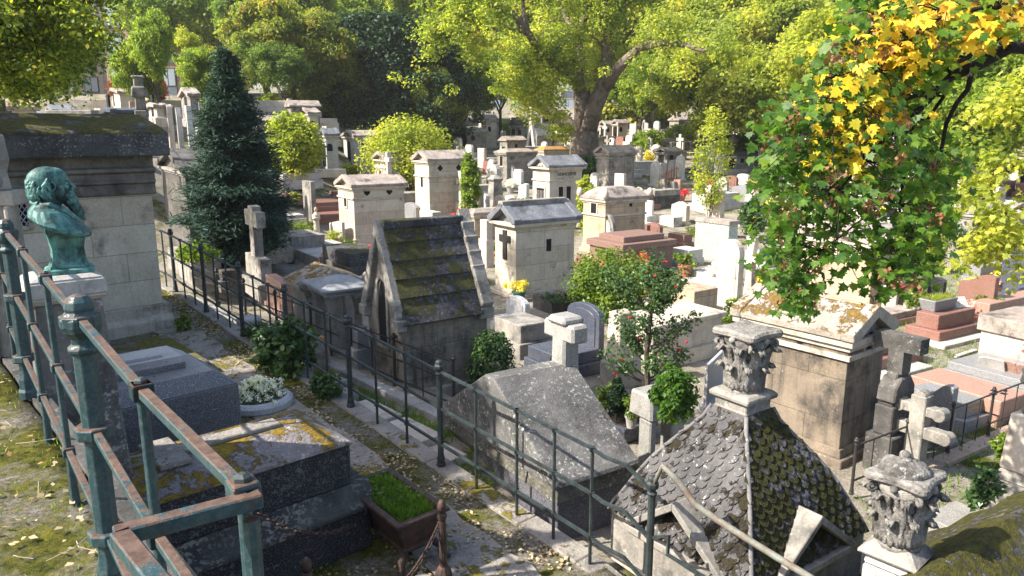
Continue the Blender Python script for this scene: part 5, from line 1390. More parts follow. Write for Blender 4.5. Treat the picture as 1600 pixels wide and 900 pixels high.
# ======================= RIGHT SIDE AND FAR GRAVES =======================
RR = 30
T('pale stone base slab edged round the red granite tomb carrying a planter', 1476, 548, 1398, 1545, 541, 'pale', tiers=((0, 1.),), rot=RR, name='slab', cat='slab')
t, W, D, H = T('two-tier red granite tomb carrying a grey planter and an open book plaque', 1466, 541, 1412, 1534, 497, 'grn_red', tiers=((0, .48), (.14, 1.)), rot=RR)
def on_top(p, fx, fy, label, name, cat, zoff=0, rz=0):
    t_, W_, D_, H_ = p; a = t_.rotation_euler.z; v = Vector((math.cos(a) * fx * W_ - math.sin(a) * fy * D_, math.sin(a) * fx * W_ + math.cos(a) * fy * D_, H_ + zoff))
    return thing(name, label, cat, tuple(Vector(t_.location) + v), a + rz)
P0 = (t, W, D, H)
q = on_top(P0, .42, .66, 'grey stone trough of yellow-green sprouts on the two-tier red tomb', 'planter', 'planter')
part(q, 'trough', MB().add([(-.36, -.15, 0), (.36, -.15, 0), (.36, .15, 0), (-.36, .15, 0), (-.45, -.2, .26), (.45, -.2, .26), (.45, .2, .26), (-.45, .2, .26)], [(0, 3, 2, 1), (4, 5, 6, 7), (0, 1, 5, 4), (1, 2, 6, 5), (2, 3, 7, 6), (3, 0, 4, 7)]), MT['grn_grey'], .01)
P_ = np.c_[BR.uniform(-.4, .4, 500), BR.uniform(-.16, .16, 500), np.full(500, .26)]; V, k = leaf_verts(P_, BR.normal(size=P_.shape) * np.array([1, 1, .3]), .09, 'blade', BR, np.array([0, 0, .8])); np_obj('plant', V, k, G['lime'], q)
q = on_top(P0, .8, .5, 'small white open-book plaque on the two-tier red tomb', 'plaque', 'plaque', .1, R(-20)); q.rotation_euler.x = R(50)
part(q, 'plate', MB().box(-.17, -.14, 0, -.005, .14, .03).box(.005, -.14, 0, .17, .14, .03), MT['white'], .01)
t, W, D, H = T('brown granite tomb with a tall curved brown headstone at the right', 1546, 515, 1500, 1640, 478, 'grn_rose', tiers=((0, .5), (.12, 1.)), rot=RR)
S('tall curved brown granite headstone standing behind the red granite tombs', 1547, 503, 1492, 432, 'wave', 'grn_brown', .18, rot=RR)
T('rose granite slab tomb strewn with leaves and two small stones, left of the planter tomb', 1392, 512, 1355, 1438, 492, 'grn_rose', tiers=((0, .5), (.05, 1.)), rot=RR, lidmat='roof_stone')
T('stepped red granite tomb half hidden by the tall tomb-house', 1372, 585, 1318, 1442, 540, 'grn_red', tiers=((0, .5), (.15, 1.)), rot=RR)
T('grey kerb slab round the half-hidden red granite tomb', 1374, 600, 1310, 1458, 594, 'pale', tiers=((0, 1.),), rot=RR, name='slab', cat='slab')
LG = T('grey granite ledger tomb with a wavy headstone in front', 1506, 678, 1404, 1548, 636, 'grn_grey', tiers=((0, .45), (.08, 1.)), rot=RR)
RG = T('long rose granite ledger with a small cross of recesses at its near end', 1558, 672, 1418, 1602, 628, 'grn_rose', tiers=((.05, .5), (0, 1.)), rot=RR, name='tomb')
m = MB(); t, W, D, H = RG
for x, y in ((.5, .12), (.3, .17), (.68, .17), (.5, .22)): m.cbox(W * x, D * y, .09, .09, H - .002, H + .004)
part(t, 'painted_recess', m, MT['hollow_shade'])  # black plates painted as shaded recesses; the top stays solid
PG = T('grey ledger crowded with memorial plaques at the right edge', 1620, 630, 1470, 1680, 604, 'grn_grey', tiers=((0, .5), (.06, 1.)), rot=RR)
for i, (fx, fy, r_, lab) in enumerate(((.25, .62, 20, 'leftmost small upright plaque on the crowded grey ledger'), (.25, .52, 5, 'second small plaque from the left on the crowded grey ledger'), (.3, .40, -10, 'wide open plaque in the middle of the crowded grey ledger'), (.3, .28, 10, 'rightmost round-shouldered plaque on the crowded grey ledger'))):
    q = on_top(PG, fx, fy, lab, 'plaque', 'plaque', 0, R(r_)); q.rotation_euler.y = R(-25)
    face_out(part(q, 'plate', MB().prism([(p_ - .14, z_) for p_, z_ in head_poly(('low', 'rect', 'wave', 'arch')[i], .28 if i != 2 else .42, .24)], 'x', -.015, .015), MT['grn_rose' if i > 1 else 'pale'], .004))
q = on_top(PG, .45, .25, 'orange pot of silk flowers among the plaques', 'flowerpot', 'flowerpot')
part(q, 'pot', MB().lathe([(.06, 0), (.09, .16), (.08, .16)], 12), MT['terracotta']); P_, N_ = clump_pts(BR, BR.normal(size=(20, 3)) * .1 + np.array([0, 0, .32]), 30, .05); V, k = leaf_verts(P_, N_, .05, 'leaf', BR); np_obj('flowers', V, k, G['flower_pink'], q)
S('polished grey granite wavy-topped headstone in front of the grey ledger', 1478, 700, 1438, 605, 'wave', 'grn_grey', .14, rot=RR, z=-4.6)
T('big pale stone tomb with a lumpy moss-grey lid at the right edge', 1600, 590, 1518, 1690, 508, 'white_old', tiers=((.06, .70), (0, 1.)), rot=RR, lidmat='roof_stone')
# dark cross monument next to the tomb-house
Cp, W, D, a = fit(1384, 742, 1356, 1416, 34)
t = thing('cross_monument', 'dark mossy stone cross on a tall stepped pedestal beside the tomb-house', 'cross', tuple(Cp), a)
h = lambda py: up_to(Cp + Vector((0, W * .5, 0)), py)
part(t, 'pedestal', MB().box(-.06, -.06, -.3, W + .06, D + .06, h(672)).box(0, 0, h(672), W, D, h(628)).box(.04, .04, h(628), W - .04, D - .04, h(610), .05), MT['dark_plain'], .015)
m = MB().prism([(0, h(622)), (W, h(622)), (W * .96, h(600)), (W * .74, h(585)), (W * .26, h(585)), (W * .04, h(600))], 'y', .0, D); m.box(W * .2, D * .2, h(590), W * .8, D * .8, h(578))
part(t, 'cap', face_out and m, MT['dark_plain'], .02)
w_ = .62; part(t, 'cross', MB().prism([(p_ + D / 2 - w_ / 2, z_ + h(580)) for p_, z_ in head_poly('cross', w_, h(522) - h(580))], 'x', W / 2 - .11, W / 2 + .11), MT['dark_plain'], .02)
# ornate brown cross
Cp, W, D, a = fit(1450, 758, 1412, 1476, 34)
t = thing('stone_cross', 'brown gothic cross with scrolled arms in front of the wavy headstone', 'cross', tuple(Cp + Vector((-.1, .2, 0))), R(34))
h = lambda py: up_to(Cp, py)
m = MB().box(-.1, -.1, -.3, .1, .1, h(625)).box(-.08, -.36, h(690), .08, .36, h(672)).box(-.08, -.26, h(655), .08, .26, h(640))
for y, z in ((-.36, h(681)), (.36, h(681)), (-.26, h(648)), (.26, h(648)), (0, h(628))): m.lathe([(.0, -.09), (.09, -.09), (.09, .09), (.0, .09)], 10, (0, 0, 0)); n0 = len(m.v) - 40; m.v[n0:] = [(c_ + 0, a_ + y, b_ + z) for a_, b_, c_ in m.v[n0:]]
face_out(part(t, 'cross', m, MT['grey_plain'], .012))
# small fence on a brick wall
fa = onz(1330, 772, -4.55); fb_ = onz(1600, 655, -4.55)
t = thing('iron_fence', 'short black iron fence on top of the brick edging at the right', 'fence', tuple(fa)); dv = fb_ - fa; n = 4
for i in range(n + 1):
    p = dv * i / n; m = post_mb(0, 0, .72, .020, 8); m.v = [(x + p.x, y + p.y, z + p.z) for x, y, z in m.v]; part(t, 'post', m, MT['iron_black'])
for i in range(n * 3):
    if i % 3: p = dv * i / (n * 3); part(t, 'baluster', MB().lathe([(.009, 0), (.009, .66)], 6, tuple(p)), MT['iron_black'])
for z in (.66, .18): part(t, 'rail', MB().tube([Vector((0, 0, z)), dv + Vector((0, 0, z))], .013, 4, PI / 4), MT['iron_black'])
dn = dv.normalized(); nn_ = Vector((dn.y, -dn.x, 0))
b0_, b1_ = fa + dn * 1.0 - nn_ * .0, fb_
w = MB(); w.add([tuple(q + nn_ * k_ + Vector((0, 0, z_))) for z_ in (-1.2, -.02) for q, k_ in ((b0_, -.05), (b1_, -.05), (b1_, .18), (b0_, .18))], [(0, 3, 2, 1), (4, 5, 6, 7), (0, 1, 5, 4), (1, 2, 6, 5), (2, 3, 7, 6), (3, 0, 4, 7)])
o_ = w.v[0]; org = Vector(o_); w.v = [tuple(Vector(v_) - org) for v_ in w.v]
o = face_out(w.build('brick_wall', MT['brick'], loc=tuple(org))); tag(o, 'low mossy brick retaining wall under the short black fence', 'wall')
t, W, D, H = T('low grey ledger tomb in shadow behind the lower right capital', 1500, 882, 1425, 1560, 838, 'concrete', tiers=((0, .5), (.05, 1.)), rot=30, z=-4.75)
# monument at the right edge
Cp = onz(1590, 830, -4.7)
t = thing('stone_monument', 'lumpy lichened stone cross monument on a pedestal cut by the right edge', 'monument', tuple(Cp), R(30))
h = lambda py: up_to(Cp, py)
part(t, 'base', MB().box(-.30, -.25, -.2, .3, .3, h(752)).box(-.22, -.18, h(752), .24, .24, h(735), .03), MT['grey_plain'], .02)
part(t, 'pedestal', MB().box(-.20, -.16, h(735), .22, .22, h(648), .03), MT['white_old'], .02)
m = MB().box(-.12, -.10, h(650), .12, .12, h(560), .01).box(-.22, -.12, h(600), .22, .14, h(572)).box(-.1, -.09, h(572), .1, .1, h(530), .02)
part(t, 'cross', m, MT['grey_plain'], .035)
bush('small leafy plant at the foot of the right-edge monument', 1562, 722, 26, 672, 'laurel', .06, 16, 36, z=-4.55, stem=False)
bush('dark leaves growing down the brick wall at the right', 1530, 800, 44, 725, 'ivy', .07, 24, 30, depth=7.6, stem=False, cat='ivy', name='ivy')
# behind / beside the tomb-house
MAU('mausoleum with a lichened roof half hidden behind the overhanging maple', 1356, 486, 1232, 1394, 384, .3, 'ochre', 'roof_stone', rot=33, band=.78)
S('old white marble arched gravestone left of the weathered stone cross', 1150, 482, 1116, 377, 'arch', 'white_old', .22)
S('weathered stone cross with flared arms right of the old arched gravestone', 1182, 470, 1152, 372, 'flare', 'white_old', .2)
T('cream stone block tomb beneath the maple tips, left one', 1398, 488, 1350, 1402, 450, 'cream_plain', tiers=((0, 1.),), rot=RR, z=-4.6)
T('rosy stone block tomb beneath the maple tips, right one', 1438, 484, 1402, 1446, 448, 'white_old', tiers=((0, 1.),), rot=RR, z=-4.6)
S('black polished gravestone with mirror glints under the maple tips', 1470, 482, 1444, 436, 'low', 'grn_black', .14, rot=RR)
S('large speckled dark granite headstone cut by the right edge', 1640, 478, 1558, 396, 'low', 'grn_blue', .3, rot=RR)
T('wide dark slab tomb with a little stone on it, right of the hanging ivy', 1530, 452, 1500, 1575, 418, 'grn_grey', tiers=((0, .5), (.05, 1.)), rot=RR)
T('stepped blue-grey granite tomb at the right edge above the pots', 1590, 490, 1568, 1660, 452, 'grn_blue', tiers=((0, .5), (.1, 1.)), rot=RR)
pot('terracotta pot of mixed flowers beside the speckled dark headstone', 1556, 462, 17, 448, 'flower_pink', ppy=436)
pot('small terracotta saucer pot left of the mixed flower pot', 1544, 460, 13, 450, None)
pot('dark green pot of grasses right of the mixed flower pot', 1572, 461, 17, 452, 'laurel', 'plastic_green', ppy=442)
pot('terracotta pot with small flowers near the black polished gravestone', 1473, 478, 14, 466, 'flower_pink', ppy=458)
pot('white pot of flowers beside the curved brown headstone', 1562, 488, 16, 476, 'flower_white', 'pale', ppy=468)
# hanging ivy monument
MAU('ivy-draped stone monument under the bright maple at the right', 1510, 420, 1478, 1560, 335, .2, 'grey', 'roof_stone', rot=33, roof='flat')
bush('long curtain of ivy hanging over the stone monument at the right', 1505, 415, 78, 322, 'ivy', .09, 80, 70, stem=False, cat='ivy', name='ivy', hang=1)
bush('small bright bush left of the hanging ivy curtain', 1445, 425, 66, 358, 'lime', .09, 40, 50)
MAU('grey stone tomb-house in the distance at the right edge', 1585, 396, 1545, 1640, 335, .2, 'grey', 'roof_stone', rot=33, roof='flat')
# ---- centre field ----
t, W, D, H = T('rose granite sarcophagus tomb with a raised bar lid and flared top', 972, 430, 915, 1056, 374, 'grn_dusky', tiers=((.08, .66), (0, .84), (.3, 1.)), rot=33)
S('red granite headstone, the wider of the pair right of the ochre mausoleum', 1030, 378, 1006, 350, 'low', 'grn_red', .2)
S('narrow red granite headstone beside the wider one, touching the ochre mausoleum', 1010, 380, 1001, 352, 'rect', 'grn_red', .2)
T('white marble ledger tomb with a blue strip below, left of the green marble block', 1075, 418, 1045, 1100, 392, 'white', tiers=((0, .5), (.04, 1.)))
T('tall green marble block tomb with clipped corners and dark lid', 1136, 412, 1082, 1152, 346, 'marble_green', tiers=((.03, .9), (0, 1.)), lidmat='roof_stone')
T('dark brown granite tomb behind the rose sarcophagus', 1068, 392, 1040, 1084, 368, 'grn_brown', tiers=((0, .5), (.05, 1.)))
T('flat pale slab grave in the path below the green marble block', 1120, 440, 1078, 1152, 430, 'pale', tiers=((0, 1.),), name='slab', cat='slab')
T('low stone-edged grave beside the flat pale slab, nearer the red-flowering bush', 1110, 462, 1060, 1150, 448, 'pale', tiers=((0, 1.),), name='slab', cat='slab')
S('white gabled gravestone carved with a cross, left of the slender sapling', 1071, 352, 1048, 316, 'gable', 'white_old', .25)
T('white box grave in front of the cross-carved gravestone', 1052, 356, 1030, 1066, 340, 'white', tiers=((0, 1.),))
T('long white ledger behind the narrow red headstones', 1010, 350, 1000, 1038, 338, 'white', tiers=((0, 1.),))
T('dark box tomb with a grey lid right of the ochre mausoleum', 1022, 328, 1005, 1062, 298, 'dark_plain', tiers=((0, .7), (0, 1.)), lidmat='grey_plain')
S('white slanted slab stone leaning beside the ochre mausoleum corner', 1018, 348, 1006, 314, 'rect', 'white', .12)
t = S('pale stele with a knob on top right of the slender sapling', 1124, 352, 1102, 292, 'gable', 'white_old', .3)
S('white arched gravestone with a raised rim, left of the ornate pedimented mausoleum', 801, 292, 788, 256, 'arch', 'pale', .2, inset='white')
S('white square gravestone right beside the round-arched white one', 814, 296, 802, 265, 'clip', 'white', .2)
S('white marble chair-shaped gravestone in front of the arched white one', 822, 312, 810, 287, 'slope', 'white', .2)
S('grey square stone left of the arched white gravestone', 776, 300, 760, 258, 'clip', 'pale', .3)
Cp = hit(774, 322); t = thing('obelisk', 'short dark capped obelisk among the white gravestones', 'obelisk', tuple(Cp), R(33)); h = up_to(Cp, 274); u_ = 17 / F * Cp.y / 2
part(t, 'shaft', MB().lathe([(u_ * 1.5, -.2), (u_ * 1.35, h * .1), (u_ * 1.0, h * .80), (u_ * 1.25, h * .86), (u_ * 1.25, h * .9), (u_ * .5, h)], 8, sq=.5), MT['grey_plain'])
S('rosy arched gravestone left of the short dark obelisk foot', 788, 335, 770, 306, 'arch', 'white_old', .15)
S('low rosy stone behind the rosy arched gravestone', 802, 330, 788, 306, 'low', 'white_old', .15)
S('white stone cross with celtic ring before the dark-sided mausoleum', 970, 292, 959, 262, 'flare', 'pale', .15)
for px_, py_, w_, top, shp, mt_, lab in (
    (1000, 268, 12, 228, 'arch', 'white_old', 'tall arched white stele left of the yellow bush'),
    (1028, 292, 13, 253, 'arch', 'white', 'bright arched white gravestone in front of the yellow bush'),
    (1041, 275, 11, 255, 'rect', 'pale', 'low grey square stone right behind the bright arched gravestone'),
    (1053, 278, 10, 250, 'arch', 'pale', 'shadowed arched stone between the two bright white steles'),
    (1066, 282, 12, 243, 'arch', 'white', 'tall brilliant white stele with knob right of the rusty little fence'),
    (1062, 300, 10, 281, 'rect', 'grn_rose', 'small pink stone below the tall brilliant white stele'),
    (1053, 300, 7, 284, 'rect', 'grn_grey', 'small dark stone beside the small pink stone'),
    (1038, 300, 7, 280, 'rect', 'grey_plain', 'narrow brown stone right of the bright arched gravestone'),
    (1168, 322, 26, 288, 'slope', 'grn_grey', 'dark sloping granite headstone right of the slender sapling'),
    (1168, 290, 18, 272, 'low', 'white', 'white rounded stone behind the dark sloping headstone'),
    (1150, 292, 20, 275, 'low', 'grn_red', 'orange-red granite stone behind the slender sapling'),
    (1134, 300, 8, 280, 'rect', 'grn_rose', 'little red stone left of the orange-red one'),
    (748, 300, 14, 262, 'clip', 'pale', 'pale blunt stone in front of the ivy column'),
    (650, 345, 20, 318, 'low', 'grn_grey', 'grey granite low-arched headstone left of the tall rosy mausoleum'),
    (740, 330, 8, 278, 'rect', 'white_old', 'narrow white stone pillar at the right corner of the tall rosy mausoleum')):
    S(lab, px_, py_, px_ - w_, top, shp, mt_, .2)
S('cream stone cross rising in front of the tall rosy mausoleum', 726, 350, 712, 268, 'flare', 'white_old', .25, ped=.4)
S('white statue-like stone beside the obelisk', 760, 330, 748, 300, 'gothic', 'white', .2)
T('white box grave with dry flowers left of the tall rosy mausoleum foot', 676, 358, 656, 690, 332, 'white_old', tiers=((0, 1.),), z=None)
MAU('brown walled tomb beside the steep chapel ridge, right of it', 742, 378, 730, 790, 336, .12, 'ochre', 'roof_stone', rot=33, roof='flat', plinth=.2)
T('rosy stone tomb right of the mossy chapel ridge', 760, 420, 748, 772, 345, 'white_old', tiers=((0, .6), (.04, 1.)))
for i, (px_, py_, pl, pr, top, mt_, lab) in enumerate((
    (445, 318, 425, 478, 306, 'grn_red', 'red granite ledger right of the spruce, the far one'),
    (478, 332, 455, 545, 318, 'grn_brown', 'dark red granite tomb with vases on it, near the dark stele'),
    (500, 352, 470, 552, 336, 'grn_red', 'stepped red granite tomb just left of the gabled mausoleum'),
    (520, 310, 505, 560, 300, 'grn_red', 'brown-red ledger in the sun behind the vase-covered tomb'),
    (440, 350, 424, 480, 338, 'pale', 'pale ledger with a yellow-green plant right of the spruce'),
    (645, 368, 630, 672, 352, 'pale', 'pale kerbed grave between the two gabled mausoleums'),
    (660, 300, 640, 676, 286, 'pale', 'light grave slab before the tall green shrub'),
    (835, 330, 800, 860, 318, 'white', 'white marble ledger at the foot of the ornate mausoleum'),
    (912, 420, 895, 942, 402, 'grn_brown', 'brown ledger tomb between pale mausoleum and laurel bush'),
    (1030, 318, 1000, 1050, 306, 'grey_plain', 'cluttered grey tomb beyond the dark box tomb'),
    (1200, 350, 1165, 1240, 330, 'pale', 'pale tomb under the left maple leaves'),
    (1195, 420, 1150, 1240, 400, 'grn_light', 'light granite tomb behind the weathered flared cross'),
    (1260, 330, 1220, 1320, 310, 'grey_plain', 'grey tomb seen through the maple twigs'),
    (1420, 400, 1370, 1470, 380, 'pale', 'pale ledger behind the maple, left of the ivy curtain'),
    (1495, 560, 1490, 1530, 556, 'pale', 'thin pale kerb stone on the grass between red tombs'))):
    T(lab, px_, py_, pl, pr, top, mt_, tiers=((0, .55), (.08, 1.)), rot=33)
pot('terracotta pot of pink blooms on the vase-covered red tomb', 482, 326, 11, 316, 'flower_pink', ppy=308)
pot('terracotta pot of orange plants on the sunny brown-red ledger', 541, 304, 12, 296, 'lime', ppy=290)
bush('golden grass clump in a pale bowl right of the spruce', 460, 322, 20, 298, 'lime', .10, 14, 40, stem=False)
bush('yellow bush among the far white gravestones', 1015, 262, 24, 235, 'flower_yellow', .12, 24, 50, stem=False)
bush('bright yellow-green clipped bush left of the two gabled mausoleums', 547, 278, 30, 254, 'lime', .12, 30, 60, stem=False)
bush('yellow flowers beside the green marble block', 1140, 382, 18, 364, 'flower_yellow', .08, 14, 40, stem=False)
bush('pale variegated ivy clump left of the maple leaves', 1174, 375, 46, 302, 'ivy', .12, 40, 60)
bush('green shrub at the foot of the weathered stone cross', 1200, 460, 40, 420, 'laurel', .07, 30, 50)
bush('ivy hedge draped over the dark-sided mausoleum', 915, 292, 50, 236, 'ivy', .14, 60, 70)
bush('leafy sapling right of the pale cross-fronted mausoleum', 915, 385, 36, 262, 'lime', .13, 50, 40)
bush('ivy column climbing the right end of the tall rosy mausoleum', 735, 355, 34, 228, 'green', .12, 70, 70)
bush('broad arching light green shrub behind the gabled mausoleums', 640, 300, 150, 182, 'lime', .17, 130, 90)
bush('round bright green tree-bush just right of the spruce', 462, 290, 88, 170, 'lime', .16, 110, 90)
bush('slender sapling column with pale leaves among the centre gravestones', 1108, 352, 66, 150, 'lime', .13, 130, 20)
bush('low flower border between the centre gravestones', 1090, 370, 40, 350, 'laurel', .08, 20, 40, stem=False)
# little rusty fence
fa = hit(1036, 292); fb_ = hit(1068, 276); dv = fb_ - fa
t = thing('iron_fence', 'little rusty grave fence between the bright white steles', 'fence', tuple(fa))
for i in range(9): part(t, 'baluster', MB().lathe([(.03, 0), (.03, .8), (.0, .9)], 5, tuple(dv * i / 8)), MT['terracotta'])
for z in (.15, .7): part(t, 'rail', MB().tube([Vector((0, 0, z)), dv + Vector((0, 0, z))], .03, 4), MT['terracotta'])
# ---- far mausoleums in rows ----
far = [  # near px, near py, left, right, eave, ridge, mat, roof, label
 (512, 272, 505, 530, 212, .3, 'pale', 'slate', 'dark-windowed blue-grey mausoleum right of the round tree-bush'),
 (556, 262, 538, 600, 214, .3, 'pale', 'roof_stone', 'white columned mausoleum beyond the clipped yellow-green bush'),
 (708, 232, 700, 722, 186, .3, 'cream', 'roof_stone', 'sunny cream mausoleum left of the distant rank under the pink-tinged tree'),
 (730, 240, 722, 760, 206, .2, 'grey', 'roof_stone', 'dark grey low tomb-house under the pink-tinged tree'),
 (760, 232, 752, 776, 188, .35, 'cream', 'roof_stone', 'cream mausoleum with a brown roof left of the white gothic gable'),
 (806, 232, 798, 824, 196, .5, 'grey', 'roof_moss', 'brown open-fronted tomb-house left of the white gothic gable'),
 (892, 236, 872, 905, 214, .3, 'cream', 'roof_stone', 'small pinkish gabled tomb-house before the big tree trunk'),
 (946, 222, 936, 958, 196, .3, 'white_old', 'roof_stone', 'white twin-doored mausoleum right of the big tree trunk'),
 (965, 224, 956, 980, 194, .3, 'white_old', 'roof_stone', 'second white mausoleum right of the big tree trunk'),
 (1042, 272, 1022, 1062, 238, .2, 'grey', 'roof_stone', 'grey mausoleum with arched window behind the bright white steles'),
 (1150, 270, 1136, 1178, 244, .2, 'grey', 'dark_plain', 'dark-roofed columned tomb behind the slender sapling'),
 (1166, 232, 1154, 1180, 212, .2, 'cream', 'roof_stone', 'stepped cream tomb left of the maple leaves in the far row'),
 (1250, 262, 1225, 1290, 232, .2, 'cream', 'roof_stone', 'far pale mausoleum glimpsed through the maple'),
 (1350, 300, 1320, 1400, 262, .2, 'white_old', 'roof_stone', 'white mausoleum glimpsed through the maple centre'),
 (1440, 290, 1420, 1480, 250, .2, 'grey', 'roof_stone', 'grey mausoleum right of the maple in the far row'),
 (1515, 272, 1505, 1540, 240, .2, 'white_old', 'roof_stone', 'small bright mausoleum left of the far right trunk'),
 (1400, 350, 1385, 1440, 320, .2, 'pale', 'roof_stone', 'pale tomb-house right behind the maple tips'),
 (632, 242, 618, 668, 196, .3, 'pale', 'slate', 'grey mausoleum half sunk in the arching shrub'),
 (486, 232, 470, 500, 178, .3, 'cream', 'roof_stone', 'pale mausoleum top above the round tree-bush'),
]
for px_, py_, pl, pr, ev, rg, mt_, rf, lab in far:
    MAU(lab, px_, py_, pl, pr, ev, rg, mt_, rf, rot=33, opens=[('x0', .5, .2, .5, 1.2, 'arch', None, 'door'), ('y0', .3, .6, .3, .4, 'arch')], plinth=.25)
# white gothic gable
Cp, W, D, a = fit(838, 240, 824, 862, 33); t = thing('mausoleum', 'tiny white gothic gable front with a cross and slate roof in the far row', 'mausoleum', tuple(Cp), a); H = up_to(Cp, 212)
part(t, 'wall', MB().box(.05, 0, -.2, W, D, H), MT['grey'])
m = MB(); m.prism([(-.1, 0), (D * .5, H * 2.2), (D + .1, 0), (D * .8, 0), (D * .5, H * 1.4), (D * .2, 0)], 'x', -.15, .05); face_out(part(t, 'gable_frame', m, MT['white']))
part(t, 'cross', MB().prism([(p_ + D / 2 - .25, z_ + H * 2.1) for p_, z_ in head_poly('cross', .5, .8)], 'x', -.1, 0), MT['white'])
part(t, 'roof', MB().prism([(-.1, H), (D / 2, H * 1.7), (D + .1, H)], 'x', .06, W), MT['slate'])
opening(t, 'x0', W, D, D / 2, .1, D * .4, H, 'arch', None, 'door')
# ---- left hill rows ----
hill = [
 (22, 200, 0, 60, 172, .25, 'cream', 'roof_gold', 'pale tomb with a moss roof at the far left edge', 24),
 (60, 196, 40, 68, 185, .3, 'white', 'slate', 'small blue-grey gabled tomb above the large mausoleum roof', 25),
 (90, 192, 76, 116, 176, .3, 'pale', 'slate', 'pedimented grey tomb above the large mausoleum roof', 27),
 (180, 192, 165, 222, 176, .1, 'grn_blue', 'grn_blue', 'wide dark blue granite tomb left of the heavy hill cross', 25),
 (246, 186, 234, 258, 168, .1, 'cream', 'roof_stone', 'small cream tomb-house between heavy cross and twin trunks', 30),
 (190, 178, 172, 212, 146, .3, 'cream', 'roof_stone', 'white pedimented mausoleum on the hill below the pale buildings', 40),
 (235, 176, 218, 252, 150, .3, 'cream', 'roof_stone', 'dark-doored mausoleum on the hill right of the pedimented one', 41),
 (300, 188, 286, 312, 150, .3, 'grey', 'roof_stone', 'grey tomb-house between the spruce and the twin trunks', 34),
]
for px_, py_, pl, pr, ev, rg, mt_, rf, lab, yy in hill:
    MAU(lab, px_, py_, pl, pr, ev, rg, mt_, rf, rot=33, z=ony(px_, py_, yy), opens=[('x0', .5, .15, .6, .9, 'rect', None, 'door')], plinth=.1, cornice=False)

# engraved gilded lettering, too small in the photo to read: rows of short strokes
gilt = plain('gilding', (.55, .38, .12), .5, (.45, .3, .1))
def strokes(par, plane, c0, a0, a1, z0, z1, rows, rng=random.Random(4)):
    m = MB()
    for i in range(rows):
        z = z1 - (z1 - z0) * (i + .5) / rows; hh_ = (z1 - z0) / rows * .36; ind = rng.uniform(0, .25) * (a1 - a0) / 2; a_ = a0 + ind
        while a_ < a1 - ind:
            w_ = rng.uniform(.25, .8) * hh_ * 1.3
            if rng.random() < .86:
                q = rng.uniform(.5, 1) * hh_
                if plane == 'x': m.box(c0 - .004, a_, z - q, c0 + .002, a_ + w_ * .45, z + q)
                else: m.box(a_, c0 - .004, z - q, a_ + w_ * .45, c0 + .002, z + q)
            a_ += w_
    part(par, 'inscription', m, gilt)['kind'] = 'stuff'
t_, W, D, H = P0; strokes(t_, 'x', .14, .3, D - .6, H * .60, H * .88, 1)
t_, W, D, H = RG; strokes(t_, 'x', .0, .5, D - .9, H * .56, H * .95, 2)
t_, W, D, H = LG; strokes(t_, 'y', .08, .2, W * .75, H * .6, H * .9, 2)
# ======================= HILL DETAILS, BUILDINGS =======================
def yz(px, py, yy): return ony(px, py, yy)
b = yz(223, 196, 22); t = thing('stone_cross', 'heavy worn stone cross standing on the hill above the large mausoleum', 'cross', tuple(b + Vector((0, 0, -.4))), R(20)); h = lambda py: yz(223, py, 22).z - b.z + .4
part(t, 'shaft', MB().cbox(0, 0, .34, .3, -.6, h(172)).cbox(0, 0, .28, .24, h(172), h(120), .02).cbox(0, 0, .34, .3, h(122), h(118)), MT['grey_plain'], .03)
part(t, 'arms', MB().cbox(0, 0, .42, .46, h(152), h(135), .03), MT['grey_plain'], .04)
b = yz(130, 192, 24); t = thing('stone_wall', 'low lichened stone wall crest above the large mausoleum roof', 'wall', tuple(b + Vector((0, 0, -.5))), R(-2)); part(t, 'wall', MB().box(-1.2, 0, -.5, .3, .4, .5 + .4), MT['grey_plain'], .02)
b = yz(160, 170, 36)
t = thing('hill_wall', 'pale retaining wall with tombs above it at the foot of the distant buildings', 'wall', (yz(60, 170, 44).x, 44, -2.0), R(6)); part(t, 'wall', MB().box(0, 0, -1, 14, .5, 3.6), MT['cream'], .02)
# small things on the hill
rr = random.Random(15)
adj = ['white', 'grey', 'cream', 'dark']
for i, (px_, w_, h_, sh, mt_, lab) in enumerate(((112, 12, 18, 'rect', 'grey_plain', 'small dark stone above the large mausoleum, left of the pedimented grey tomb'), (30, 10, 10, 'low', 'white', 'little white rounded stone above the large mausoleum roof at the far left'),
        (205, 9, 26, 'rect', 'grn_rose', 'narrow rose pillar stone just left of the heavy hill cross'), (150, 16, 16, 'low', 'cream_plain', 'low cream stone above the middle of the large mausoleum roof'), (262, 12, 22, 'arch', 'white_old', 'arched white stone right of the heavy hill cross'), (276, 10, 18, 'gable', 'pale', 'small gabled stone between the twin trunks'),
        (292, 9, 20, 'rect', 'white', 'bright slim stone right of the twin trunks'))):
    b = yz(px_, 186, 30); Cp = Vector((b.x, 30, min(b.z, tz(b.x, 30))))
    t = thing('gravestone', lab, 'gravestone', tuple(Cp), R(33)); hh_ = (b.z - Cp.z) + h_ / F * 30
    headstone(t, sh, 0, 0, w_ / F * 34, hh_, .2, MT[mt_], 0, plinth=False)
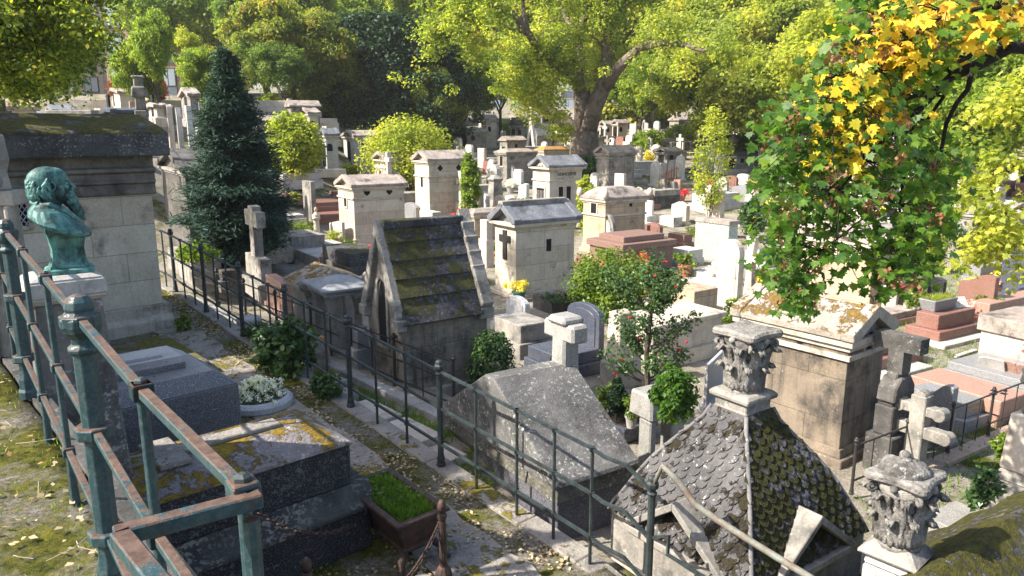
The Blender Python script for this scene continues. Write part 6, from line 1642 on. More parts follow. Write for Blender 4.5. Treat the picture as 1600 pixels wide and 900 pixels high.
def building(label, px0, px1, ybase, top, yy, wallm, floors, bays, winm, name='apartment_building'):
    a = yz(px0, ybase, yy); b = yz(px1, ybase, yy); W = b.x - a.x; z0 = -2.5; H = yz(px0, top, yy).z - z0
    t = thing(name, label, 'building', (a.x, yy, z0))
    part(t, 'wall', MB().box(0, 0, 0, W, 10, H), wallm)
    part(t, 'roof', MB().box(-.3, -.3, H, W + .3, 10.3, H + .5), MT['slate'])
    for i in range(floors):
        for j in range(bays):
            x = W * (j + .5) / bays; z = 3.2 + i * 3.1; ww = W / bays * .62
            o = part(t, 'window', MB().box(x - ww / 2, -.12, z, x + ww / 2, .02, z + 1.7), winm)
            part(o, 'pane', MB().box(x - ww / 2 + .08, -.14, z + .1, x - .04, -.125, z + 1.6).box(x + .04, -.14, z + .1, x + ww / 2 - .08, -.125, z + 1.6), plain('window_glass', (.25, .3, .36), .1, (.35, .4, .45)))
            part(t, 'spandrel', MB().box(x - ww / 2, -.10, z - .95, x + ww / 2, .02, z - .05), plain('grey_blue_panel', (.14, .17, .22), .5))
    return t
BRK = stone('rosy_brick_far', (.46, .33, .27), (.38, .27, .22), course=(.5, .16), crust=0)
wm = plain('dark_window_frame', (.07, .08, .10), .4)
building('rosy brick building with blue-grey window bands seen between the left trees', 172, 325, 165, -40, 72, BRK, 5, 4, wm)
building('pale rendered building behind the far left tree', -120, 165, 165, -10, 84, MT['cream_plain'], 4, 8, wm, 'building')
building('pale distant building hidden behind the trees on the right', 560, 1100, 200, 60, 150, MT['cream_plain'], 3, 14, wm, 'building')
# ---- grass patches on the right lawn ----
rng = np.random.default_rng(6)
def lawn(rng):
    x = rng.uniform(4, 16); y = rng.uniform(8, 24)
    px, py = proj((x, y, -4.6))
    if not (1350 < px < 1620): return None
    return (x, y, tz(x, y) + .0)
P_ = scatter(9000, lawn, rng); N_ = rng.normal(size=P_.shape) * np.array([1, 1, .2]); V, k = leaf_verts(P_, N_, .10, 'blade', rng, np.array([0, 0, .8]), .6)
o = np_obj('lawn_grass', V, k, G['grass']); tag(o, 'bright green lawn grass between the right-hand tombs', 'grass', kind='stuff')
# ======================= TREES =======================
OCC = [o for o in C.objects if o.parent is None and 'label' in o.keys() and o.location.y > 20]
def skeleton(rng, H, r0, spread, levels=4, first=.28, lean=(0, 0), up=.25, kids=(3, 5)):
    br = []; tips = []
    def grow(p, d, L, r, lev):
        n = 4 if lev else 3; pts = [p]; rad = [r]; q = p.copy(); dd = d.copy()
        for i in range(n):
            dd = (dd + Vector(rng.normal(size=3) * (.10 if lev == 0 else .20)) + Vector((0, 0, up * .3 if lev else 0))).normalized()
            q = q + dd * (L / n); pts.append(q.copy()); rad.append(r * (1 - .42 * (i + 1) / n))
        br.append((pts, rad, lev))
        if lev == levels: tips.append(q); tips.append(pts[-2]); return
        k = int(rng.integers(kids[0], kids[1] + 1)); a0 = rng.uniform(0, 6.28)
        for i in range(k):
            f = 1 if (i == 0 and lev) else rng.uniform(.55, 1.0); j = min(n - 1, int(f * n)); base = pts[j].lerp(pts[j + 1], min(1, f * n - j)) if j < n else pts[-1]
            A = a0 + 6.28 * i / k + rng.uniform(-.4, .4); tilt = rng.uniform(.45, 1.0) * spread * (.45 if (i == 0 and lev) else 1)
            side = dd.cross(Vector((0, 0, 1)) if abs(dd.z) < .95 else Vector((1, 0, 0))).normalized(); s2 = dd.cross(side)
            nd = (dd * math.cos(tilt) + (side * math.cos(A) + s2 * math.sin(A)) * math.sin(tilt)).normalized()
            grow(base.copy(), nd, L * rng.uniform(.62, .85) if lev else H * rng.uniform(.24, .32), rad[j] * rng.uniform(.5, .68), lev + 1)
    grow(Vector((0, 0, -.3)), Vector((lean[0], lean[1], 1)).normalized(), H * first + .3, r0, 0)
    return br, tips
def tree_meshes(seed, H=10., r0=.28, spread=.85, levels=4, n_each=92, leaf=.245, rad=.84, **k):
    rng = np.random.default_rng(seed); br, tips = skeleton(rng, H, r0, spread, levels, **k)
    m = MB()
    for pts, rd, lev in br:
        if lev <= 3: m.tube(pts, rd, 8 if lev < 2 else 5 if lev == 2 else 4)
    me = bpy.data.meshes.new('trunk'); me.from_pydata(m.v, [], m.f); me.polygons.foreach_set('use_smooth', [True] * len(me.polygons)); me.materials.append(MT['bark'])
    c = np.array([tuple(t_) for t_ in tips])
    c2 = np.r_[c, c[rng.permutation(len(c))[:len(c) // 3]] * np.array([.7, .7, .85])]; P_, N_ = clump_pts(rng, c2, n_each, rad, .55); V, kk = leaf_verts(P_, N_, leaf, 'leaf', rng)
    cm = np_mesh('crown', V, kk); cm.materials.append(G['green'])
    return me, cm, float(c[:, 2].max()), len(c)
VAR = [tree_meshes(101, spread=.80), tree_meshes(102, spread=.95, kids=(3, 4)), tree_meshes(103, spread=.7, first=.34), tree_meshes(104, spread=1.0, first=.22)]
VARL = [tree_meshes(111, spread=1.0, first=.12, n_each=80, leaf=.20)]
def TREE(label, px, py, depth, top, var, mat, sxy=1., rz=0., base=None, name='tree', crown='crown', group=None):
    trunk_m, crown_m, hz, _ = VAR[var] if var >= 0 else VARL[0]
    Cp = Vector(base) if base is not None else ony(px, 300, depth); Cp = Vector((Cp.x, depth, tz(Cp.x, depth)))
    h = (ony(px, top, depth).z - Cp.z); s = h / (hz + .6)
    t = thing(name, label, 'tree', tuple(Cp), rz, group); t.scale = (s * sxy, s * sxy, s)
    for nm, me_, mt_ in (('trunk', trunk_m, MT['bark']), (crown, crown_m, G[mat])):
        o = bpy.data.objects.new(nm, me_); C.objects.link(o); o.parent = t
        o.material_slots[0].link = 'OBJECT'; o.material_slots[0].material = mt_
    return t
# back rows: (px, depth, top, variant, leaves, width factor, rotation, label)
rows = [
 # rear wall of trees
 (40, 78, -60, 0, 'deep', 1.1, .3, 'dark tree in the rear wall of trees, far left behind the yellowing maple'),
 (350, 74, -60, 2, 'green', 1.0, 1.2, 'green tree behind the twin trunks, right of the brick building'),
 (430, 84, -70, 1, 'olive', 1.0, 2.2, 'olive tree in the rear wall behind the orange-topped maple'),
 (560, 88, -60, 3, 'green', 1.0, .2, 'green tree whose top shows above the dark yew'),
 (665, 92, -30, 2, 'orange', .9, 1.9, 'thin orange-tinged tree left of the big forked tree, in the rear row'),
 (745, 90, -70, 0, 'lime', 1.0, 2.9, 'bright tree behind the left arm of the big forked tree'),
 (850, 92, -80, 1, 'yellow', 1.1, 4.2, 'yellow-green tree directly behind the big forked tree'),
 (985, 94, -80, 3, 'olive', 1.1, 5.0, 'olive tree behind the right arm of the big forked tree'),
 (1100, 88, -70, 2, 'green', 1.1, 0.9, 'green tree in the rear row behind the pale chestnut'),
 (1210, 84, -70, 0, 'lime', 1.2, 3.3, 'bright lime tree in the rear row left of the maple branch'),
 (1320, 86, -70, 1, 'olive', 1.2, 1.5, 'olive tree in the rear row hidden by the maple branch'),
 (1430, 82, -60, 3, 'green', 1.2, 2.4, 'green tree in the rear row behind the black branch'),
 (1560, 80, -60, 2, 'olive', 1.2, 4.4, 'olive tree in the rear row at the right edge'),
 (1680, 70, -60, 0, 'green', 1.2, 5.4, 'green tree whose crown reaches in at the right edge'),
 (640, 80, -40, 0, 'yellow', .9, 4.4, 'yellow-tinged tree right of the yew top in the rear row'),
 (500, 70, -50, 2, 'green', .9, 5.1, 'green tree filling the gap behind orange-topped maple and yew'),
 (300, 66, -60, 1, 'green', .9, 0.1, 'green tree behind and above the round-headed tree'),
 (1150, 74, -50, 2, 'yellow', 1.0, 1.0, 'yellow-green tree between pale chestnut and the maple branch'),
 (905, 78, -60, 0, 'lime', 1.1, 2.0, 'lime tree filling the view between the forks of the big tree'),
 (1020, 76, -60, 2, 'yellow', 1.0, 3.0, 'yellow tree right behind the long right arm of the big tree'),
 (1500, 66, -60, 1, 'yellow', 1.0, 1.7, 'yellow-green tree behind the black branch on the right'),
 # middle row
 (20, 52, 10, 3, 'green', 1.0, 2.0, 'green tree low behind the yellowing maple at the far left'),
 (350, 44, 70, 3, 'green', .75, 3.0, 'low broad green tree hiding the slope just right of the spruce top'),
 (455, 48, 60, 1, 'deep', .85, .4, 'deep green tree in front of the orange-topped maple'),
 (535, 54, 70, 3, 'green', .8, 1.9, 'green tree at the left flank of the dark yew'),
 (690, 56, 95, 3, 'olive', .7, 2.9, 'olive tree at the right flank of the dark yew'),
 (105, 46, -20, 1, 'green', 1.0, 1.1, 'green tree left of the brick building'),
 (262, 40, 8, 2, 'green', .62, .5, 'round-headed green tree on the left of the twin trunks'),
 (330, 50, 40, 0, 'lime', .7, 2.5, 'bright lime tree between twin trunks and spruce'),
 (398, 60, -30, 2, 'deep', .9, 3.7, 'deep green tree just behind the top of the spruce'),
 (470, 52, -20, 3, 'orange', .85, 2.0, 'green maple with an orange-tinged top between spruce and yew'),
 (720, 62, 70, 1, 'green', .75, 4.0, 'small green tree right of the arching shrub'),
 (780, 66, 60, 2, 'deep', .8, 1.0, 'deep green small tree left of the big forked trunk'),
 (1000, 60, 80, 1, 'green', .8, 2.2, 'small green tree right of the big forked trunk'),
 (1085, 50, 5, 0, 'olive', .95, .8, 'pale olive chestnut tree right of the big forked tree'),
 (1180, 54, 60, 3, 'yellow', .9, 2.8, 'yellow-green tree with two slim trunks right of the pale chestnut'),
 (1262, 44, -10, 1, 'lime', .9, 3.9, 'bright yellow-lime tree just left of the maple branch'),
 (1395, 48, 50, 3, 'deep', .95, 4.9, 'deep green tree seen below the black branch'),
 (1545, 36, -20, 0, 'green', .95, 5.9, 'green tree with a pale leaning trunk at the right'),
]
for px_, dep_, top_, var_, mat_, sx_, rz_, lab in rows: TREE(lab, px_, 0, dep_, top_, var_, mat_, sx_, rz_)
# dark yew
b = ony(608, 215, 58); t = thing('yew_tree', 'huge dark green yew, the darkest tree in the middle distance', 'tree', (b.x, 58, tz(b.x, 58)))
H_ = ony(608, 22, 58).z - tz(b.x, 58); rng = np.random.default_rng(9)
n = 760; A = rng.uniform(0, 6.28, n); f = rng.uniform(0, 1, n); rr2 = 7.4 * np.sqrt(1 - .78 * f ** 1.6) * rng.uniform(.55, 1, n)
c = np.c_[rr2 * np.cos(A), rr2 * np.sin(A) * .8, .6 + f * (H_ - .9)]; P_, N_ = clump_pts(rng, c, 85, .75, .6); V, k = leaf_verts(P_, N_, .24, 'leaf', rng, np.array([0, 0, -.3])); np_obj('crown', V, k, G['yew'], t)
part(t, 'trunk', MB().tube([(0, 0, -.3), (.2, 0, 3), (0, 0, H_ * .8)], [.5, .4, .1], 8), MT['bark'])
# blue spruce
b = onz(378, 425, -3.9); b = Vector((b.x, b.y, tz(b.x, b.y))); t = thing('blue_spruce', 'dense dark blue-green spruce standing left of the gravestones', 'tree', tuple(b)); H_ = up_to(b, 76); wd = 136 / F * b.y / 2
rng = np.random.default_rng(19); m = MB(); m.tube([(0, 0, -.3), (0, 0, H_ * .5), (0, 0, H_)], [.14, .09, .01], 8); part(t, 'trunk', m, MT['bark'])
tiers_ = 44; PP = []; NN = []; TT = []
for i in range(tiers_):
    f = (i + rng.uniform(-.3, .3)) / tiers_; f = max(.0, f); z = H_ * (.17 + .83 * f); L_ = wd * 1.05 * float(np.interp(f, [0, .08, .22, .5, .7, .85, 1], [.42, .82, 1, .80, .50, .22, .02])) * (1 + .12 * math.sin(i * 1.7)) + .06
    nb = int(7 + 8 * (1 - f))
    for j in range(nb):
        A = rng.uniform(0, 6.28); l = L_ * rng.uniform(.55, 1.18); ns = int(l / .07) + 2; d = np.array([math.cos(A), math.sin(A), 0])
        for q in range(ns):
            g_ = (q + .5) / ns; c = d * l * g_ + np.array([0, 0, z - .20 * l * g_ + .16 * l * g_ ** 2])
            w_ = .28 * (1 - g_ * .6) * l ** .4; k = 26
            off = rng.normal(size=(k, 3)) * np.array([w_, w_, .07]); PP.append(c + off); TT.append(np.repeat((d + np.array([0, 0, .15]))[None], k, 0)); NN.append(rng.normal(size=(k, 3)) * .5 + np.array([0, 0, 1.]))
PP = np.concatenate(PP); NN = np.concatenate(NN); TT = np.concatenate(TT)
sel = rng.permutation(len(PP))[:90000]
V, k = leaf_verts(PP[sel], NN[sel], .13, 'needle', rng, TT[sel] + rng.normal(size=(len(sel), 3)) * .3); np_obj('needles', V, k, G['spruce'], t)

# ---- hand-shaped trees: limbs laid out from the photo, at their own depths ----
def limb_pts(path, dep0):
    return [ony(px_, py_, dep0 + dd) for px_, py_, dd in path]
def sub_limbs(rng, pts, r, n, L, m, tips, droop=0., lev=2):
    """side branches on a limb"""
    tot = len(pts) - 1
    for i in range(n):
        f = rng.uniform(.25, 1) * tot; j = min(tot - 1, int(f)); p = pts[j].lerp(pts[j + 1], f - j)
        d = Vector(rng.normal(size=3)) + (pts[j + 1] - pts[j]).normalized() * .9 + Vector((0, 0, .25 - droop)); d.normalize()
        l = L * rng.uniform(.5, 1.1); mid = p + d * l * .5 + Vector((0, 0, .06 * l)); e = p + d * l + Vector(rng.normal(size=3)) * .1 * l + Vector((0, 0, -droop * l * .4))
        m.tube([p, mid, e], [r * .5, r * .32, r * .12], 5); tips.append(e); tips.append(mid)
        if lev: sub_limbs(rng, [p, mid, e], r * .5, 2, L * .55, m, tips, droop, lev - 1)
D0 = 45.
t0_ = ony(915, 240, D0); tzz = tz(t0_.x, D0)
t = thing('big_tree', 'big forked tree with yellow-green crown and pale trunk in the centre distance', 'tree', (0, 0, 0)); t.location = (t0_.x, D0, tzz)
off = Vector(t.location)
limbs = [
 ([(912, 300, 0), (912, 240, 0), (914, 205, 0)], [.98, .88, .84]),
 ([(914, 215, 0), (880, 188, .5), (840, 165, 1.5), (820, 130, 3), (800, 90, 4)], [.5, .36, .26, .18, .1]),
 ([(914, 212, 0), (908, 160, -.3), (903, 120, -.5), (880, 112, -1), (862, 105, -2), (850, 95, -3)], [.6, .46, .40, .28, .2, .12]),
 ([(903, 130, -.5), (908, 100, 0), (905, 60, .6), (880, 20, 1), (870, -40, 1.5)], [.36, .26, .2, .16, .1]),
 ([(914, 212, 0), (928, 170, -.6), (945, 130, -1), (948, 90, -1), (945, 50, -1), (938, 0, -1), (940, -50, -1)], [.66, .5, .46, .30, .26, .2, .12]),
 ([(945, 135, -1), (965, 108, -2), (980, 92, -2.5), (1000, 74, -3), (1035, 66, -4), (1068, 70, -5), (1098, 80, -5.5), (1130, 66, -6)], [.40, .32, .28, .24, .19, .14, .1, .05]),
 ([(948, 60, -1), (960, 35, -.5), (975, 10, 0), (985, -30, 0)], [.22, .18, .14, .08]),
 ([(905, 60, .5), (915, 25, 0), (925, -10, -1), (930, -50, -1)], [.2, .17, .12, .07]),
 ([(850, 95, -2.5), (826, 52, -3.5), (800, 20, -4), (770, 12, -5), (735, 15, -5.5), (695, 32, -6)], [.2, .2, .16, .12, .09, .04]),
 ([(826, 52, -3.5), (790, 40, -4), (755, 48, -5), (720, 50, -5), (690, 62, -5)], [.15, .12, .09, .06, .03]),
 ([(826, 52, -3.5), (818, 20, -3.5), (815, -40, -3)], [.14, .11, .07]),
 ([(840, 165, 1.5), (830, 150, -1), (845, 130, -2), (825, 120, -3)], [.2, .15, .1, .05]),
]
rng = np.random.default_rng(31); m = MB(); tips = []
for path, rd in limbs:
    pts = limb_pts(path, D0); m.tube(pts, rd, 10)
    if path[0][1] < 300: sub_limbs(rng, pts[1:], max(.06, rd[-1] * 1.4), 13, 1.9, m, tips, .1, 1)
m.v = [tuple(Vector(v_) - off) for v_ in m.v]
part(t, 'trunk', m, stone('pale_bark', (.26, .21, .17), (.13, .10, .08), sc=4, streak=.6, crust_col=(.05, .04, .035), bump=1.0, bdist=.08), smooth=True)  # paler brown-grey bark mix over trunk and limbs
c = np.array([tuple(q - off) for q in tips])
extra = np.c_[rng.uniform(-11, 9.5, 60), rng.uniform(-6, 4, 60), np.full(60, ony(915, 40, D0).z - off.z) + rng.uniform(-4.0, 5, 60)]
c = np.r_[c, extra]
def project_ok(p): return True
P_, N_ = clump_pts(rng, c, 50, .62, .7); V, k = leaf_verts(P_, N_, .17, 'leaf', rng); np_obj('crown', V, k, G['yellow'], t)
low = [tuple(ony(px_, py_, D0 - 3) - off) for px_, py_ in ((850, 150), (835, 165), (860, 170), (875, 180), (828, 175), (845, 185), (868, 155), (850, 140), (885, 200), (880, 215), (870, 207), (820, 70), (850, 80), (830, 90), (880, 90))]
P_, N_ = clump_pts(rng, np.array(low), 190, .95, .6); V, k = leaf_verts(P_, N_, .17, 'leaf', rng); np_obj('low_foliage', V, k, G['lime'], t)

# ---- near tree at the top left ----
t = thing('maple_tree', 'yellowing maple overhanging the top left corner with dark twigs', 'tree', (-12.5, 12.0, -3.4)); off = Vector(t.location)
rng = np.random.default_rng(41); m = MB(); tips = []
m.tube([(-12.5, 12, -3.8), (-12.4, 12, -1), (-12.2, 12.1, 2)], [.36, .30, .27], 10)
limbs = [([(-140, 60, 0), (-60, 70, 0), (10, 60, 1), (55, 40, 1.4), (95, 15, 2)], [.2, .13, .08, .05, .02]),
 ([(-140, 60, 0), (-60, 20, -1), (0, -10, 0), (60, -40, 1), (120, -60, 2)], [.2, .14, .1, .07, .03]),
 ([(-140, 90, 0), (-50, 95, 1), (0, 105, 2), (50, 125, 2.5), (110, 130, 3)], [.16, .1, .06, .04, .02]),
 ([(-140, 60, 0), (-90, 0, 2), (-20, -60, 3), (80, -100, 4), (160, -90, 4)], [.2, .15, .1, .06, .03]),
 ([(-140, 60, 0), (-200, -60, -3), (-200, -200, -5)], [.2, .15, .08]),
 ([(-140, 60, 0), (-300, 0, -4), (-450, -60, -6)], [.2, .14, .06]),
 ([(-140, 60, 0), (-180, -100, 1), (-100, -260, 2), (0, -320, 2)], [.2, .14, .1, .05])]
for path, rd in limbs:
    pts = limb_pts(path, 13.2); m.tube(pts, rd, 7); sub_limbs(rng, pts, max(.025, rd[-1] * 1.2), 12, 1.15, m, tips, .15, 1)
m.v = [tuple(Vector(v_) - off) for v_ in m.v]; part(t, 'trunk', m, MT['bark_black'])
c = np.array([tuple(q - off) for q in tips]); keep = []
for q in c:
    px_, py_ = proj(Vector(q) + off); keep.append(not (px_ > 172 or (py_ > 150 and px_ > -100)))
c = c[np.array(keep)]
P_, N_ = clump_pts(rng, c, 90, .42, .7); V, k = leaf_verts(P_, N_, .085, 'leaf', rng); np_obj('crown', V, k, G['yellow'], t)
P_, N_ = clump_pts(rng, c, 70, .46, .7); V, k = leaf_verts(P_, N_, .085, 'leaf', rng); np_obj('inner_foliage', V, k, G['deep'], t)

# ---- overhanging maple branch on the right ----
t = thing('sycamore_tree', 'overhanging sycamore branch with large green and golden leaves at the top right', 'tree', (8.2, 7.2, -4.6)); off = Vector(t.location); DM = 6.6
rng = np.random.default_rng(51); m = MB(); tw = []
m.tube([(8.2, 7.2, -5), (8.1, 7.2, -2), (7.9, 7.2, 1.2), (7.6, 7.1, 4.5)], [.30, .26, .23, .16], 12)
main = [ony(2100, -60, 7.1), ony(1750, 70, 7.0), ony(1640, 75, 6.9), ony(1580, 73, 6.8), ony(1530, 100, 6.7), ony(1490, 118, 6.65), ony(1455, 150, 6.6), ony(1430, 178, 6.6), ony(1390, 210, 6.5), ony(1350, 250, 6.4), ony(1310, 300, 6.4)]
m.tube(main, [.15, .085, .07, .058, .052, .045, .036, .028, .02, .014, .008], 8)
M2 = [([(1580, 73, .1), (1555, 58, .1), (1540, 60, .1), (1512, 90, 0), (1490, 100, 0), (1478, 106, 0), (1490, 118, 0)], [.032, .028, .024, .022, .02, .018, .02]),
 ([(1520, 106, 0), (1512, 140, 0), (1495, 160, 0), (1478, 195, .1), (1470, 240, .1), (1455, 300, .2), (1430, 345, .2), (1420, 400, .2), (1410, 430, .2)], [.024, .022, .02, .018, .015, .012, .010, .008, .005]),
 ([(1465, 145, 0), (1430, 150, -.1), (1400, 160, -.1), (1350, 170, -.2), (1300, 190, -.2)], [.022, .018, .014, .01, .005]),
 ([(1490, 118, 0), (1475, 150, .2), (1440, 200, .3), (1400, 280, .3), (1350, 340, .3), (1300, 380, .3), (1265, 430, .3)], [.02, .018, .016, .013, .01, .008, .005]),
 ([(1430, 178, 0), (1420, 240, -.1), (1405, 320, -.1), (1410, 370, -.1), (1420, 410, 0)], [.018, .015, .012, .008, .005]),
 ([(1750, 70, .3), (1640, 0, .2), (1540, -30, .1), (1440, -10, 0), (1380, 30, 0), (1335, 70, -.1), (1310, 120, -.1)], [.05, .04, .032, .024, .018, .012, .007]),
 ([(1640, 0, .2), (1560, 10, -.2), (1480, 20, -.3), (1420, 60, -.3), (1370, 110, -.3), (1340, 160, -.3)], [.03, .024, .018, .014, .01, .006]),
 ([(1390, 210, 0), (1330, 230, .2), (1270, 230, .3), (1215, 260, .4), (1190, 300, .4)], [.014, .012, .01, .007, .004]),
 ([(1350, 250, 0), (1290, 300, .1), (1240, 350, .2), (1215, 400, .2), (1220, 440, .2)], [.012, .01, .008, .006, .004]),
 ([(1320, 290, 0), (1310, 340, -.1), (1285, 390, -.1), (1250, 440, -.1)], [.01, .008, .006, .004]),
 ([(1300, 190, -.2), (1250, 180, 0), (1215, 200, .2), (1190, 240, .3)], [.01, .008, .006, .004])]
allp = [main]
for path, rd in M2: pts = limb_pts(path, DM); m.tube(pts, rd, 6); allp.append(pts)
# region the leaves hang in, as seen in the photo: rows of (py, px_left, px_right)
prof_ = [(-30, 1330, 1640), (20, 1325, 1620), (60, 1300, 1500), (110, 1290, 1480), (160, 1215, 1440), (200, 1195, 1470), (250, 1180, 1500), (300, 1180, 1495), (350, 1200, 1470), (400, 1195, 1455), (440, 1205, 1440), (470, 1225, 1275)]
def span(py):
    for (a0, l0, r0), (a1, l1, r1) in zip(prof_, prof_[1:]):
        if a0 <= py <= a1: f = (py - a0) / (a1 - a0); return l0 + (l1 - l0) * f, r0 + (r1 - r0) * f
    return None
cl = []
while len(cl) < 520:
    py_ = rng.uniform(-25, 470); l_, r_ = span(py_)
    px_ = rng.uniform(l_, r_)
    if rng.random() > (r_ - l_) / 320 + .25: continue
    if 120 < py_ < 190 and 1420 < px_ < 1520 and rng.random() < .7: continue
    if py_ > 455 and px_ > 1280: continue
    if py_ > 330 and 1285 < px_ < 1345 and rng.random() < .75: continue
    cl.append((px_, py_, ony(px_, py_, DM + rng.normal() * .38)))
flat = [p for ps in allp for p in ps]
PG_, NG_, PY_, NY_, PBR, NB_ = [], [], [], [], [], []
for px_, py_, p in cl:
    # twig from nearest limb point above it
    q = min(flat, key=lambda a: (a - p).length + (0 if a.z > p.z - .05 else .5))
    mid = q.lerp(p, .55) + Vector((0, 0, .05)); m.tube([q, mid, p], [.006, .0045, .003], 4)
    n = int(rng.integers(5, 10))
    gp = .92 * math.exp(-(((px_ - 1338 - (200 - py_) * .42) / 62) ** 2)) if py_ < 250 else .03
    if py_ < 70: gp += .45 * math.exp(-(((px_ - 1530) / 70) ** 2))
    gold = rng.random() < gp
    if py_ < 40 and px_ > 1500 and rng.random() < .5: gold = True
    if 150 < py_ and px_ < 1262: gold = False
    for i in range(n):
        o_ = Vector(rng.normal(size=3)) * .085; o_.z -= .03
        nrm = np.array([-.25, -.75, .65]) + rng.normal(size=3) * .55
        gold = gold if rng.random() < .8 else (rng.random() < gp * .5)
        (PY_ if gold else PG_).append(tuple(p + o_ - off)); (NY_ if gold else NG_).append(nrm)
    if rng.random() < .33:
        for i in range(18): PBR.append(tuple(p - off + Vector(rng.normal(size=3)) * .035 - Vector((0, 0, .06)))); NB_.append(rng.normal(size=3))
m.v = [tuple(Vector(v_) - off) for v_ in m.v]; part(t, 'trunk', m, MT['bark_black'], smooth=True)
for P_, N_, mt_, nm, sz, shp in ((PG_, NG_, G['maple'], 'green_leaves', .090, 'maple'), (PY_, NY_, G['gold'], 'golden_leaves', .096, 'maple'), (PBR, NB_, G['brown'], 'seed_bunches', .045, 'leaf')):
    V, k = leaf_verts(np.array(P_), np.array(N_), sz, shp, rng, np.array([0, -.1, -1.]), .25); np_obj(nm, V, k, mt_, t)

# ---- small bright tree whose leaves reach in at the right edge ----
t = thing('young_maple', 'bright yellow-green young maple reaching in from the right edge, above the speckled headstone', 'tree', (13.8, 15.2, -4.6)); off = Vector(t.location)
rng = np.random.default_rng(61); m = MB(); tips = []
m.tube([(13.8, 15.2, -5), (13.7, 15.2, -2), (13.4, 15.2, 1.5)], [.16, .13, .09], 8)
for path, rd in (([(1720, 250, 0), (1640, 300, 0), (1580, 330, -.3), (1530, 350, -.4), (1510, 372, -.4)], [.07, .05, .03, .02, .01]), ([(1720, 230, 0), (1650, 250, 0), (1590, 260, 0), (1545, 275, .2), (1520, 300, .3)], [.06, .045, .03, .02, .01]),
                 ([(1720, 200, 0), (1650, 150, 0), (1600, 140, 0), (1560, 165, 0)], [.06, .045, .03, .01]), ([(1720, 270, 0), (1660, 340, 0), (1600, 370, 0), (1550, 385, 0)], [.05, .04, .02, .01]), ([(1720, 200, 0), (1800, 60, 0), (1780, -80, 0)], [.07, .05, .03])):
    pts = limb_pts(path, 15.2); m.tube(pts, rd, 6); sub_limbs(rng, pts[1:], .02, 8, .75, m, tips, .25, 1)
m.v = [tuple(Vector(v_) - off) for v_ in m.v]; part(t, 'trunk', m, MT['bark'])
c = np.array([tuple(q - off) for q in tips]); P_, N_ = clump_pts(rng, c, 13, .30, .6)
V, k = leaf_verts(P_, N_, .125, 'maple', rng, np.array([0, 0, -.6])); np_obj('crown', V, k, G['lime'], t)
# ---- unseen tree on the left terrace, placed only to cast shade ----
TREE('tall unseen tree on the left terrace, placed to shade the bust and tombs', 0, 0, 5.5, 0, 1, 'green', 1, base=(-9.8, -.4, -1.9)).scale = (.5, .5, .78)
# coloured shrubs under the brick building
bush('coral-red leaved small tree left of the heavy hill cross', 195, 165, 44, 118, 'red', .17, 60, 50, depth=44, name='small_tree', cat='tree', dz=0)
bush('coral-red leaved small tree right of the heavy hill cross', 244, 160, 36, 120, 'red', .17, 60, 50, depth=45, name='small_tree', cat='tree')
bush('dry golden-brown shrub mass left of the maple trunk on the hill', 422, 190, 40, 145, 'olive', .2, 40, 50, depth=50)
bush('dark rounded bush under the rear trees right of the slender sapling', 1150, 250, 60, 205, 'deep', .2, 60, 60)
bush('dark undergrowth bush near the far right trunk', 1530, 260, 90, 190, 'deep', .2, 70, 60)

# ---- crowded far rows: graves too small to tell apart ----
rng = np.random.default_rng(71); placed = []
def proto_grave(kind, mt_):
    t = thing(('gravestone', 'tomb', 'tomb_house', 'stone_cross')[kind], 'x x x x', ('gravestone', 'tomb', 'mausoleum', 'cross')[kind], (0, -60, -9), 0)
    if kind == 0: headstone(t, ('arch', 'rect', 'clip')[int(rng.integers(3))], 0, 0, .7, 1.15, .18, MT[mt_], 0, plinth=False); part(t, 'ledger', MB().box(.2, -.1, -.1, 1.9, .8, .28), MT[mt_], .01)
    elif kind == 1: part(t, 'base', MB().box(-.1, -.1, -.2, 2.1, 1.0, .35), MT[mt_], .01); part(t, 'chest', MB().box(0, 0, .34, 2, .9, .75), MT[mt_], .01)
    elif kind == 2:
        part(t, 'wall', MB().box(0, 0, -.3, 2.1, 1.4, 2.3), MT[mt_], .01); face_out(part(t, 'roof', MB().prism([(-.15, 2.3), (-.15, 2.42), (.7, 2.85), (1.55, 2.42), (1.55, 2.3)], 'x', -.15, 2.25), MT['roof_stone'], .01))
        opening(t, 'x0', 2.1, 1.4, .7, .2, .6, 1.5, 'rect', None, 'door'); opening(t, 'y0', 2.1, 1.4, 1.05, 1.6, .3, .4, 'arch')
    else: part(t, 'base', MB().box(-.1, -.1, -.2, .5, .6, .6), MT[mt_], .01); part(t, 'cross', MB().prism([(a_ - .05, b_ + .6) for a_, b_ in head_poly('cross', .6, 1.1)], 'x', .1, .25), MT[mt_], .01)
    return t
protos = {}
for kind in range(4):
    for mt_ in (('white', 'pale', 'white_old'), ('pale', 'grn_red', 'grey_plain'), ('cream', 'grey', 'white_old'), ('pale', 'grey_plain'))[kind]: protos[(kind, mt_)] = proto_grave(kind, mt_)
KN = {0: 'gravestone', 1: 'tomb', 2: 'mausoleum', 3: 'cross'}
MN = {'white': 'white', 'pale': 'pale grey', 'white_old': 'weathered white', 'grn_red': 'red granite', 'grey_plain': 'dark grey', 'cream': 'cream stone', 'grey': 'grey stone'}
used_ = set()
zones = [((-4, 34), (36, 72), 200, 'in the crowded far rows under the central trees'), ((-22, -5), (34, 50), 46, 'in the far rows left of centre, between yew and spruce'), ((4, 22), (24, 36), 46, 'among the mid-distance rows right of the ochre mausoleum')]
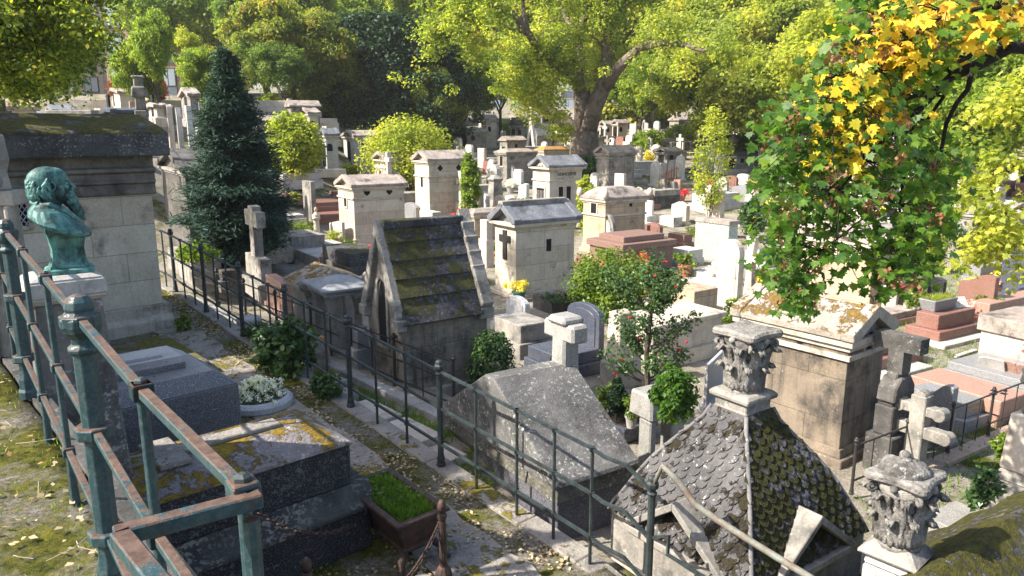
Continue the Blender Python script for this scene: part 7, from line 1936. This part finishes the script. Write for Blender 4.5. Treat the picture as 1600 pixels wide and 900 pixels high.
for (xa, xb), (ya, yb), cnt, where in zones:
    n_ = 0; tries = 0
    while n_ < cnt and tries < 6000:
        tries += 1
        x = rng.uniform(xa, xb); y = rng.uniform(ya, yb); z = tz(x, y); px_, py_ = proj((x, y, z))
        if not (-20 < px_ < 1620): continue
        if any((x - a_) ** 2 + (y - b_) ** 2 < 1.65 ** 2 for a_, b_ in placed): continue
        if any((x - t_.location.x - .8) ** 2 + (y - t_.location.y - .6) ** 2 < 1.9 ** 2 for t_ in OCC): continue
        kind = int(rng.choice(4, p=[.60, .22, .055, .125] if y > 36 else [.6, .28, .0, .12])); ks = [k_ for k_ in protos if k_[0] == kind]; key = ks[int(rng.integers(len(ks)))]
        placed.append((x, y)); n_ += 1
        src = protos[key]; o = copy_tree(src) if key in used_ else src; used_.add(key)
        o.location = (x, y, z - .03); o.rotation_euler.z = R(33) + rng.normal() * .05; s_ = rng.uniform(.85, 1.2) * (.72 if kind == 2 else 1); o.scale = (s_, s_, s_ * rng.uniform(.85, 1.15))
        o['label'] = 'small %s %s %s' % (MN[key[1]], KN[kind], where); o['group'] = '%s %s graves %s' % (MN[key[1]], KN[kind], where); o['category'] = KN[kind]
ORD = 'leftmost second third fourth fifth sixth seventh eighth ninth tenth eleventh twelfth thirteenth fourteenth fifteenth sixteenth'.split()
maus = {}
for o in C.objects:
    if o.parent is None and o.get('category') == 'mausoleum' and o.get('group'): maus.setdefault(o['label'], []).append(o)
for lb, os_ in maus.items():
    os_.sort(key=lambda o: proj(o.location)[0])
    for i, o in enumerate(os_):
        lb2 = lb.replace('small ', '').replace('weathered white', 'white').replace('rows under the central trees', 'rows').replace(' among the mid-distance rows right of the ochre mausoleum', ' right of the ochre mausoleum').replace('in the crowded far rows', 'in the crowded far rows').replace('far rows left of centre, between yew and spruce', 'far rows near the yew')
        o['label'] = ('small ' + lb2) if len(os_) == 1 else '%s%s of the %s' % (ORD[min(i, 15)], '' if i == 0 else ' from the left', lb2.replace(' mausoleum ', ' mausoleums '))
for key, src in protos.items():
    if key not in used_:
        for ch in list(src.children_recursive): bpy.data.objects.remove(ch)
        bpy.data.objects.remove(src)
for i, (px_, py_, w_, top, mt_, lab) in enumerate(((690, 225, 70, 196, 'deep', 'dark low bushes under the pink-tinged tree'), (1010, 236, 60, 205, 'green', 'low green bush right of the big trunk'), (1220, 232, 70, 200, 'deep', 'dark bushes behind the maple edge'), (560, 222, 50, 200, 'deep', 'dark bush at the left foot of the yew'), (1330, 236, 90, 196, 'green', 'green bushes below the rear trees behind the maple'), (780, 214, 60, 190, 'green', 'green undergrowth left of the big forked trunk'), (1450, 232, 90, 190, 'green', 'green bushes right of the maple in the rear'), (860, 226, 40, 196, 'lime', 'bright low bush just left of the big trunk base'), (1062, 226, 60, 196, 'olive', 'olive bush at the foot of the pale chestnut'))):
    bush(lab, px_, py_, w_, top, mt_, .2, 40, 60)

# small potted plants dotted between the graves
rng = np.random.default_rng(91)
def mini_pot(mat, fl):
    t = thing('flowerpot', 'x x x x', 'flowerpot', (0, -60, -9)); part(t, 'pot', MB().lathe([(.10, 0), (.15, .24), (.17, .24), (.17, .28), (.14, .28)], 12), MT[mat])
    c = np.c_[rng.normal(size=(14, 2)) * .10, rng.uniform(.3, .5, 14)]; P_, N_ = clump_pts(rng, c, 26, .09, .9); V, k = leaf_verts(P_, N_, .07, 'leaf', rng); np_obj('plant', V, k, G[fl], t); return t
KP = [('terracotta', 'flower_pink', 'pink flowers in a terracotta pot'), ('terracotta', 'laurel', 'leafy plant in a terracotta pot'), ('pale', 'flower_white', 'white flowers in a pale pot'), ('plastic_green', 'flower_yellow', 'yellow flowers in a green pot'), ('terracotta', 'flower_red', 'red flowers in a terracotta pot'), ('pale', 'green', 'green plant in a pale pot')]
for mat, fl, lab in KP:
    src = mini_pot(mat, fl); n_ = 0
    while n_ < 15:
        x, y = rng.uniform(-6, 22), rng.uniform(15, 42); px_, py_ = proj((x, y, tz(x, y)))
        if not (430 < px_ < 1600) or st(x, y)[1] < 8.5: continue
        o = src if n_ == 0 else copy_tree(src); n_ += 1
        o.location = (x, y, tz(x, y) - .02); s_ = rng.uniform(.8, 1.5); o.scale = (s_,) * 3
        o['label'] = lab + ' standing among the graves of the middle rows'; o['group'] = lab + ', scattered among the graves'

# ---- thin sunlit autumn air ----
hz = MB().box(-130, -20, -9, 130, 185, 40).build('haze'); tag(hz, kind='stuff')
hm = bpy.data.materials.new('thin_haze'); hm.use_nodes = True; nt = hm.node_tree; nt.nodes.clear()
pv = nt.nodes.new('ShaderNodeVolumePrincipled'); pv.inputs['Color'].default_value = (.95, .95, .92, 1); pv.inputs['Density'].default_value = .0004; pv.inputs['Anisotropy'].default_value = .3
ho_ = nt.nodes.new('ShaderNodeOutputMaterial'); nt.links.new(pv.outputs[0], ho_.inputs['Volume']); hz.data.materials.append(hm)
